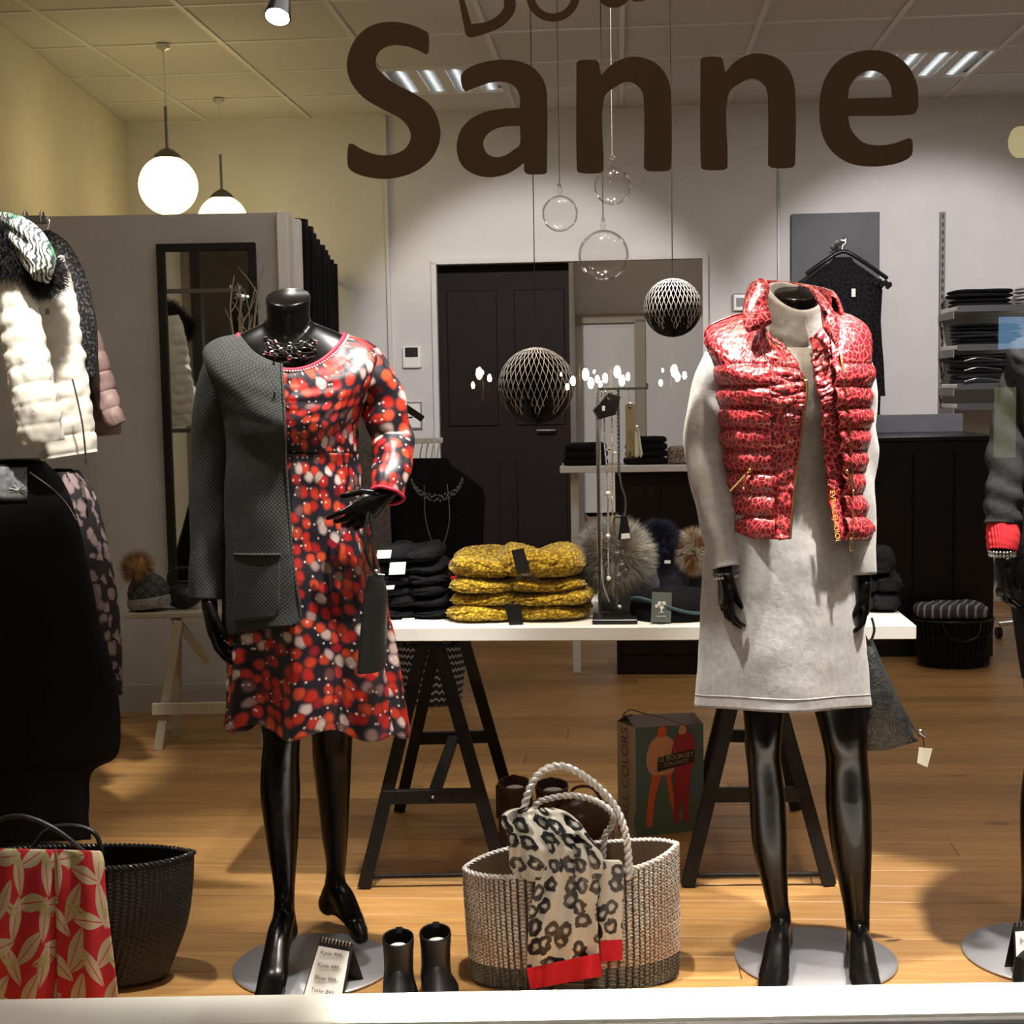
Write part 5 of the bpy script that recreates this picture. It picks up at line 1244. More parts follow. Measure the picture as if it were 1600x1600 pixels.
# ---------------------------------------------------------------- stacks on the table
def chunky():
    m = mat('mustard_chunky_knit', (.46, .30, .02), .9, spec=.2, sheen=.2); v = coords(m, (1, 1, 1)); n = noise_(m, v, 30, 3)
    vo = N(m, 'ShaderNodeTexVoronoi'); mp = N(m, 'ShaderNodeMapping'); mp.inputs['Scale'].default_value = (1, 1, 1.6); L(m, v, mp.inputs[0]); L(m, mp.outputs[0], vo.inputs['Vector']); vo.inputs['Scale'].default_value = 115
    c = ramp(m, vo.outputs['Distance'], [(.2, (.66, .44, .03)), (.6, (.20, .115, .006))]); setc(m, c); bump(m, vo.outputs['Distance'], -1.0, .010); return m
M['mustard'] = chunky()
def fluffy_fold(name, label, cat, c, w, d, h, m, group, seed, rot=0, squash=1, halves=((-.24, .52, 1), (.2, .62, 1)), amp=1):
    """a chunky knit folded in two soft lobes lying side by side, each a rolled slab with stitches in relief"""
    c = Vector(c); R_ = Matrix.Rotation(rot, 3, 'Z'); q = MB()
    for hx, hw, hh in halves:
        rings = []; nn, mm = 110, 26
        for i in range(mm + 1):
            ph = -pi / 2 + pi * i / mm; cr = abs(cos(ph)) ** .5; zz = spow(sin(ph), .9); ring = []
            for j in range(nn):
                a_ = 2 * pi * j / nn; k = (abs(cos(a_)) ** 3 + abs(sin(a_)) ** 3) ** (-1 / 3.)
                x = cos(a_) * k * w * hw / 2 * (.08 + .92 * cr); y = sin(a_) * k * d / 2 * (.08 + .92 * cr)
                n2 = nz(x * 9 + seed, y * 9, hx * 9); n1 = nz(x * 26 + seed, y * 26, i * .5)
                st = .0022 * amp * sin((x + .3 * n2 * .05) * 420) * sin(zz * 9 + a_ * 40)
                X = (x + hx * w) * (1 + .09 * n2) + .006 * n1; Y = y * (1 + .10 * n2) + .006 * n1
                Z = h * hh * (.5 + .5 * zz * (1 + .10 * n1)) + h * .55 * n2 * (zz + 1) / 2 - h * .30 * max(0, abs(x / (w * hw / 2)) - .6) * (zz > 0)
                ring.append(c + R_ @ Vector((X + st, Y + st, max(.0003, Z + st))))
            rings.append(ring)
        q.loft(rings, True, True, True)
    return tag(q.build(name, m), label, cat, group)
cY = PZ(812, 975, TZ); cy = Vector((cY.x, cY.y + .115, TZ))
labs = ['mustard chunky knit scarf at the bottom of the yellow pile', 'mustard chunky knit scarf second from the bottom of the yellow pile', 'mustard chunky knit scarf second from the top of the yellow pile', 'mustard chunky knit scarf on top of the yellow pile, with a black swing tag']
zz_ = TZ
for k, (w, h, dx) in enumerate(((.365, .046, 0), (.36, .042, .004), (.345, .044, .0), (.335, .066, -.002))):
    hv = ((-.24, .52, .9), (.2, .62, 1.0)) if k < 3 else ((-.25, .50, .95), (.17, .68, 1.05))
    o = fluffy_fold('knit_scarf', labs[k], 'scarf', cy + Vector((dx, 0, zz_ - TZ)), w, .21, h, 'mustard', 'mustard knit scarves piled on the table', 3.7 * k + 1, -YAW + (.05, -.03, .04, -.02)[k], halves=hv)
    if k in (0, 3):
        D = cy.y - .115
        if k == 3: pts = [P(799, 860, D), P(818, 856, D - .005), P(829, 893, D - .02), P(808, 898, D - .015)]
        else: pts = [P(788, 944, D - .012), P(814, 944, D - .012), P(818, 976, D - .016), P(796, 977, D - .016)]
        g = MB(); g.poly(pts, .0015, (0, 1, 0)); g.build('swing_tag', 'black', o, smooth=False)
        if k == 3:
            g = MB(); g.tube(crom([P(806, 905, D - .01), P(822, 899, D - .02), P(840, 906, D - .01)], 5), .004, 6); g.build('knotted_cord', 'black', o)
            text('tag_lettering', 'Sorbet', .0075, frame(P(816, 876, D - .0185), (.28, 0, -1), (1, -.2, .28)), 'silver', o, .0002)
    zz_ += h * .80
M['tag_cream'] = mat('cream_tag', (.74, .68, .52), .8)
cB = PZ(655, 972, TZ); cb = Vector((cB.x - .01, cB.y + .14, TZ)); zz_ = TZ
plc = ['lowest', 'second from the bottom', 'third from the bottom', 'third from the top', 'second from the top', 'topmost']
for k in range(6):
    h = .031; o = fluffy_fold('folded_knit', 'black folded knit beside the mustard pile, %s of its stack' % plc[k], 'sweater', cb + Vector((.004 * sin(k * 2.2) - .003 * k, 0, zz_ - TZ)), .215 - .010 * k, .22, h + (.01 if k == 5 else 0), 'knit_black', 'black folded knits piled on the table', 50 + 3.3 * k, -YAW, halves=((-.2, .6, 1), (.2, .6, 1)), amp=.3)
    zz_ += h * .9
    tg = {0: (637, 971, 22, 11), 2: (606, 918, 22, 7), 4: (621, 888, 27, 20), 5: (600, 866, 24, 14)}.get(k)
    if tg:
        x, y, w_, h_ = tg; D = cb.y - .125; g = MB(); g.poly([P(x - w_ / 2, y + h_ / 2, D), P(x + w_ / 2 - 2, y + h_ / 2 - 1, D), P(x + w_ / 2, y - h_ / 2, D + .01), P(x - w_ / 2 + 2, y - h_ / 2 + 1, D + .01)], .001, (0, 1, 0)); g.build('price_tag', 'tag_cream', o, smooth=False)
cS = P(1372, 960, tb0 + .12); zz_ = TZ
for k in range(3):
    fluffy_fold('folded_knit', 'charcoal folded knit on the table right of the grey dress, %s of three' % ('lowest', 'middle', 'topmost')[k], 'sweater', Vector((cS.x + .012 * sin(k * 2), tb0 + .22, zz_)), .15 - .008 * k, .20, .056, 'knit_dark', 'charcoal knits on the right end of the table', 90 + 4 * k, -YAW, halves=((-.2, .6, 1), (.2, .6, 1)), amp=.5); zz_ += .047
# coral folded piece peeking out between the piles
tag(folded('folded_knit', 'coral striped knit peeking out behind the mustard pile', 'sweater', Vector((P(708, 880, 3.8).x, 3.86, TZ)), .16, .16, .115, 'red_plain', None, 0, 4, 4))

def fur(name, c, r, parent, mats, n=1400, ln=.35, sc=(1, 1, 1), seed=1, w=.00045):
    rnd = random.Random(seed); q = MB(); q.cur = 0; q.ball(c, r * .75, 14, 10, sc)
    for i in range(n):
        z = rnd.uniform(-1, 1); a_ = rnd.uniform(0, 2 * pi); s_ = sqrt(1 - z * z); d = Vector((s_ * cos(a_), s_ * sin(a_), z))
        q.cur = 0 if nz(d.x * 2 + seed, d.y * 2, d.z * 2) + rnd.uniform(-.25, .25) > 0 or len(mats) == 1 else 1
        p0 = Vector(c) + Vector((d.x * sc[0], d.y * sc[1], d.z * sc[2])) * r * .66; t_ = (d + Vector((rnd.uniform(-.5, .5), rnd.uniform(-.5, .5), rnd.uniform(-.8, .3)))).normalized()
        p1 = p0 + d * r * ln * .7 + t_ * r * .12; p2 = p1 + t_ * r * ln * rnd.uniform(.4, 1); sd = d.cross(Vector((rnd.uniform(-1, 1), rnd.uniform(-1, 1), rnd.uniform(-1, 1)))).normalized() * w * 1.6
        q.add([p0 - sd, p0 + sd, p1 + sd * .7, p1 - sd * .7, p2], [(0, 1, 2, 3), (3, 2, 4)])
    return q.build(name, mats, parent)
M['fur_black'] = mat('black_fur', (.018, .016, .018), .7); M['fur_grey'] = mat('grey_fur', (.34, .33, .30), .7); M['fur_cream'] = mat('cream_fur', (.60, .56, .47), .7)
M['fur_navy'] = mat('navy_fur', (.022, .022, .055), .7); M['fur_tan'] = mat('tan_fur', (.42, .22, .08), .7); M['fur_brown'] = mat('brown_fur', (.14, .085, .045), .7)
M['suede_grey'] = cloth('grey_suede', (.095, .10, .125), (.14, .145, .17), 30, .9); M['navy_knit'] = cloth('navy_knit', (.016, .016, .028), (.03, .03, .045), 70, .95, .6, .004)
def beanie(name, label, c, w, h, m, furs, fc, fr, seed, tilt=0, furn=1400, band=None):
    c = Vector(c); t = thing(name, label, 'hat', c, None); R_ = Matrix.Rotation(tilt, 3, 'Y'); q = MB(); rings = []
    for i in range(20):
        v = i / 19; rr = w / 2 * (1.0 if v < .35 else max(.05, sqrt(max(0, 1 - ((v - .35) / .66) ** 2)))) * (1 + .02 * sin(v * 30)); rings.append([c + R_ @ Vector((cos(2 * pi * j / 40) * rr * (1 + .02 * sin(j * pi)), sin(2 * pi * j / 40) * rr * .8, v * h)) for j in range(40)])
    q.loft(rings, True, True, True); q.build('crown', m, t)
    q = MB(); q.loft([[c + R_ @ Vector((cos(2 * pi * j / 40) * w / 2 * k_, sin(2 * pi * j / 40) * w / 2 * .8 * k_, z)) for j in range(40)] for k_, z in ((1.0, 0), (1.07, .01), (1.07, h * .28), (1.0, h * .31))], True); q.build('cuff', band or m, t)
    fur('pompom', fc, fr, t, furs, furn, .45, seed=seed); return t
Dh = 3.72
beanie('pompom_hat', 'grey suede hat with a large grey and black fur bobble behind the jewellery stand', (P(985, 960, Dh).x, Dh, TZ), .155, .15, 'suede_grey', ['fur_cream', 'fur_grey'], P(960, 872, Dh - .03), .082, 3, .0, 11000)
beanie('pompom_hat', 'navy knitted hat with a navy fur bobble', (P(1040, 930, Dh + .1).x, Dh + .1, TZ + .0), .13, .145, 'navy_knit', ['fur_navy'], P(1029, 846, Dh + .08), .048, 5, .0, 5000)
beanie('pompom_hat', 'dark hat with a tan and cream fur bobble half hidden behind the white-lit sleeve', (P(1105, 930, Dh + .1).x, Dh + .12, TZ + .0), .12, .11, 'charcoal', ['fur_tan', 'fur_cream'], P(1085, 862, Dh + .08), .050, 6, .0, 5000)
q = MB(); q.box(P(1043, 878, Dh - .02), (.016, .002, .008)); 
tag(q.build('care_label', 'white', smooth=False), 'tiny white label on the navy hat beside the tan bobble', 'label')
# teal-edged dark hat lying flat, tag with tree
M['teal'] = mat('teal_edging', (.03, .075, .09), .7)
t = thing('felt_hat', 'black felt hat with teal edging lying flat in front of the bobble hats', 'hat', P(1050, 965, 3.55))
cT = P(1052, 962, 3.57); cT.z = TZ; q = MB(); rings = []
for v, w_, z in ((0, 1, .0), (.2, 1.04, .02), (.5, 1.0, .04), (.8, .8, .062), (1, .3, .072)): rings.append([cT + Vector((cos(a_) * .105 * w_, sin(a_) * .085 * w_, z + .008 * sin(a_ * 2 + 1) * v)) for a_ in [2 * pi * j / 48 for j in range(48)]])
q.loft(rings, True, True, True); q.build('crown', 'knit_black', t)
q = MB(); q.tube([cT + Vector((cos(a_) * .108, sin(a_) * .088, .040 + .018 * sin(a_ * 2 + .4))) for a_ in [2 * pi * j / 60 for j in range(61)]], .0042, 8); q.build('edging', 'teal', t)
M['tag_grey'] = mat('slate_tag', (.085, .10, .095), .6)
t = thing('tree_tag', 'slate grey swing tag with a white tree, hanging over the table edge', 'tag', P(1033, 985, tb0 + .0))
Dt = P(1033, 960, 3.4).y - .02; Dt = TF.y + .08
q = MB(); q.poly([P(1017, 972, Dt), P(1048, 973, Dt), P(1050, 926, Dt + .02), P(1019, 925, Dt + .02)], .0012, (0, 1, 0)); q.build('card', 'tag_grey', t, smooth=False)
q = MB(); q.poly([P(1027, 975, Dt - .004), P(1039, 975, Dt - .004), P(1038, 986, Dt - .03), P(1026, 986, Dt - .03)], .001, (0, 1, 0)); q.build('lower_strip', 'tag_grey', t, smooth=False)
q = MB()
for x, y, r in ((1026, 947, .0045), (1031, 943, .006), (1037, 943, .006), (1041, 948, .0045), (1034, 948, .006)): q.lathe([(.0, 0), (r, 0)], P(x, y, Dt + .009), 12, Matrix(((1, 0, 0), (0, 0, 1), (0, 1, 0))))
q.bar(P(1033.5, 948, Dt + .008), P(1033.5, 957, Dt + .006), .003, .0008); q.bar(P(1029, 957, Dt + .006), P(1038, 957, Dt + .006), .0015, .0008); q.build('tree_print', 'white', t, smooth=False)
text('tag_lettering', 'TREE HOUSE', .0042, frame(P(1033, 963, Dt + .002), (1, 0, 0), (0, .2, 1)), 'white', t, .0001)

# ---------------------------------------------------------------- jewellery stand
Dj = TF.y + .14
jb = PZ(961, 972, TZ)
t = thing('jewellery_stand', 'chrome jewellery stand on a black base plate, hung with chains', 'stand', (P(961, 970, Dj).x, Dj, TZ))
q = MB(); q.box((P(961, 970, Dj).x, Dj, TZ + .006), (.11, .11, .012), ROOM, bev=.002); q.build('base_plate', 'black', t, smooth=False)
pT = P(933, 608, Dj); q = MB(); q.box((pT.x, Dj, (pT.z + TZ) / 2), (.008, .016, pT.z - TZ), ROOM, bev=.001); q.build('post', 'chrome', t, smooth=False)
q = MB(); q.box((pT.x + .052, Dj + .01, (pT.z + TZ) / 2 + .18), (.006, .006, pT.z - TZ - .36)); q.build('post', 'steel_dark', t, smooth=False)
e_ = P(1011, 607, Dj); q = MB(); q.bar(pT, Vector((e_.x, Dj, pT.z)), .006, .006); q.box((e_.x, Dj, pT.z + .005), (.005, .005, .015)); q.build('top_bar', 'steel_dark', t, smooth=False)
q = MB(); q.bar((pT.x, Dj, TZ + .02), (pT.x, Dj - .0, TZ + .02), .006, .006)
def chain(name, label, pts, r, m, cat='necklace', beads=(), D=Dj - .012, grp='chains on the jewellery stand'):
    pp = crom([P(x, y, D) for x, y in pts], 24); t = thing(name, label, cat, pp[-1], grp); q = MB()
    for i in range(len(pp) - 1):
        q.ball((pp[i] + pp[i + 1]) / 2, r * 1.15, 6, 4, (1, .7, 1.3))
    q.tube(pp, r * .4, 5)
    q.build('chain', m, t)
    for x, y, rr, mm in beads:
        q = MB(); q.ball(P(x, y, D - .006), rr, 14, 10); q.build('pendant_bead', mm, t)
    return t
M['pearl'] = mat('pearl', (.8, .78, .74), .15, .3); M['oliv'] = mat('olive_leather', (.16, .125, .055), .7); M['pale'] = mat('pale_green_suede', (.34, .35, .27), .8)
chain('chain_necklace', 'silver chain with large pearls, nearest the stand post', [(946, 612), (944, 680), (950, 760), (950, 830), (951, 905)], .0022, 'silver', beads=[(950, 772, .0072, 'pearl'), (950, 838, .0062, 'pearl'), (951, 904, .0060, 'pearl')])
chain('chain_necklace', 'thin gold chain hanging to mid height on the stand', [(955, 612), (957, 700), (956, 770), (958, 830)], .0019, 'gold', beads=[(952, 702, .004, 'gold'), (961, 708, .004, 'pearl')])
chain('chain_necklace', 'long dark chain looping to the right of the stand', [(964, 614), (968, 740), (977, 780), (974, 808), (960, 812), (962, 880), (965, 945)], .0024, 'steel_dark', beads=[(968, 948, .0048, 'pearl')])
chain('chain_necklace', 'bright silver double chain on the stand', [(940, 612), (938, 700), (940, 800), (941, 900), (952, 940)], .0018, 'silver')
for k, (x0_, y0_, m_, lb, wd) in enumerate(((984, 632, 'oliv', 'olive fringe tassel pendant on the stand bar', .0115), (995, 668, 'pale', 'pale green fringe tassel pendant at the end of the stand bar', .008))):
    t = thing('tassel', lb, 'tassel', P(x0_, 715, Dj - .01), 'tassel pendants on the jewellery stand'); D = Dj - .012; top = P(x0_, y0_, D); bot = P(x0_ + (3 if k else 2), 713, D)
    q = MB(); q.tube([P(x0_ - 2, 608, Dj), top], .0015, 6); q.build('cord', 'silver', t)
    if k == 0: q = MB(); q.box(top.lerp(bot, .45), (wd * 2.0, .004, (top.z - bot.z) * .9)); q.build('panel', m_, t, smooth=False)
    q = MB(); rnd = random.Random(k)
    for i in range(34):
        u = rnd.uniform(-1, 1); q.tube([top.lerp(bot, .1 if k else .5) + Vector((u * wd * .55, rnd.uniform(-.004, .004), 0)), top.lerp(bot, rnd.uniform(.93, 1.05)) + Vector((u * wd * 1.15, rnd.uniform(-.008, .008), 0))], .0011, 5)
    q.build('fringe', m_, t)['kind'] = 'stuff'
    q = MB(); q.ball(top, .006, 10, 8); q.build('cap', 'chrome', t)
t = thing('pendant_card', 'tilted black display card with silver edge hanging at the top of the stand', 'card', P(948, 655, Dj - .02))
q = MB(); q.poly([P(927, 641, Dj - .025), P(951, 614, Dj - .02), P(970, 620, Dj - .02), P(962, 648, Dj - .02), P(935, 656, Dj - .025)], .006, (0, 1, 0)); q.build('card', 'black', t, smooth=False)
q = MB(); q.tube([P(927, 641, Dj - .027), P(951, 614, Dj - .022)], .0016, 6); q.tube([P(927, 641, Dj - .027), P(935, 656, Dj - .027)], .0016, 6); q.build('edge', 'chrome', t)
q = MB(); q.box(P(943, 638, Dj - .0275), (.007, .002, .012)); q.build('sticker', 'white', t, smooth=False)
t = thing('price_card', 'narrow black card with a white strip hanging low on the stand', 'card', P(976, 845, Dj - .02))
q = MB(); q.poly([P(966, 843, Dj - .02), P(986, 842, Dj - .02), P(980, 806, Dj - .02), P(970, 806, Dj - .02)], .0015, (0, 1, 0)); q.build('card', 'black', t, smooth=False)
q = MB(); q.poly([P(970.5, 842, Dj - .0215), P(985, 841, Dj - .0215), P(983.5, 833, Dj - .0215), P(971, 834, Dj - .0215)], .001, (0, 1, 0)); q.build('strip', 'white', t, smooth=False)
t = thing('feather_charm', 'small dark leaf-shaped charm at the foot of the stand', 'charm', P(970, 905, Dj - .02))
for k, (x, y) in enumerate(((964, 870), (972, 888), (977, 896), (966, 905))):
    q = MB(); q.ball(P(x, y, Dj - .02), .010, 8, 6, (.9, .3, 1.3)); q.build('leaf', 'steel_dark', t)

# ================================================================ woven tote with leopard scarf
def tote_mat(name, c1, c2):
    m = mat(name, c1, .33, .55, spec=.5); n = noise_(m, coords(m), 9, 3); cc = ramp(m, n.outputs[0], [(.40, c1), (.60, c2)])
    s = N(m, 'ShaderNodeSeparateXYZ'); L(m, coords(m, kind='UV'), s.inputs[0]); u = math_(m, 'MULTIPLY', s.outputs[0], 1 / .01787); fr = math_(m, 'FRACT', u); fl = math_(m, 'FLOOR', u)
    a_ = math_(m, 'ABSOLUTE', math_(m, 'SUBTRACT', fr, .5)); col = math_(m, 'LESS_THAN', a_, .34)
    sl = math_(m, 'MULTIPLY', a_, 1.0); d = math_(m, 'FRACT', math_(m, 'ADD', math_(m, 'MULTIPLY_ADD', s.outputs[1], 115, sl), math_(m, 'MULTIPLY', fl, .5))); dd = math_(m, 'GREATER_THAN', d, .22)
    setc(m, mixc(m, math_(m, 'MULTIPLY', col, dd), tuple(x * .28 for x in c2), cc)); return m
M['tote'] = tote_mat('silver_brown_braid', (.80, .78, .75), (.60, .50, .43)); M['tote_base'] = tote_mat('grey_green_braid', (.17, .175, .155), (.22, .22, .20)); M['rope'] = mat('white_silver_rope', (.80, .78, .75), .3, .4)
TB = Shell(3.06, [(892, 165, 1338, 1366, 1318, .085, .085, -19), (893, 164, 1380, 1405, 1362, .088, .088, -15), (895, 163, 1430, 1452, 1412, .09, .09, -11), (897, 161, 1480, 1502, 1460, .09, .09, -7), (898, 158, 1524, 1546, 1502, .085, .085, -3)], .50)
t = thing('woven_tote', 'silver and brown braided tote bag with rope handles in the middle of the window', 'bag', P(895, 1530, 3.06))
NC = 86
def tb_off(a, v):
    u = a / (2 * pi) * NC * 1.0; col = u % 1; k = int(u)
    return .0062 * abs(sin(pi * col)) ** .6 + .0018 * sin(v * 62 + (col - .5) * (3.2 if k % 2 else -3.2)) 
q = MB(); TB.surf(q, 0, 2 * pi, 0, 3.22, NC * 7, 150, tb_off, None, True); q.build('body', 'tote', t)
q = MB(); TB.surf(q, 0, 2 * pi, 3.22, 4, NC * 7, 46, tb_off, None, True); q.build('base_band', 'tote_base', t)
q = MB(); TB.surf(q, 0, 2 * pi, .03, 4, 60, 4, -.006, None, True); q.build('lining', 'fur_brown', t)
q = MB(); q.loft([[TB.pt(2 * pi * j / 40, 3.97) for j in range(40)]] * 1 + [[TB.pt(2 * pi * j / 40, 3.99) for j in range(40)]], True, True, False); q.build('bottom', 'tote_base', t)
def rope(path, r, name, m, parent, pitch=.022, strands=2, closed=False):
    pts = path; n = len(pts); L_ = [0]
    for a_, b_ in zip(pts, pts[1:]): L_.append(L_[-1] + (b_ - a_).length)
    for s_ in range(strands):
        out = []; N_ = int(L_[-1] / .0022); k = 0
        for i in range(N_ + 1):
            d = L_[-1] * i / N_
            while k < n - 2 and L_[k + 1] < d: k += 1
            u = (d - L_[k]) / max(1e-6, L_[k + 1] - L_[k]); p = pts[k].lerp(pts[k + 1], u); tg = (pts[k + 1] - pts[k]).normalized()
            x = Vector((0, 1, 0)).cross(tg); x = x.normalized() if x.length > .1 else Vector((1, 0, 0)); y = tg.cross(x); a = 2 * pi * (d / pitch + s_ / strands)
            out.append(p + x * cos(a) * r * .55 + y * sin(a) * r * .55)
        q = MB(); q.tube(out, r * .62, 7); q.build(name, m, parent)
rope([TB.pt(2 * pi * j / 150, 0, .001) for j in range(151)], .0052, 'rim_braid', 'rope', t)
h1 = crom([P(x, y, d) for x, y, d in ((806, 1372, 2.975), (811, 1310, 2.975), (819, 1262, 2.98), (831, 1225, 2.985), (849, 1204, 2.99), (874, 1197, 2.99), (900, 1205, 2.99), (931, 1227, 2.985), (957, 1255, 2.98), (973, 1287, 2.975), (981, 1328, 2.97), (983, 1372, 2.968))], 8)
h2 = crom([P(x, y, d) for x, y, d in ((820, 1345, 3.13), (822, 1290, 3.12), (838, 1257, 3.11), (858, 1248, 3.11), (889, 1243, 3.11), (918, 1247, 3.11), (941, 1257, 3.11), (957, 1272, 3.11), (955, 1290, 3.12), (945, 1307, 3.13), (942, 1345, 3.13))], 8)
rope(h1, .0078, 'handle', 'rope', t, .030); rope(h2, .0068, 'handle', 'rope', t, .028)
def leo():
    m = mat('black_white_leopard_silk', (.7, .68, .6), .5, spec=.4); v = coords(m, kind='UV'); n = noise_(m, v, 45, 3); ad = N(m, 'ShaderNodeVectorMath', operation='MULTIPLY_ADD'); L(m, n.outputs['Color'], ad.inputs[0]); ad.inputs[1].default_value = (.022, .022, 0); L(m, v, ad.inputs[2])
    mp = N(m, 'ShaderNodeMapping'); mp.inputs['Scale'].default_value = (1, .85, 1); L(m, ad.outputs[0], mp.inputs[0])
    f = N(m, 'ShaderNodeTexVoronoi'); L(m, mp.outputs[0], f.inputs['Vector']); f.inputs['Scale'].default_value = 29; f.inputs['Randomness'].default_value = .65
    n2 = noise_(m, v, 60, 2); d = math_(m, 'ADD', f.outputs['Distance'], math_(m, 'MULTIPLY_ADD', n2.outputs[0], .22, -.11))
    c = ramp(m, d, [(.08, (.62, .61, .60)), (.15, (.34, .335, .33)), (.20, (.009, .008, .010)), (.40, (.010, .009, .011)), (.44, (.70, .69, .64))]); setc(m, c); return m
M['leo'] = leo()
t = thing('leopard_scarf', 'black and white leopard-print scarf with red ends draped over the woven tote', 'scarf', P(880, 1545, 2.93))
def sheet(rows_, name, m, parent, D, seed, dep=.012, folds=3, amp=.006, n=50, sub_=6, vshift=0, capb=True):
    """soft cloth fall: rows (y_left, y_right, x_left, x_right, D offset)"""
    R5 = []
    vs_ = [Vector((r[0], r[1], 0)) for r in rows_]
    ys = crom(vs_, sub_); xs = crom([Vector((r[2], r[3], r[4] * 1000)) for r in rows_], sub_); rings = []; m_ = len(ys)
    for i in range(m_):
        ring = []
        for j in range(n):
            a = 2 * pi * j / n; u = .5 + .5 * cos(a); x = lerp(xs[i].x, xs[i].y, u); y = lerp(ys[i].x, ys[i].y, u)
            f_ = amp * sin(u * folds * pi * 2 + seed + i * .08) + amp * .7 * nz(u * 4, i * .15, seed)
            ring.append(P(x, y, D + xs[i].z / 1000 + sin(a) * dep * (1 if sin(a) < 0 else .8) + f_))
        rings.append(ring)
    w = (rows_[len(rows_) // 2][3] - rows_[len(rows_) // 2][2]) * D / FPX
    us = [w * (.5 + .5 * cos(2 * pi * j / n)) + seed for j in range(n + 1)]; vv = [-(ys[i].x + ys[i].y) / 2 * D / FPX for i in range(m_)]
    q = MB(); q.loft(rings, True, True, capb, (us, vv)); return q.build(name, m, parent)
sheet([(1262, 1262, 808, 866, .03), (1268, 1268, 788, 884, .01), (1284, 1282, 783, 903, 0), (1305, 1302, 792, 918, -.01), (1330, 1330, 795, 938, -.012), (1355, 1362, 797, 948, .0), (1376, 1385, 812, 942, .022)], 'gathered_top', 'leo', t, 2.970, 2.2, .042, 3.1, .017, 90, 10)
sheet([(1318, 1318, 838, 915, -.03), (1345, 1345, 838, 930, -.028), (1385, 1380, 836, 936, -.022), (1420, 1415, 829, 933, -.018), (1460, 1450, 825, 934, -.015), (1513, 1489, 823, 936, -.01)], 'front_fall', 'leo', t, 2.962, 5.1, .009, 2.3, .009, 60, 8)
sheet([(1513, 1489, 823, 936, -.01), (1528, 1505, 825, 939, -.01), (1546, 1525, 829, 941, -.01)], 'red_end', 'red_plain', t, 2.962, 5.1, .0095, 2.3, .008, 60, 6)
sheet([(1340, 1345, 905, 955, .004), (1352, 1348, 925, 972, .0), (1400, 1395, 932, 974, .0), (1470, 1468, 936, 972, .0)], 'rear_fall', 'leo', t, 2.958, 1.1, .006, 1, .002, 40, 6)
sheet([(1470, 1468, 936, 972, .0), (1503, 1500, 938, 972, .0)], 'red_end', 'red_plain', t, 2.958, 1.1, .0065, 1, .002, 40, 5)

# ---------------------------------------------------------------- boots and price signs in the window
M['boot'] = mat('black_boot_leather', (.005, .0045, .0045), .36, spec=.5); M['insole'] = mat('white_insole', (.62, .60, .60), .8)
def boot(px, py, D, tx, name, label, group, m='boot', wpx=23, toe_dy=-.17):
    top = P(px, py, D); t = thing(name, label, 'boot', (top.x, top.y, 0), group); r = wpx * D / FPX; q = MB(); rings = []
    for z, kx, ky, dx, dy in ((top.z, 1, 1, 0, 0), (top.z * .97, 1.02, 1.03, 0, 0), (top.z * .75, .94, .98, 0, 0), (top.z * .5, .92, 1.0, .0, -.003), (top.z * .36, 1.0, 1.25, .0, -.012), (.035, 1.12, 1.75, .01 * tx, -.04), (.012, 1.14, 1.9, .012 * tx, -.045)):
        rings.append([Vector((top.x + dx + cos(2 * pi * j / 28) * r * kx, top.y + dy + sin(2 * pi * j / 28) * r * 1.05 * ky + .0 * z, z + (.006 * sin(2 * pi * j / 28) if z > .1 else 0))) for j in range(28)])
    q.loft(rings, True, False, True); solid(q.build('shaft', m, t), .003, -1)
    q = MB(); rr = []
    for y_, w_, h_ in ((.02, 1.0, .075), (-.03, 1.08, .07), (-.07, 1.12, .055), (-.11, 1.05, .042), (-.145, .8, .03), (-.165, .35, .018)):
        rr.append([Vector((top.x + .10 * tx * (-y_) + cos(2 * pi * j / 20) * r * w_, top.y + y_, .012 + max(0, sin(2 * pi * j / 20)) * h_)) for j in range(20)])
    q.loft(rr, True, True, True); q.build('foot', m, t)
    q = MB(); q.loft([[Vector((top.x + .10 * tx * (-y_) + s_ * r * 1.12 * w_, top.y + y_, z)) for y_, s_, w_ in ((.045, -1, .9), (-.05, -1, 1), (-.12, -1, 1), (-.165, -1, .5), (-.172, 0, 1), (-.165, 1, .5), (-.12, 1, 1), (-.05, 1, 1), (.045, 1, .9))] for z in (.0, .013)], True, True, True); q.build('sole', 'black', t, smooth=False)
    q = MB(); q.ball(top + Vector((.004 * tx, -.012, -.016)), r * .66, 14, 8, (1, .75, .35)); q.build('tissue_filling', 'insole', t)
    q = MB(); q.box(top + Vector((0, r * 1.0, .004)), (.014, .004, .012)); q.build('pull_tab', m, t, smooth=False)
boot(622, 1464, 2.93, .5, 'ankle_boot', 'black ankle boot stuffed with white tissue, left one beside the price sign', 'pair of black ankle boots in the window')
boot(680, 1456, 2.95, 1.2, 'ankle_boot', 'black ankle boot stuffed with white tissue, right one beside the tote', 'pair of black ankle boots in the window')
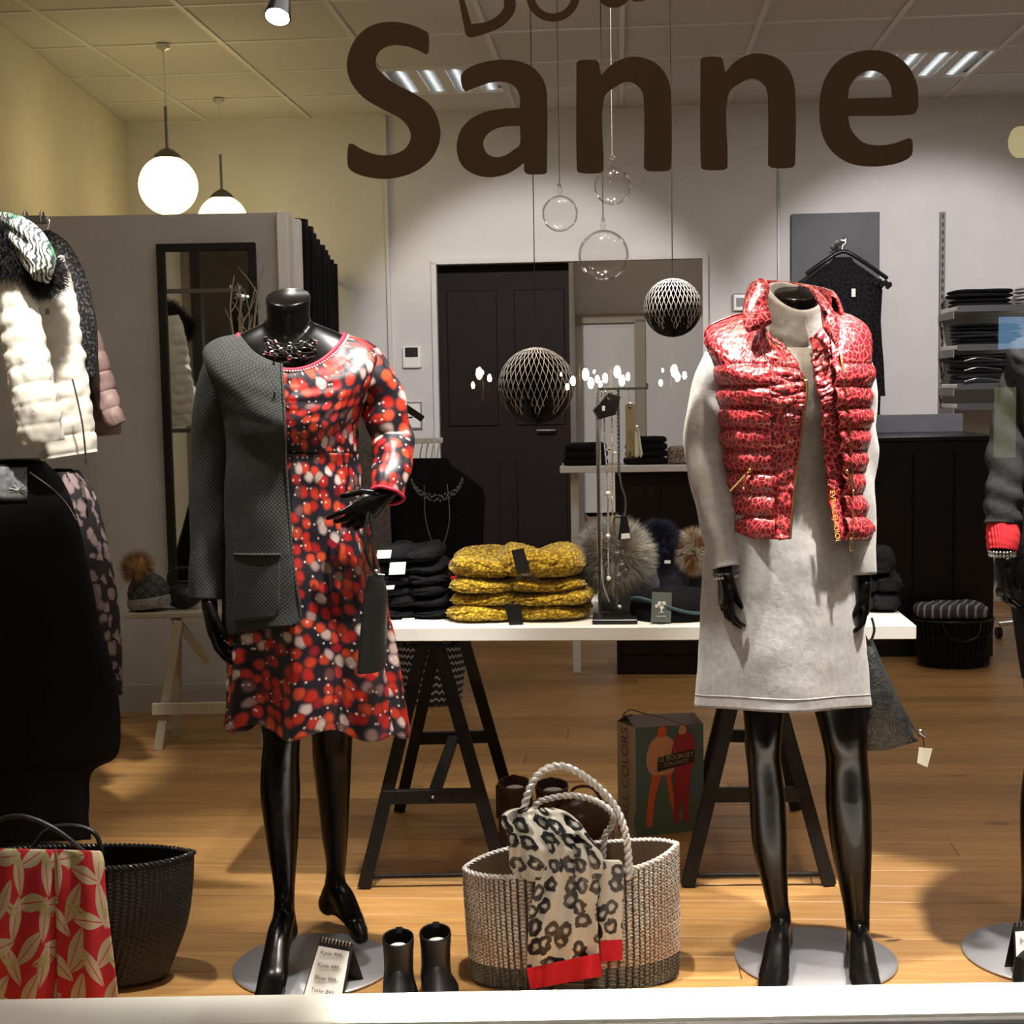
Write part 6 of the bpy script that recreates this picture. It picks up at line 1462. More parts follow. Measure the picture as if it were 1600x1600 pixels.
def sign(pts, back, lines, label, D, size):
    """tent-shaped black price holder with a white slip: pts = slip corners tl,tr,br,bl"""
    tl, tr, br, bl = [P(x, y, d) for x, y, d in pts]; t = thing('price_sign', label, 'price sign', ((bl.x + br.x) / 2, bl.y, 0), 'tent price signs on the window floor')
    nrm = (tr - tl).cross(bl - tl).normalized(); nrm = nrm if nrm.y < 0 else -nrm
    q = MB(); q.poly([tl - (tr - tl) * .03 + (tl - bl) * .16, tr + (tr - tl) * .06 + (tl - bl) * .16, br + (br - bl) * .06, bl - (br - bl) * .03], .003, -nrm); q.build('front_board', 'black', t, smooth=False)
    rb = [P(*b_) for b_ in back]; q = MB(); q.poly([tl + (tl - bl) * .16 - nrm * .004, tr + (tl - bl) * .16 - nrm * .004, rb[0], rb[1]], .003, (0, 1, 0)); q.build('rear_board', 'black', t, smooth=False)
    q = MB()
    for k in range(9):
        c = tl.lerp(tr, (k + .5) / 9) + (tl - bl) * .14; q.tube([c + nrm * (.006 * cos(v_)) + (tl - bl).normalized() * (.006 * sin(v_)) for v_ in [2 * pi * i / 8 for i in range(9)]], .0012, 5)
    q.build('ring_binding', 'silver', t)
    q = MB(); q.poly([tl + nrm * .001, tr + nrm * .001, br + nrm * .001, bl + nrm * .001], .0008, nrm); q.build('slip', 'white', t, smooth=False)
    for k, s in enumerate(lines):
        v = (k + .5) / len(lines); c = tl.lerp(bl, v).lerp(tr.lerp(br, v), .5) + nrm * .006
        text('handwriting', s, size, frame(c, tr - tl, tl - bl), 'ink', t, .0001)
sign([(498, 1478, 2.99), (546, 1487, 2.99), (533, 1562, 2.93), (474, 1558, 2.93)], [(576, 1556, 3.03), (540, 1550, 3.05)], ['Kjole 999,-', 'Kjole 499,-', 'Bluse 999,-', 'Taske 899,-'], 'black tent price sign with handwritten slip beside the left mannequin’s front foot', 2.95, .0118)
sign([(1586, 1456, 3.0), (1640, 1452, 3.0), (1650, 1540, 2.94), (1590, 1544, 2.94)], [(1564, 1540, 3.03), (1580, 1536, 3.05)], ['Bukser 599,-', 'Bluse 699,-', 'Strik 899,-'], 'black tent price sign with handwritten slip at the right edge', 2.95, .0118)
# ================================================================ carrier bag and shoes under the table
t = thing('printed_carrier_bag', 'paper carrier bag printed with two figures in coloured tights, under the table', 'bag', PZ(1035, 1300, 0))
A = PZ(993, 1308, 0); B = PZ(1100, 1296, 0); Cc = PZ(966, 1297, 0); A, B, Cc = (Vector((p.x, p.y, 0)) for p in (A, B, Cc))
Hb = (P(993, 1137, A.y).z); H2 = P(1102, 1131, B.y).z; H3 = P(966, 1127, Cc.y).z; Dd = B + (Cc - A)
M['bag_side'] = mat('beige_bag_paper', (.42, .36, .28), .6); M['bag_art'] = mat('bag_blue_print', (.08, .16, .19), .5); M['bag_top'] = mat('bag_brown_top', (.14, .10, .09), .6)
M['p_orange'] = mat('print_orange', (.65, .12, .04), .5); M['p_red'] = mat('print_red', (.36, .02, .035), .5); M['p_skin'] = mat('print_skin', (.62, .33, .20), .5); M['p_green'] = mat('print_green', (.09, .15, .11), .5)
up = Vector((0, 0, 1))
q = MB(); q.poly([A, B, B + up * H2, A + up * Hb], .002, (0, 1, 0)); q.build('front', 'bag_art', t, smooth=False)
q = MB(); q.poly([Cc, A, A + up * Hb, Cc + up * H3], .002, (1, 0, 0)); sd_ = q.build('side', 'bag_side', t, smooth=False)
q = MB(); q.poly([Dd, Cc, Cc + up * H3, Dd + up * H2], .002, (0, -1, 0)); q.poly([B, Dd, Dd + up * H2, B + up * H2], .002, (-1, 0, 0)); q.build('rear', 'bag_side', t, smooth=False)
mid1 = (A + Cc) / 2 + up * (Hb + .03); mid2 = (B + Dd) / 2 + up * (H2 + .025)
q = MB(); q.add([A + up * Hb, B + up * H2, mid2, mid1, Cc + up * H3, Dd + up * H2], [(0, 1, 2, 3), (3, 2, 5, 4)]); q.build('folded_top', 'bag_top', t, smooth=False)
q = MB(); q.tube(crom([mid1.lerp(mid2, .10), P(974, 1118, A.y), P(985, 1109, A.y), P(1008, 1115, A.y), P(1040, 1122, A.y), P(1085, 1138, A.y)], 6), .0022, 6); q.build('cord_handle', 'bag_top', t)
fx = (B - A).normalized(); fw = (B - A).length; fn = fx.cross(up) * 1; fn = fn if fn.y < 0 else -fn
def on(u, v, o=.0015): return A + fx * (u * fw) + up * (v * Hb) + fn * o
def blob2(pts, m, o, nm):
    pp = crom([on(u, v, o) for u, v in pts], 5, True); q = MB(); q.poly(pp, .0004, fn); q.build(nm, m, t, smooth=False)
blob2([(.05, .02), (.95, .02), (.95, .30), (.6, .36), (.3, .40), (.05, .32)], 'p_green', .001, 'printed_ground')
for dx, top_c, leg_c, sc in ((.0, 'p_skin', 'p_orange', 1), (.42, 'p_red', 'p_red', .95)):
    g = lambda L_: [(u + dx, v) for u, v in L_]
    blob2(g([(.16, .10), (.24, .10), (.27, .30), (.36, .50), (.40, .56), (.46, .48), (.50, .30), (.60, .14), (.66, .15), (.56, .34), (.52, .50), (.50, .60), (.28, .60), (.22, .46), (.18, .30)]) if dx == 0 else g([(.14, .10), (.20, .10), (.24, .32), (.30, .10), (.36, .10), (.36, .34), (.38, .60), (.18, .62), (.14, .40)]), leg_c, .0018, 'printed_legs')
    blob2(g([(.24, .56), (.52, .56), (.60, .68), (.56, .84), (.46, .90), (.40, .92), (.30, .90), (.20, .82), (.16, .68)]) if dx == 0 else g([(.16, .58), (.40, .58), (.46, .72), (.42, .88), (.32, .92), (.22, .92), (.14, .84), (.10, .70)]), top_c, .0022, 'printed_torso')
    blob2(g([(.34, .90), (.44, .90), (.46, .96), (.40, .995), (.33, .96)]) if dx == 0 else g([(.22, .91), (.31, .91), (.32, .96), (.27, .995), (.22, .96)]), 'p_skin' if dx else 'p_orange', .0025, 'printed_head')
q = MB(); q.poly([on(.32, .58, .003), on(.86, .64, .003), on(.86, .76, .003), on(.32, .71, .003)], .0006, fn); lb_ = q.build('printed_label', 'black', t, smooth=False)
c = on(.59, .70, .0042); text('label_lettering', 'LE BOURGET', .019, frame(c, fx + up * .08, up), 'bag_side', lb_, .0001)
c = on(.59, .648, .0042); text('label_lettering', 'COLLANTS', .015, frame(c, fx + up * .08, up), 'bag_side', lb_, .0001, space=1)
sx = (A - Cc).normalized(); sn = Vector((-1, -.3, 0)).normalized(); c = (A + Cc) / 2 + up * Hb * .56
nn_ = sx.cross(up); nn_ = nn_ if nn_.y < 0 else -nn_
text('side_lettering', 'ALL COLORS', .046, frame(c + nn_ * .003, up + sx * .0, -sx), 'bag_top', sd_, .0001)
# brown fringed boot, brown boot with buckles, round brown bag
M['brown_suede'] = cloth('brown_suede', (.075, .045, .025), (.12, .07, .04), 40, .85); M['brown_leather'] = mat('brown_leather', (.075, .045, .035), .3, spec=.5)
boot(803, 1222, 4.02, .6, 'fringed_boot', 'brown suede ankle boot with hanging fringe, left of the tote handle', 'brown boots under the table', 'brown_suede', 24)
t = bpy.data.objects['fringed_boot']; tp = P(803, 1222, 4.02); q = MB(); rnd = random.Random(3)
for i in range(60):
    a_ = 2 * pi * i / 60; x = tp.x + cos(a_) * .050; y = tp.y + sin(a_) * .052; q.box((x, y, tp.z - .055), (.0045, .0025, .085 + rnd.uniform(-.01, .01)))
q.build('fringe', 'brown_suede', t, smooth=False)['kind'] = 'stuff'
boot(862, 1226, 4.05, .9, 'buckled_boot', 'brown leather ankle boot with gold buckle, seen through the tote handle', 'brown boots under the table', 'brown_leather', 25)
t = bpy.data.objects['buckled_boot']; tp = P(862, 1226, 4.05); q = MB()
for i in range(12): a_ = -pi * i / 11; q.box((tp.x + cos(a_) * .055, tp.y + sin(a_) * .062, tp.z - .055), (.010, .006, .008))
q.build('buckle_studs', 'gold', t, smooth=False)
c = PZ(915, 1318, 0); c = Vector((c.x, c.y + .03, .062)); t = thing('round_leather_bag', 'round glossy brown leather bag lying behind the tote handles', 'bag', (c.x, c.y, 0))
q = MB(); q.ball(c, .085, 24, 16, (.95, .7, .72)); q.build('body', 'brown_leather', t)
q = MB(); q.tube([c + Vector((cos(a_) * .082, -.0, sin(a_) * .062)) for a_ in [2 * pi * i / 30 for i in range(31)]], .003, 6); q.build('seam_piping', 'brown_suede', t)
q = MB(); q.tube(crom([c + Vector((-.05, -.02, .05)), c + Vector((-.03, -.04, .10)), c + Vector((.02, -.04, .10)), c + Vector((.05, -.02, .05))], 6), .0045, 6); q.build('handle', 'brown_suede', t)

# ================================================================ behind the table: shelf unit, clothes rail, zigzag bag, basket
Du = 6.3; zt = P(980, 727, Du).z; ua = P(975, 727, Du).dot(RX); ub = Vector((0, Du, 0)).dot(RY)
t = thing('console_shelf', 'white-topped console with dark cabinet between table and doorway', 'console', RM(ua, ub + .15, 0))
q = MB(); q.box(RM(ua + .03, ub + .16, zt - .014), (.62, .34, .028), ROOM, bev=.002); q.build('top', 'white', t, smooth=False)
q = MB(); q.box(RM(ua + .15, ub + .18, (zt - .03) / 2), (.38, .28, zt - .04), ROOM, bev=.002); q.build('cabinet', 'door_dark', t, smooth=False)
q = MB(); q.box(RM(ua - .22, ub + .12, (zt - .03) / 2), (.035, .035, zt - .03), ROOM); q.build('leg', 'white', t, smooth=False)
q = MB(); q.box(RM(ua - .02, ub + .16, .40), (.60, .30, .02), ROOM); q.build('lower_shelf', 'white', t, smooth=False)
q = MB(); q.box(RM(ua + .24, ub + .034, zt * .5), (.16, .01, zt * .8), ROOM, bev=.003); q.build('door', 'door_dark', t, smooth=False)
q = MB(); q.box(RM(ua + .06, ub + .034, zt * .5), (.16, .01, zt * .8), ROOM, bev=.003); q.build('door', 'door_dark', t, smooth=False)
tag(folded('folded_sweater', 'black folded sweater with white label at the left end of the white console', 'sweater', RM(ua - .17, ub + .14, zt), .20, .22, .10, 'knit_black', None, -YAW, 5, 3))
tag(folded('folded_sweater', 'black folded sweater in the middle of the white console', 'sweater', RM(ua + .10, ub + .16, zt), .20, .22, .125, 'knit_black', None, -YAW, 9, 4))
M['beaded'] = cloth('beaded_cloth', (.06, .02, .016), (.5, .4, .32), 130, .5, .5, .003)
tag(folded('beaded_pouch', 'red and black beaded pouch at the right end of the white console', 'pouch', RM(ua + .25, ub + .1, zt), .12, .12, .075, 'beaded', None, 0, 2, 1))
p = P(960, 815, 6.4); t = thing('shoe_box', 'beige cardboard box on the console’s lower shelf behind the fur bobble hat', 'box', (p.x, p.y, .41))
Dbx = 6.32; b0 = P(919, 870, Dbx); b1 = P(1003, 806, Dbx); q = MB(); q.box(((b0.x + b1.x) / 2, Dbx + .1, (b1.z + .412) / 2), (b1.x - b0.x, .2, b1.z - .412), bev=.003); q.build('box', 'paper', t, smooth=False)
q = MB(); q.box(((b0.x + b1.x) / 2, Dbx + .1, b1.z - .02), (b1.x - b0.x + .008, .208, .04), bev=.002); q.build('lid', 'bag_side', t, smooth=False)
# clothes arm with black sweaters
Dr = 5.75; rp = P(690, 688, Dr)
t = thing('rail_arm', 'white waterfall rail arm on the wall side holding black sweaters', 'rail', (rp.x - .1, Dr, rp.z))
q = MB(); q.box((rp.x - .12, Dr, rp.z), (.25, .03, .022), bev=.002); q.build('arm', 'white', t, smooth=False)
q = MB(); q.box((rp.x - .24, Dr + .22, rp.z / 2), (.03, .03, rp.z), bev=.002); q.box((rp.x - .24, Dr + .11, rp.z - .004), (.03, .25, .02)); q.box((rp.x - .36, Dr + .3, .012), (.30, .30, .024)); q.build('post', 'white', t, smooth=False)
GRP = 'black sweaters on the rail arm'
wh = ['front', 'second', 'third', 'fourth']
for k in range(4):
    x = 683 - 9 * k; yy = 716 - 0 * k; D = Dr + .02 + .035 * k - .08
    t, c = hanging_top(x, yy, 74, D, 985, 'hanging_sweater', ['black sweater with collar necklace, frontmost on the rail arm', 'black sweater, second behind the collar necklace', 'black sweater, third on the rail arm', 'black sweater, rearmost on the rail arm'][k], 'knit_black', GRP, cat='sweater', depth=.03)
    q = MB(); q.tube(crom([c + Vector((0, 0, -.02)), c + Vector((.004, 0, .03)), c + Vector((.012, 0, .06)), c + Vector((.0, 0, .078))], 5), .0028, 6); q.build('hanger_hook', 'white', t)
    if k == 0:
        q = MB()
        for i in range(60):
            a_ = lerp(-3.0, -.15, i / 59); q.ball(c + Vector((cos(a_) * .10, -.05, -.07 + sin(a_) * (.085 + .012 * sin(i * 2.4)))), .0065, 6, 5)
        q.build('collar_necklace', 'steel_dark', t)
        q = MB(); q.tube(crom([c + Vector((-.05, -.05, -.10)), c + Vector((-.045, -.06, -.25)), c + Vector((0, -.06, -.36)), c + Vector((.045, -.06, -.25)), c + Vector((.04, -.05, -.10))], 6), .0018, 5); q.build('long_chain', 'silver', t)
# black plastic hanger sticking out, grey cable knit beside the dress
t = thing('coat_hanger', 'empty black hanger sticking out behind the print dress sleeve', 'hanger', P(650, 650, 5.6))
q = MB(); q.bar(P(600, 614, 5.6), P(661, 655, 5.6), .026, .010, up=(0, 1, 0), bev=.003); q.build('arm', 'black', t, smooth=False)
q = MB(); q.bar(P(600, 655, 5.6), P(645, 652, 5.6), .006, .005, up=(0, 1, 0)); q.build('bar', 'black', t, smooth=False)
M['grey_rib'] = cloth('grey_rib_knit', (.085, .08, .075), (.17, .16, .15), 90, .95, .6, .005)
hanging_top(556, 640, 50, 5.62, 960, 'ribbed_cardigan', 'grey-brown ribbed knit hanging behind the print dress', 'grey_rib', cat='cardigan', depth=.04)
# zigzag bag on the floor
def zig():
    m = mat('black_white_zigzag', (.1, .1, .1), .8); v = coords(m, kind='UV'); s = N(m, 'ShaderNodeSeparateXYZ'); L(m, v, s.inputs[0])
    tri = math_(m, 'PINGPONG', s.outputs[0], .011); yy = math_(m, 'ADD', s.outputs[1], tri); fr = math_(m, 'FRACT', math_(m, 'MULTIPLY', yy, 36)); g = math_(m, 'GREATER_THAN', fr, .72)
    setc(m, mixc(m, g, (.014, .013, .014), (.5, .49, .46))); return m
M['zig'] = zig()
cz_ = PZ(670, 1100, 0); Dz = cz_.y + .04
ZB = Shell(Dz, [(671, 58, 1004, 1010, 998, .09, .09), (671, 56, 1040, 1046, 1030, .10, .10), (671, 53, 1070, 1078, 1060, .10, .10), (671, 50, 1092, 1103, 1080, .09, .09)], .7)
t = thing('zigzag_bag', 'black and white zigzag fabric bag on the floor behind the left trestle', 'bag', P(671, 1092, Dz))
q = MB(); ZB.surf(q, 0, 2 * pi, 0, 3, 60, 20, lambda a, v: .004 * nz(a * 2, v * 2, 1), None, True); q.build('body', 'zig', t)
q = MB(); q.loft([[ZB.pt(2 * pi * j / 30, 2.97) for j in range(30)], [ZB.pt(2 * pi * j / 30, 3) for j in range(30)]], True, True, True); q.build('bottom', 'black_matte', t)
q = MB(); q.tube(crom([ZB.pt(-2.2, 0), ZB.pt(-2.0, 0) + Vector((.02, 0, .09)), ZB.pt(-1.2, 0) + Vector((-.02, 0, .09)), ZB.pt(-1.0, 0)], 6), .006, 6); q.build('handle', 'black_matte', t)
# wire basket with folded striped cloth
bc = PZ(1490, 1046, 0); Db = bc.y + .1; t = thing('wire_basket', 'black wire basket filled with dark clothes on the floor before the counter', 'basket', (bc.x, Db, 0))
rB = 62 * Db / FPX; hB = P(1490, 965, Db).z
q = MB(); c = Vector((P(1489, 1040, Db).x, Db, 0))
for k in range(40):
    a_ = 2 * pi * k / 40; q.tube([c + Vector((cos(a_) * rB * .88, sin(a_) * rB * .7, .005)), c + Vector((cos(a_) * rB, sin(a_) * rB * .8, hB))], .0022, 5)
for z, s_ in ((.006, .88), (hB * .33, .92), (hB * .66, .96)): q.tube([c + Vector((cos(a_) * rB * s_, sin(a_) * rB * .8 * s_, z)) for a_ in [2 * pi * i / 40 for i in range(41)]], .0025, 5)
q.build('wire_cage', 'black', t)
q = MB(); q.tube([c + Vector((cos(a_) * rB, sin(a_) * rB * .8, hB)) for a_ in [2 * pi * i / 40 for i in range(41)]], .006, 8); q.build('rim', 'black', t)
for s_ in (-1, 1):
    q = MB(); q.tube(crom([c + Vector((s_ * rB * .5, -.8 * rB * .86, hB)), c + Vector((s_ * rB * .35, -.85 * rB, hB - .06)), c + Vector((0, -.88 * rB, hB - .085))], 6), .004, 6); q.build('handle', 'black', t)
q = MB(); rings = []
for v, s_ in ((0, .8), (.3, .84), (.6, .88), (.85, .92), (1.05, .85), (1.15, .5)): rings.append([c + Vector((cos(a_) * rB * s_ * (1 + .05 * nz(a_, v * 3)), sin(a_) * rB * .76 * s_, .01 + hB * v * .95 + .01 * nz(a_ * 2, v, 3))) for a_ in [2 * pi * j / 36 for j in range(36)]])
q.loft(rings, True, True, True); tag(q.build('dark_laundry', 'knit_black'), 'heap of black clothes filling the wire basket', 'clothes')
def stripe():
    m = mat('grey_striped_cloth', (.1, .1, .12), .85); v = coords(m, (1, 1, 1), 'Object', (0, 0, .5)); w = N(m, 'ShaderNodeTexWave'); L(m, v, w.inputs[0]); w.inputs['Scale'].default_value = 9; w.inputs['Distortion'].default_value = 1.5
    setc(m, ramp(m, w.outputs[0], [(.80, (.05, .05, .062)), (.88, (.35, .35, .38))])); return m
M['stripe'] = stripe()
tag(folded('striped_cloth', 'grey cloth with white stripes folded on top of the wire basket', 'cloth', c + Vector((-.02, -.02, hB + .01)), rB * 1.75, rB * 1.2, .06, 'stripe', None, -.1, 7, 1))
# castor chair base at the far right
cc = PZ(1590, 1000, 0); t = thing('office_chair', 'dark swivel chair base with castors half hidden by the mannequin at the right edge', 'chair', (cc.x + .18, cc.y, 0))
ctr = Vector((cc.x + .18, cc.y, 0))
for k in range(5):
    a_ = 2 * pi * k / 5 + 2.9; e = ctr + Vector((cos(a_) * .26, sin(a_) * .26, .07)); q = MB(); q.bar(ctr + Vector((0, 0, .11)), e, .035, .02, bev=.003); q.build('spoke', 'silver', t, smooth=False)
    q = MB(); q.tube([e + Vector((-.012, 0, -.042)), e + Vector((.012, 0, -.042))], .028, 14); q.build('castor', 'black', t)
q = MB(); q.tube([ctr + Vector((0, 0, .1)), ctr + Vector((0, 0, .44))], .022, 12); q.build('column', 'silver', t)
q = MB(); q.box(ctr + Vector((0, 0, .47)), (.44, .44, .07), bev=.02); q.build('seat', 'black_matte', t)
q = MB(); q.box(ctr + Vector((.05, .2, .78)), (.40, .05, .4), bev=.018); q.build('backrest', 'black_matte', t)

# ================================================================ left side: bench, hat, twigs
Dn = 5.1; bz = P(250, 957, Dn).z; bx0 = P(195, 957, Dn).x
M['bench'] = mat('pale_bench_paint', (.40, .35, .26), .55)
t = thing('folding_bench', 'pale wooden bench with crossed legs against the grey partition', 'bench', (bx0 + .3, Dn + .1, 0))
for k in range(3):
    q = MB(); q.box((bx0 + .33, Dn + .03 + .085 * k, bz - .010), (.66, .078, .02), bev=.003); q.build('seat_slat', 'bench', t, smooth=False)
for xa in (bx0 + .10, bx0 + .48):
    q = MB(); q.bar((xa + .0, Dn, .0), (xa + .09, Dn + .0, bz - .03), .032, .022, up=(0, 1, 0), bev=.002); q.build('leg', 'bench', t, smooth=False)
    q = MB(); q.bar((xa - .0 + .02, Dn + .2, .0), (xa + .04, Dn + .2, bz - .03), .032, .022, up=(0, 1, 0), bev=.002); q.build('leg', 'bench', t, smooth=False)
q = MB(); q.bar((bx0 + .17, Dn + .02, bz - .02), (bx0 + .27, Dn + .1, bz - .2), .028, .018, up=(0, 1, 0), bev=.002); q.build('brace', 'bench', t, smooth=False)
zc = P(295, 1105, Dn).z; q = MB(); q.box((bx0 + .35, Dn - .02, zc), (.52, .02, .042), bev=.002); q.build('cross_rail', 'bench', t, smooth=False)
def quilt():
    m = mat('grey_quilted_hat', (.03, .03, .034), .75); v = coords(m, (1, 1, 1), 'Object', (0, .78, 0)); vo = N(m, 'ShaderNodeTexVoronoi', feature='DISTANCE_TO_EDGE'); L(m, v, vo.inputs['Vector']); vo.inputs['Scale'].default_value = 32; vo.inputs['Randomness'].default_value = .1
    setc(m, ramp(m, vo.outputs[0], [(.03, (.012, .012, .014)), (.12, (.055, .056, .062))])); bump(m, vo.outputs[0], .6, .006); return m
M['quilt'] = quilt(); M['glitter'] = cloth('glitter_band', (.02, .02, .02), (.45, .44, .42), 240, .35, .5, .003)
beanie('bobble_hat', 'grey quilted hat with glitter band and tan fur bobble on the pale bench', (P(236, 945, Dn + .06).x, Dn + .06, bz + .012), .155, .125, 'quilt', ['fur_tan', 'fur_brown'], P(214, 886, Dn + .04), .052, 11, -.12, 1400, 'glitter')
t = thing('small_black_bag', 'small black leather bag with a loop handle beside the hat on the bench', 'bag', P(290, 950, Dn + .1))
c = P(287, 940, Dn + .08); c.z = bz + .045; q = MB(); q.ball(c, .055, 20, 12, (1.2, .8, .8)); q.build('body', 'leather', t)
q = MB(); q.tube(crom([c + Vector((-.05, 0, .02)), c + Vector((-.045, 0, .09)), c + Vector((.03, 0, .10)), c + Vector((.05, 0, .03))], 6), .006, 8); q.build('handle', 'leather', t)
c = P(385, 930, Dn + .12); c.z = bz; t = thing('twig_vase', 'dark vase of bare pale twigs behind the left mannequin’s shoulder', 'vase', c)
q = MB(); q.lathe([(.001, .001), (.045, .001), (.06, .08), (.05, .2), (.03, .28), (.035, .30)], c, 24); q.build('vase', 'black', t)
M['twig'] = cloth('pale_twig', (.30, .25, .18), (.40, .34, .25), 40, .8)
for i, pth in enumerate(([(380, 780), (378, 600), (374, 505), (377, 470), (371, 442)], [(384, 780), (384, 600), (378, 515), (390, 485), (399, 448)], [(386, 780), (390, 620), (382, 545), (392, 505), (394, 492)], [(382, 780), (374, 640), (366, 540), (360, 480), (366, 430)], [(384, 780), (388, 640), (396, 520), (404, 450), (412, 415)])):
    q = MB(); pp = crom([P(x, y, Dn + .12 - .03 * i) for x, y in pth], 6); q.tube(pp, [lerp(.006, .0018, k / (len(pp) - 1)) for k in range(len(pp))], 6)
    rnd = random.Random(i)
    for k in range(4):
        b_ = pp[8 + 3 * k]; d = Vector((rnd.uniform(-1, 1), rnd.uniform(-.3, .3), rnd.uniform(.8, 1.6))).normalized() * rnd.uniform(.05, .12); q.tube([b_, b_ + d * .5 + Vector((.005, 0, 0)), b_ + d], [.003, .002, .001], 5)
    q.build('twig', 'twig', t)
# necklace bust high on the left, seen only in the mirror
c = Vector((-1.93, 3.55, 1.62)); t = thing('necklace_bust', 'white jewellery bust with a chain, visible only as a reflection in the mirror', 'bust', c)
q = MB(); q.lathe([(.06, 0), (.075, .05), (.07, .10), (.035, .15), (.03, .20), (.034, .21), (.001, .212)], c, 24); q.build('bust', 'white', t)
q = MB(); q.tube([c + Vector((cos(a_) * .07, sin(a_) * .08, .10 - .03 * sin(a_ + .5))) for a_ in [2 * pi * i / 24 for i in range(25)]], .004, 6); q.build('chain', 'silver', t)
q = MB(); q.box((-1.97, 3.55, 1.605), (.22, .3, .025)); tag(q.build('bust_shelf', 'white', smooth=False), 'small white wall shelf carrying the necklace bust, beyond the left edge', 'shelf')

# ================================================================ clothes rack at the left edge
Dk = 4.15
rk = P(72, 343, Dk + .05)
t = thing('clothes_rail', 'dark bronze clothes rail end with hooks at the left edge', 'rail', (rk.x - .3, Dk + .05, rk.z))
q = MB(); q.box((rk.x - .45, Dk + .05, rk.z), (.9, .022, .022), bev=.002); q.build('bar', 'steel_dark', t, smooth=False)
q = MB(); q.box((rk.x - .9, Dk + .05, rk.z / 2), (.03, .03, rk.z)); q.build('post', 'steel_dark', t, smooth=False)
rk2 = P(60, 722, Dk); q = MB(); q.box((rk2.x - .45, Dk + .02, rk2.z), (.9, .022, .022), bev=.002); q.build('lower_bar', 'steel_dark', t, smooth=False)
for x in (40, 66):
    q = MB(); c = P(x, 340, Dk + .05); q.tube([c + Vector((0, .018 * cos(v_), .018 * sin(v_))) for v_ in [2 * pi * i / 12 for i in range(10)]], .003, 6); q.build('ring', 'silver', t)
def baffles(pitch, amp, y0=0): return lambda y: amp * abs(sin(pi * ((y - y0) / pitch))) ** .5
M['puff_white'] = cloth('pale_puffer_nylon', (.62, .58, .50), (.70, .66, .58), 22, .42, .25, .006); M['puff_rose'] = cloth('dusty_rose_puffer', (.19, .12, .11), (.25, .16, .145), 20, .5, .25, .006)
def puffer_tube(spec, m, parent, name, pitch, amp, seed=0, flat=.8, wr=.004):
    pts, rad = limb_pts(spec, 26); n = len(pts); rings = []; Ls = 0
    for i, p in enumerate(pts):
        if i: Ls += (pts[i] - pts[i - 1]).length
        tt = (pts[min(i + 1, n - 1)] - pts[max(i - 1, 0)]).normalized(); x = Vector((0, -1, 0)).cross(tt).normalized(); y = tt.cross(x); ring = []
        b_ = amp * (abs(sin(pi * Ls / pitch)) ** .35 - .5)
        for j in range(40):
            a = 2 * pi * j / 40; w = wr * nz(cos(a) * 3 + seed, sin(a) * 3, Ls * 30); ring.append(p + x * cos(a) * (rad[i] + b_ + w) + y * sin(a) * (rad[i] * flat + b_ + w))
        rings.append(ring)
    q = MB(); q.loft(rings, True, True, True); return q.build(name, m, parent)
t = thing('puffer_coat', 'pale quilted puffer coat with black fur collar on the left rack', 'coat', P(80, 728, Dk - .1), 'garments on the left rack')
puffer_tube([(58, 405, Dk - .06, 40), (70, 470, Dk - .06, 48), (82, 560, Dk - .06, 49), (95, 640, Dk - .06, 48), (108, 712, Dk - .06, 44)], 'puff_white', t, 'body', .050, .0055, 1, .5, .007)
puffer_tube([(14, 400, Dk - .2, 24), (26, 470, Dk - .22, 29), (42, 560, Dk - .24, 33), (56, 630, Dk - .26, 34), (66, 692, Dk - .26, 33)], 'puff_white', t, 'sleeve', .052, .0055, 4, .8, .007)
q = MB(); q.tube(crom([P(113, 592, Dk - .172), P(121, 625, Dk - .172), P(129, 665, Dk - .172), P(134, 712, Dk - .16)], 8), .0026, 6); q.build('zip', 'steel_dark', t)
q = MB(); q.box(P(74, 487, Dk - .185), (.010, .004, .016)); q.box(P(134, 720, Dk - .162), (.006, .004, .022)); q.build('zip_pull', 'steel_dark', t, smooth=False)
fur('fur_collar', P(2, 388, Dk - .24), .075, t, ['fur_black'], 4000, .5, (1.1, .6, .95), 14); fur('fur_collar', P(34, 408, Dk - .22), .062, t, ['fur_black'], 4000, .5, (1.1, .8, .9), 4); fur('fur_collar', P(66, 428, Dk - .21), .055, t, ['fur_black'], 4000, .5, (1.1, .8, 1), 8)
def tropic():
    m = mat('tropical_print_scarf', (.6, .6, .55), .7); v = coords(m, kind='Object'); n = noise_(m, v, 9, 2); w = N(m, 'ShaderNodeTexWave'); L(m, v, w.inputs[0]); w.inputs['Scale'].default_value = 26; w.inputs['Distortion'].default_value = 14; w.inputs['Detail'].default_value = 2
    c = ramp(m, n.outputs[0], [(.40, (.70, .70, .64)), (.50, (.62, .62, .56)), (.56, (.07, .26, .12)), (.62, (.03, .14, .20)), (.70, (.55, .35, .05))]); k = ramp(m, w.outputs[0], [(.30, (0, 0, 0)), (.42, (1, 1, 1))]); setc(m, mixc(m, k, (.03, .035, .04), c)); return m
M['tropic'] = tropic()
t = thing('tropical_scarf', 'white scarf with green leaf print looped over the pale puffer coat', 'scarf', P(62, 445, Dk - .27), 'garments on the left rack')
p_, r_ = limb_pts([(-6, 342, Dk - .16, 10), (16, 348, Dk - .22, 13), (38, 362, Dk - .26, 17), (58, 385, Dk - .27, 18), (68, 412, Dk - .27, 19), (62, 436, Dk - .26, 14)]); q = MB(); q.tube(p_, r_, 24, off=lambda u, a: .14 * sin(a * 4 + u * 9)); q.build('loop', 'tropic', t)
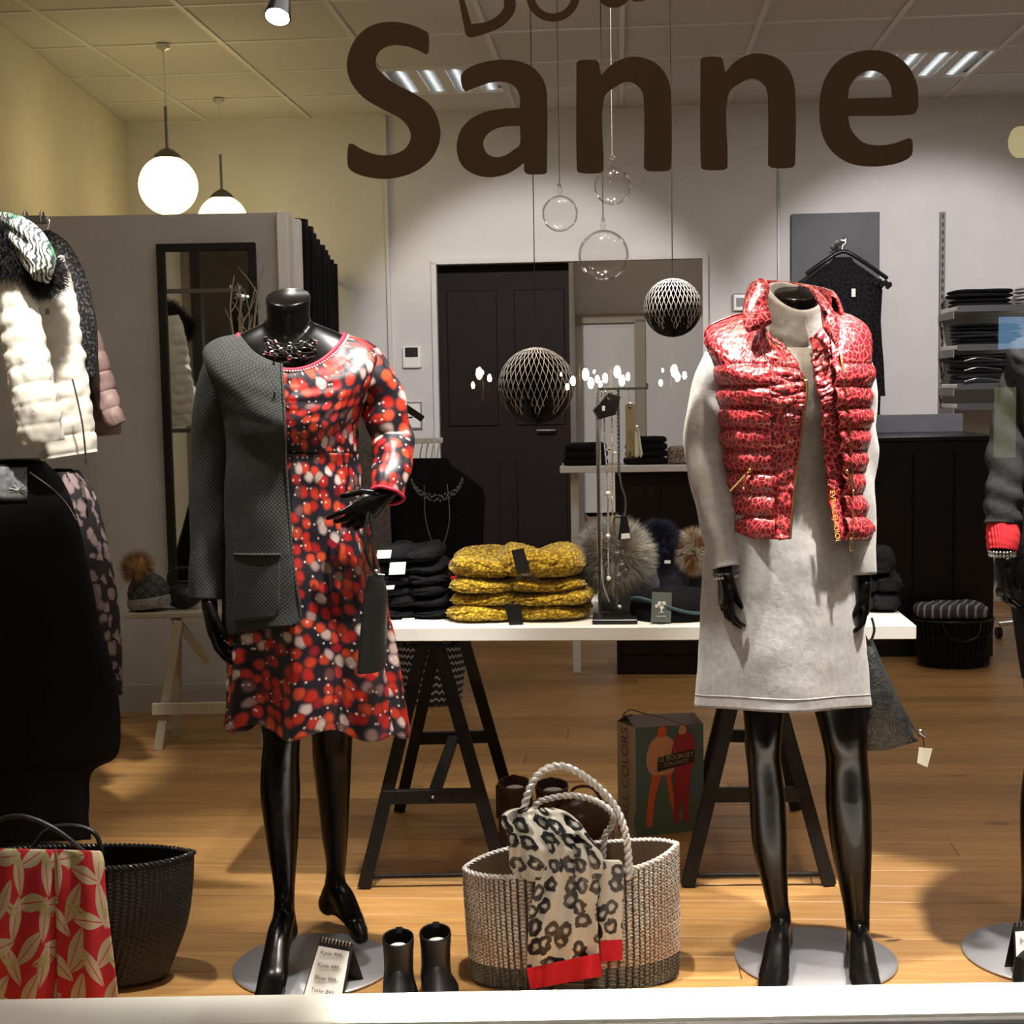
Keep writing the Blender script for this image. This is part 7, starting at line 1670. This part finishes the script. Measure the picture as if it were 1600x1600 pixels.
p_, r_ = limb_pts([(8, 352, Dk - .2, 9), (26, 372, Dk - .26, 13), (46, 398, Dk - .28, 15), (60, 424, Dk - .28, 13)]); q = MB(); q.tube(p_, r_, 20, off=lambda u, a: .14 * sin(a * 4 + u * 7)); q.build('inner_fold', 'tropic', t)
M['tweed'] = cloth('black_tweed', (.005, .0045, .005), (.10, .095, .095), 120, .9, .5, .004); M['tweed'].node_tree.nodes['Color Ramp'].color_ramp.elements[0].position = .52
t = thing('tweed_coat', 'black speckled tweed coat hanging behind the pale puffer', 'coat', P(120, 600, Dk + .05), 'garments on the left rack')
p_, r_ = limb_pts([(72, 366, Dk + .02, 9), (92, 392, Dk + .0, 20), (110, 440, Dk - .0, 25), (124, 500, Dk - .02, 24), (134, 550, Dk - .02, 19), (140, 590, Dk - .02, 13)]); q = MB(); q.tube(p_, r_, 24, off=lambda u, a: .05 * sin(a * 3 + u * 9)); q.build('sleeve', 'tweed', t)
p_, r_ = limb_pts([(60, 372, Dk + .08, 12), (84, 420, Dk + .08, 30), (100, 500, Dk + .08, 36), (110, 580, Dk + .08, 34), (112, 640, Dk + .08, 30)]); q = MB(); q.tube(p_, r_, 24); q.build('body', 'tweed', t)
q = MB(); q.tube(crom([P(72, 364, Dk + .02), P(76, 352, Dk + .04), P(76, 344, Dk + .05), P(72, 341, Dk + .05)], 5), .0028, 6); q.build('hanger_hook', 'silver', t)
t = thing('rose_puffer', 'dusty rose quilted jacket behind the tweed coat on the left rack', 'coat', P(160, 690, Dk + .1), 'garments on the left rack')
puffer_tube([(138, 520, Dk + .1, 16), (150, 570, Dk + .1, 19), (164, 615, Dk + .1, 18), (176, 650, Dk + .08, 16), (184, 664, Dk + .08, 13)], 'puff_rose', t, 'sleeve', .06, .006, 3)
puffer_tube([(122, 560, Dk + .15, 32), (138, 610, Dk + .15, 38), (146, 650, Dk + .15, 40), (150, 682, Dk + .15, 38)], 'puff_rose', t, 'body', .06, .007, 6, .5)
def tunic():
    m = mat('rose_black_tribal_print', (.2, .15, .15), .8); v0 = coords(m, (1, 1, 1), 'UV'); nn_ = noise_(m, v0, 30, 2); ad = N(m, 'ShaderNodeVectorMath', operation='MULTIPLY_ADD'); L(m, nn_.outputs['Color'], ad.inputs[0]); ad.inputs[1].default_value = (.05, .05, 0); L(m, v0, ad.inputs[2]); v = ad.outputs[0]; vo = N(m, 'ShaderNodeTexVoronoi'); L(m, v, vo.inputs['Vector']); vo.inputs['Scale'].default_value = 24
    n = noise_(m, v, 7, 3); d = math_(m, 'ADD', vo.outputs['Distance'], n.outputs[0]); setc(m, ramp(m, d, [(.70, (.26, .19, .19)), (.85, (.16, .115, .115)), (.92, (.012, .009, .011))])); return m
M['tunic'] = tunic()
Dl = 3.98
t = thing('patterned_tunic', 'rose and black patterned tunic hanging under the puffer coats', 'tunic', P(140, 1090, Dl + .1), 'garments on the left rack')
TU = Shell(Dl + .12, [(95, 26, 735, 738, 732, .03, .03), (100, 48, 775, 778, 772, .05, .05), (108, 58, 850, 852, 850, .06, .06), (118, 64, 930, 930, 930, .06, .06), (126, 64, 1010, 1010, 1010, .06, .06), (134, 58, 1085, 1088, 1082, .06, .06)])
q = MB(); TU.surf(q, 0, 2 * pi, 0, 5, 60, 40, lambda a, v: .004 * sin(a * 8 + v), None, True); solid(q.build('body', 'tunic', t), .002)
t = thing('black_long_coat', 'long black coat filling the left edge below the puffer', 'coat', P(40, 1290, Dl), 'garments on the left rack')
LC = Shell(Dl, [(30, 40, 722, 728, 718, .05, .05), (20, 82, 762, 772, 758, .09, .09), (12, 118, 850, 856, 850, .11, .11), (8, 142, 950, 956, 950, .12, .12), (8, 166, 1040, 1044, 1040, .12, .12), (6, 180, 1110, 1112, 1110, .12, .12), (4, 178, 1178, 1184, 1178, .12, .12), (-8, 150, 1206, 1212, 1206, .12, .12), (-20, 156, 1260, 1264, 1260, .11, .11), (-30, 168, 1312, 1316, 1308, .10, .10)])
q = MB(); LC.surf(q, 0, 2 * pi, 0, 9, 90, 60, lambda a, v: .004 * nz(a * 2, v * 2) + (.008 * max(0, v - 2) / 7) * sin(a * 9), None, True); solid(q.build('body', 'black_matte', t), .003)
q = MB(); q.tube([LC.pt(lerp(-1.2, -.2, i / 12), lerp(.35, 1.6, i / 12), .003) for i in range(13)], .002, 6); q.build('piping', 'silver', t)
M['flower'] = cloth('grey_flower_print', (.03, .03, .033), (.20, .20, .21), 30, .8)
q = MB(); LC.surf(q, lambda v: LC.a_of(0, v), lambda v: LC.a_of(42, v), .1, 1.15, 14, 8, .006); solid(q.build('printed_collar', 'flower', t), .002)
c = LC.pt(LC.a_of(29, .9), .9, .010)
q = MB()
for k in range(9):
    a_ = 2 * pi * k / 9; q.tube([c, c + Vector((cos(a_) * .028, 0, sin(a_) * .022))], [.0015, .0008], 5)
q.build('embroidered_star', 'silver', t)

dup(bpy.data.objects['puffer_coat'], (-.42, .02, 0), 'pale quilted puffer coat beyond the left edge, seen only in the mirror')
# ---------------------------------------------------------------- black basket with red leaf scarf, bottom left
M['black_braid'] = mat('black_braid', (.014, .012, .012), .35, spec=.5)
BB = Shell(3.08, [(118, 184, 1338, 1358, 1322, .10, .10, -6), (118, 182, 1390, 1410, 1374, .105, .105, -5), (112, 178, 1450, 1470, 1432, .105, .105, -3), (100, 160, 1524, 1544, 1503, .09, .09, -1)], .7)
t = thing('black_woven_basket', 'large black woven basket bag at the bottom left', 'bag', P(110, 1530, 3.08))
def bb_off(a, v): u = a / (2 * pi) * 96; return .0032 * abs(sin(pi * u)) ** .6 * (.55 + .45 * sin(v * 60 + pi * int(u)))
q = MB(); BB.surf(q, 0, 2 * pi, 0, 3, 96 * 6, 130, bb_off, None, True); q.build('body', 'black_braid', t)
q = MB(); BB.surf(q, 0, 2 * pi, .02, 3, 50, 4, -.006, None, True); q.build('lining', 'black_matte', t)
q = MB(); q.loft([[BB.pt(2 * pi * j / 40, 2.97) for j in range(40)], [BB.pt(2 * pi * j / 40, 2.99) for j in range(40)]], True, True); q.build('bottom', 'black_matte', t)
rope([BB.pt(2 * pi * j / 120, 0, .001) for j in range(121)], .0050, 'rim_braid', 'black_braid', t)
for pth in ([(-40, 1330, 2.98), (-10, 1288, 2.98), (30, 1275, 2.98), (80, 1292, 2.98), (125, 1325, 2.98), (150, 1352, 2.98)], [(40, 1345, 3.12), (70, 1300, 3.12), (110, 1290, 3.12), (148, 1302, 3.12), (160, 1335, 3.12)]):
    q = MB(); q.tube(crom([P(*p) for p in pth], 8), .0055, 8); q.build('handle', 'black_braid', t)
q = MB(); q.box(P(184, 1370, 2.99), (.012, .003, .020)); q.build('metal_badge', 'silver', t, smooth=False)
def leaves():
    m = mat('red_leaf_print', (.5, .02, .03), .75); v0 = coords(m, kind='UV'); c = (.50, .016, .028)
    def layer(S, off, w, h, a0):
        mp = N(m, 'ShaderNodeMapping'); mp.inputs['Scale'].default_value = (S, S * .62, 1); mp.inputs['Location'].default_value = (off, off * .7, 0); L(m, v0, mp.inputs[0])
        fl = N(m, 'ShaderNodeVectorMath', operation='FLOOR'); L(m, mp.outputs[0], fl.inputs[0]); fr = N(m, 'ShaderNodeVectorMath', operation='FRACTION'); L(m, mp.outputs[0], fr.inputs[0])
        sb = N(m, 'ShaderNodeVectorMath', operation='SUBTRACT'); L(m, fr.outputs[0], sb.inputs[0]); sb.inputs[1].default_value = (.5, .5, 0)
        wn = N(m, 'ShaderNodeTexWhiteNoise'); L(m, fl.outputs[0], wn.inputs[0]); an = math_(m, 'MULTIPLY_ADD', wn.outputs[0], 1.9, a0)
        ro = N(m, 'ShaderNodeVectorRotate', rotation_type='Z_AXIS'); L(m, sb.outputs[0], ro.inputs['Vector']); L(m, an, ro.inputs['Angle'])
        s_ = N(m, 'ShaderNodeSeparateXYZ'); L(m, ro.outputs[0], s_.inputs[0]); ax = math_(m, 'ABSOLUTE', s_.outputs[0])
        yy = math_(m, 'POWER', math_(m, 'ABSOLUTE', math_(m, 'DIVIDE', s_.outputs[1], h)), 1.7); ed_ = math_(m, 'MULTIPLY', math_(m, 'SUBTRACT', 1.0, yy), w)
        return math_(m, 'MULTIPLY', math_(m, 'LESS_THAN', ax, ed_), math_(m, 'GREATER_THAN', ax, .012)), wn
    for S, off, w, h, a0, tone in ((17, .2, .21, .58, -.2, (.50, .40, .27)), (17, .72, .19, .54, -1.6, (.56, .44, .30)), (15, 1.37, .10, .36, .6, (.44, .40, .17))):
        k, wn = layer(S, off, w, h, a0); c = mixc(m, k, c, tone)
    setc(m, c); return m
M['leaves'] = leaves()
t = thing('red_leaf_scarf', 'red scarf with cream leaf print draped over the black basket', 'scarf', P(90, 1555, 2.95))
sheet([(1345, 1350, 88, 120, .03), (1328, 1330, 80, 150, .0), (1335, 1340, 84, 162, -.01), (1390, 1395, 86, 166, -.012), (1460, 1465, 88, 174, -.010), (1560, 1562, 90, 186, -.005)], 'right_fall', 'leaves', t, 2.968, 3.1, .012, 1.5, .005, 50, 8)
sheet([(1345, 1345, 12, 70, .03), (1326, 1328, 4, 84, .0), (1338, 1338, -6, 92, -.01), (1400, 1400, -12, 92, -.012), (1470, 1470, -20, 90, -.010), (1562, 1562, -26, 92, -.005)], 'left_fall', 'leaves', t, 2.972, 7.7, .012, 1.5, .005, 50, 8)

# FLAT2D: printed patterns live in the cloth's own surface coordinates
for k in ('stones', 'leopard', 'leo', 'dots', 'leaves', 'lace', 'tunic'):
    for n_ in M[k].node_tree.nodes:
        if n_.type == 'TEX_VORONOI': n_.voronoi_dimensions = '2D'
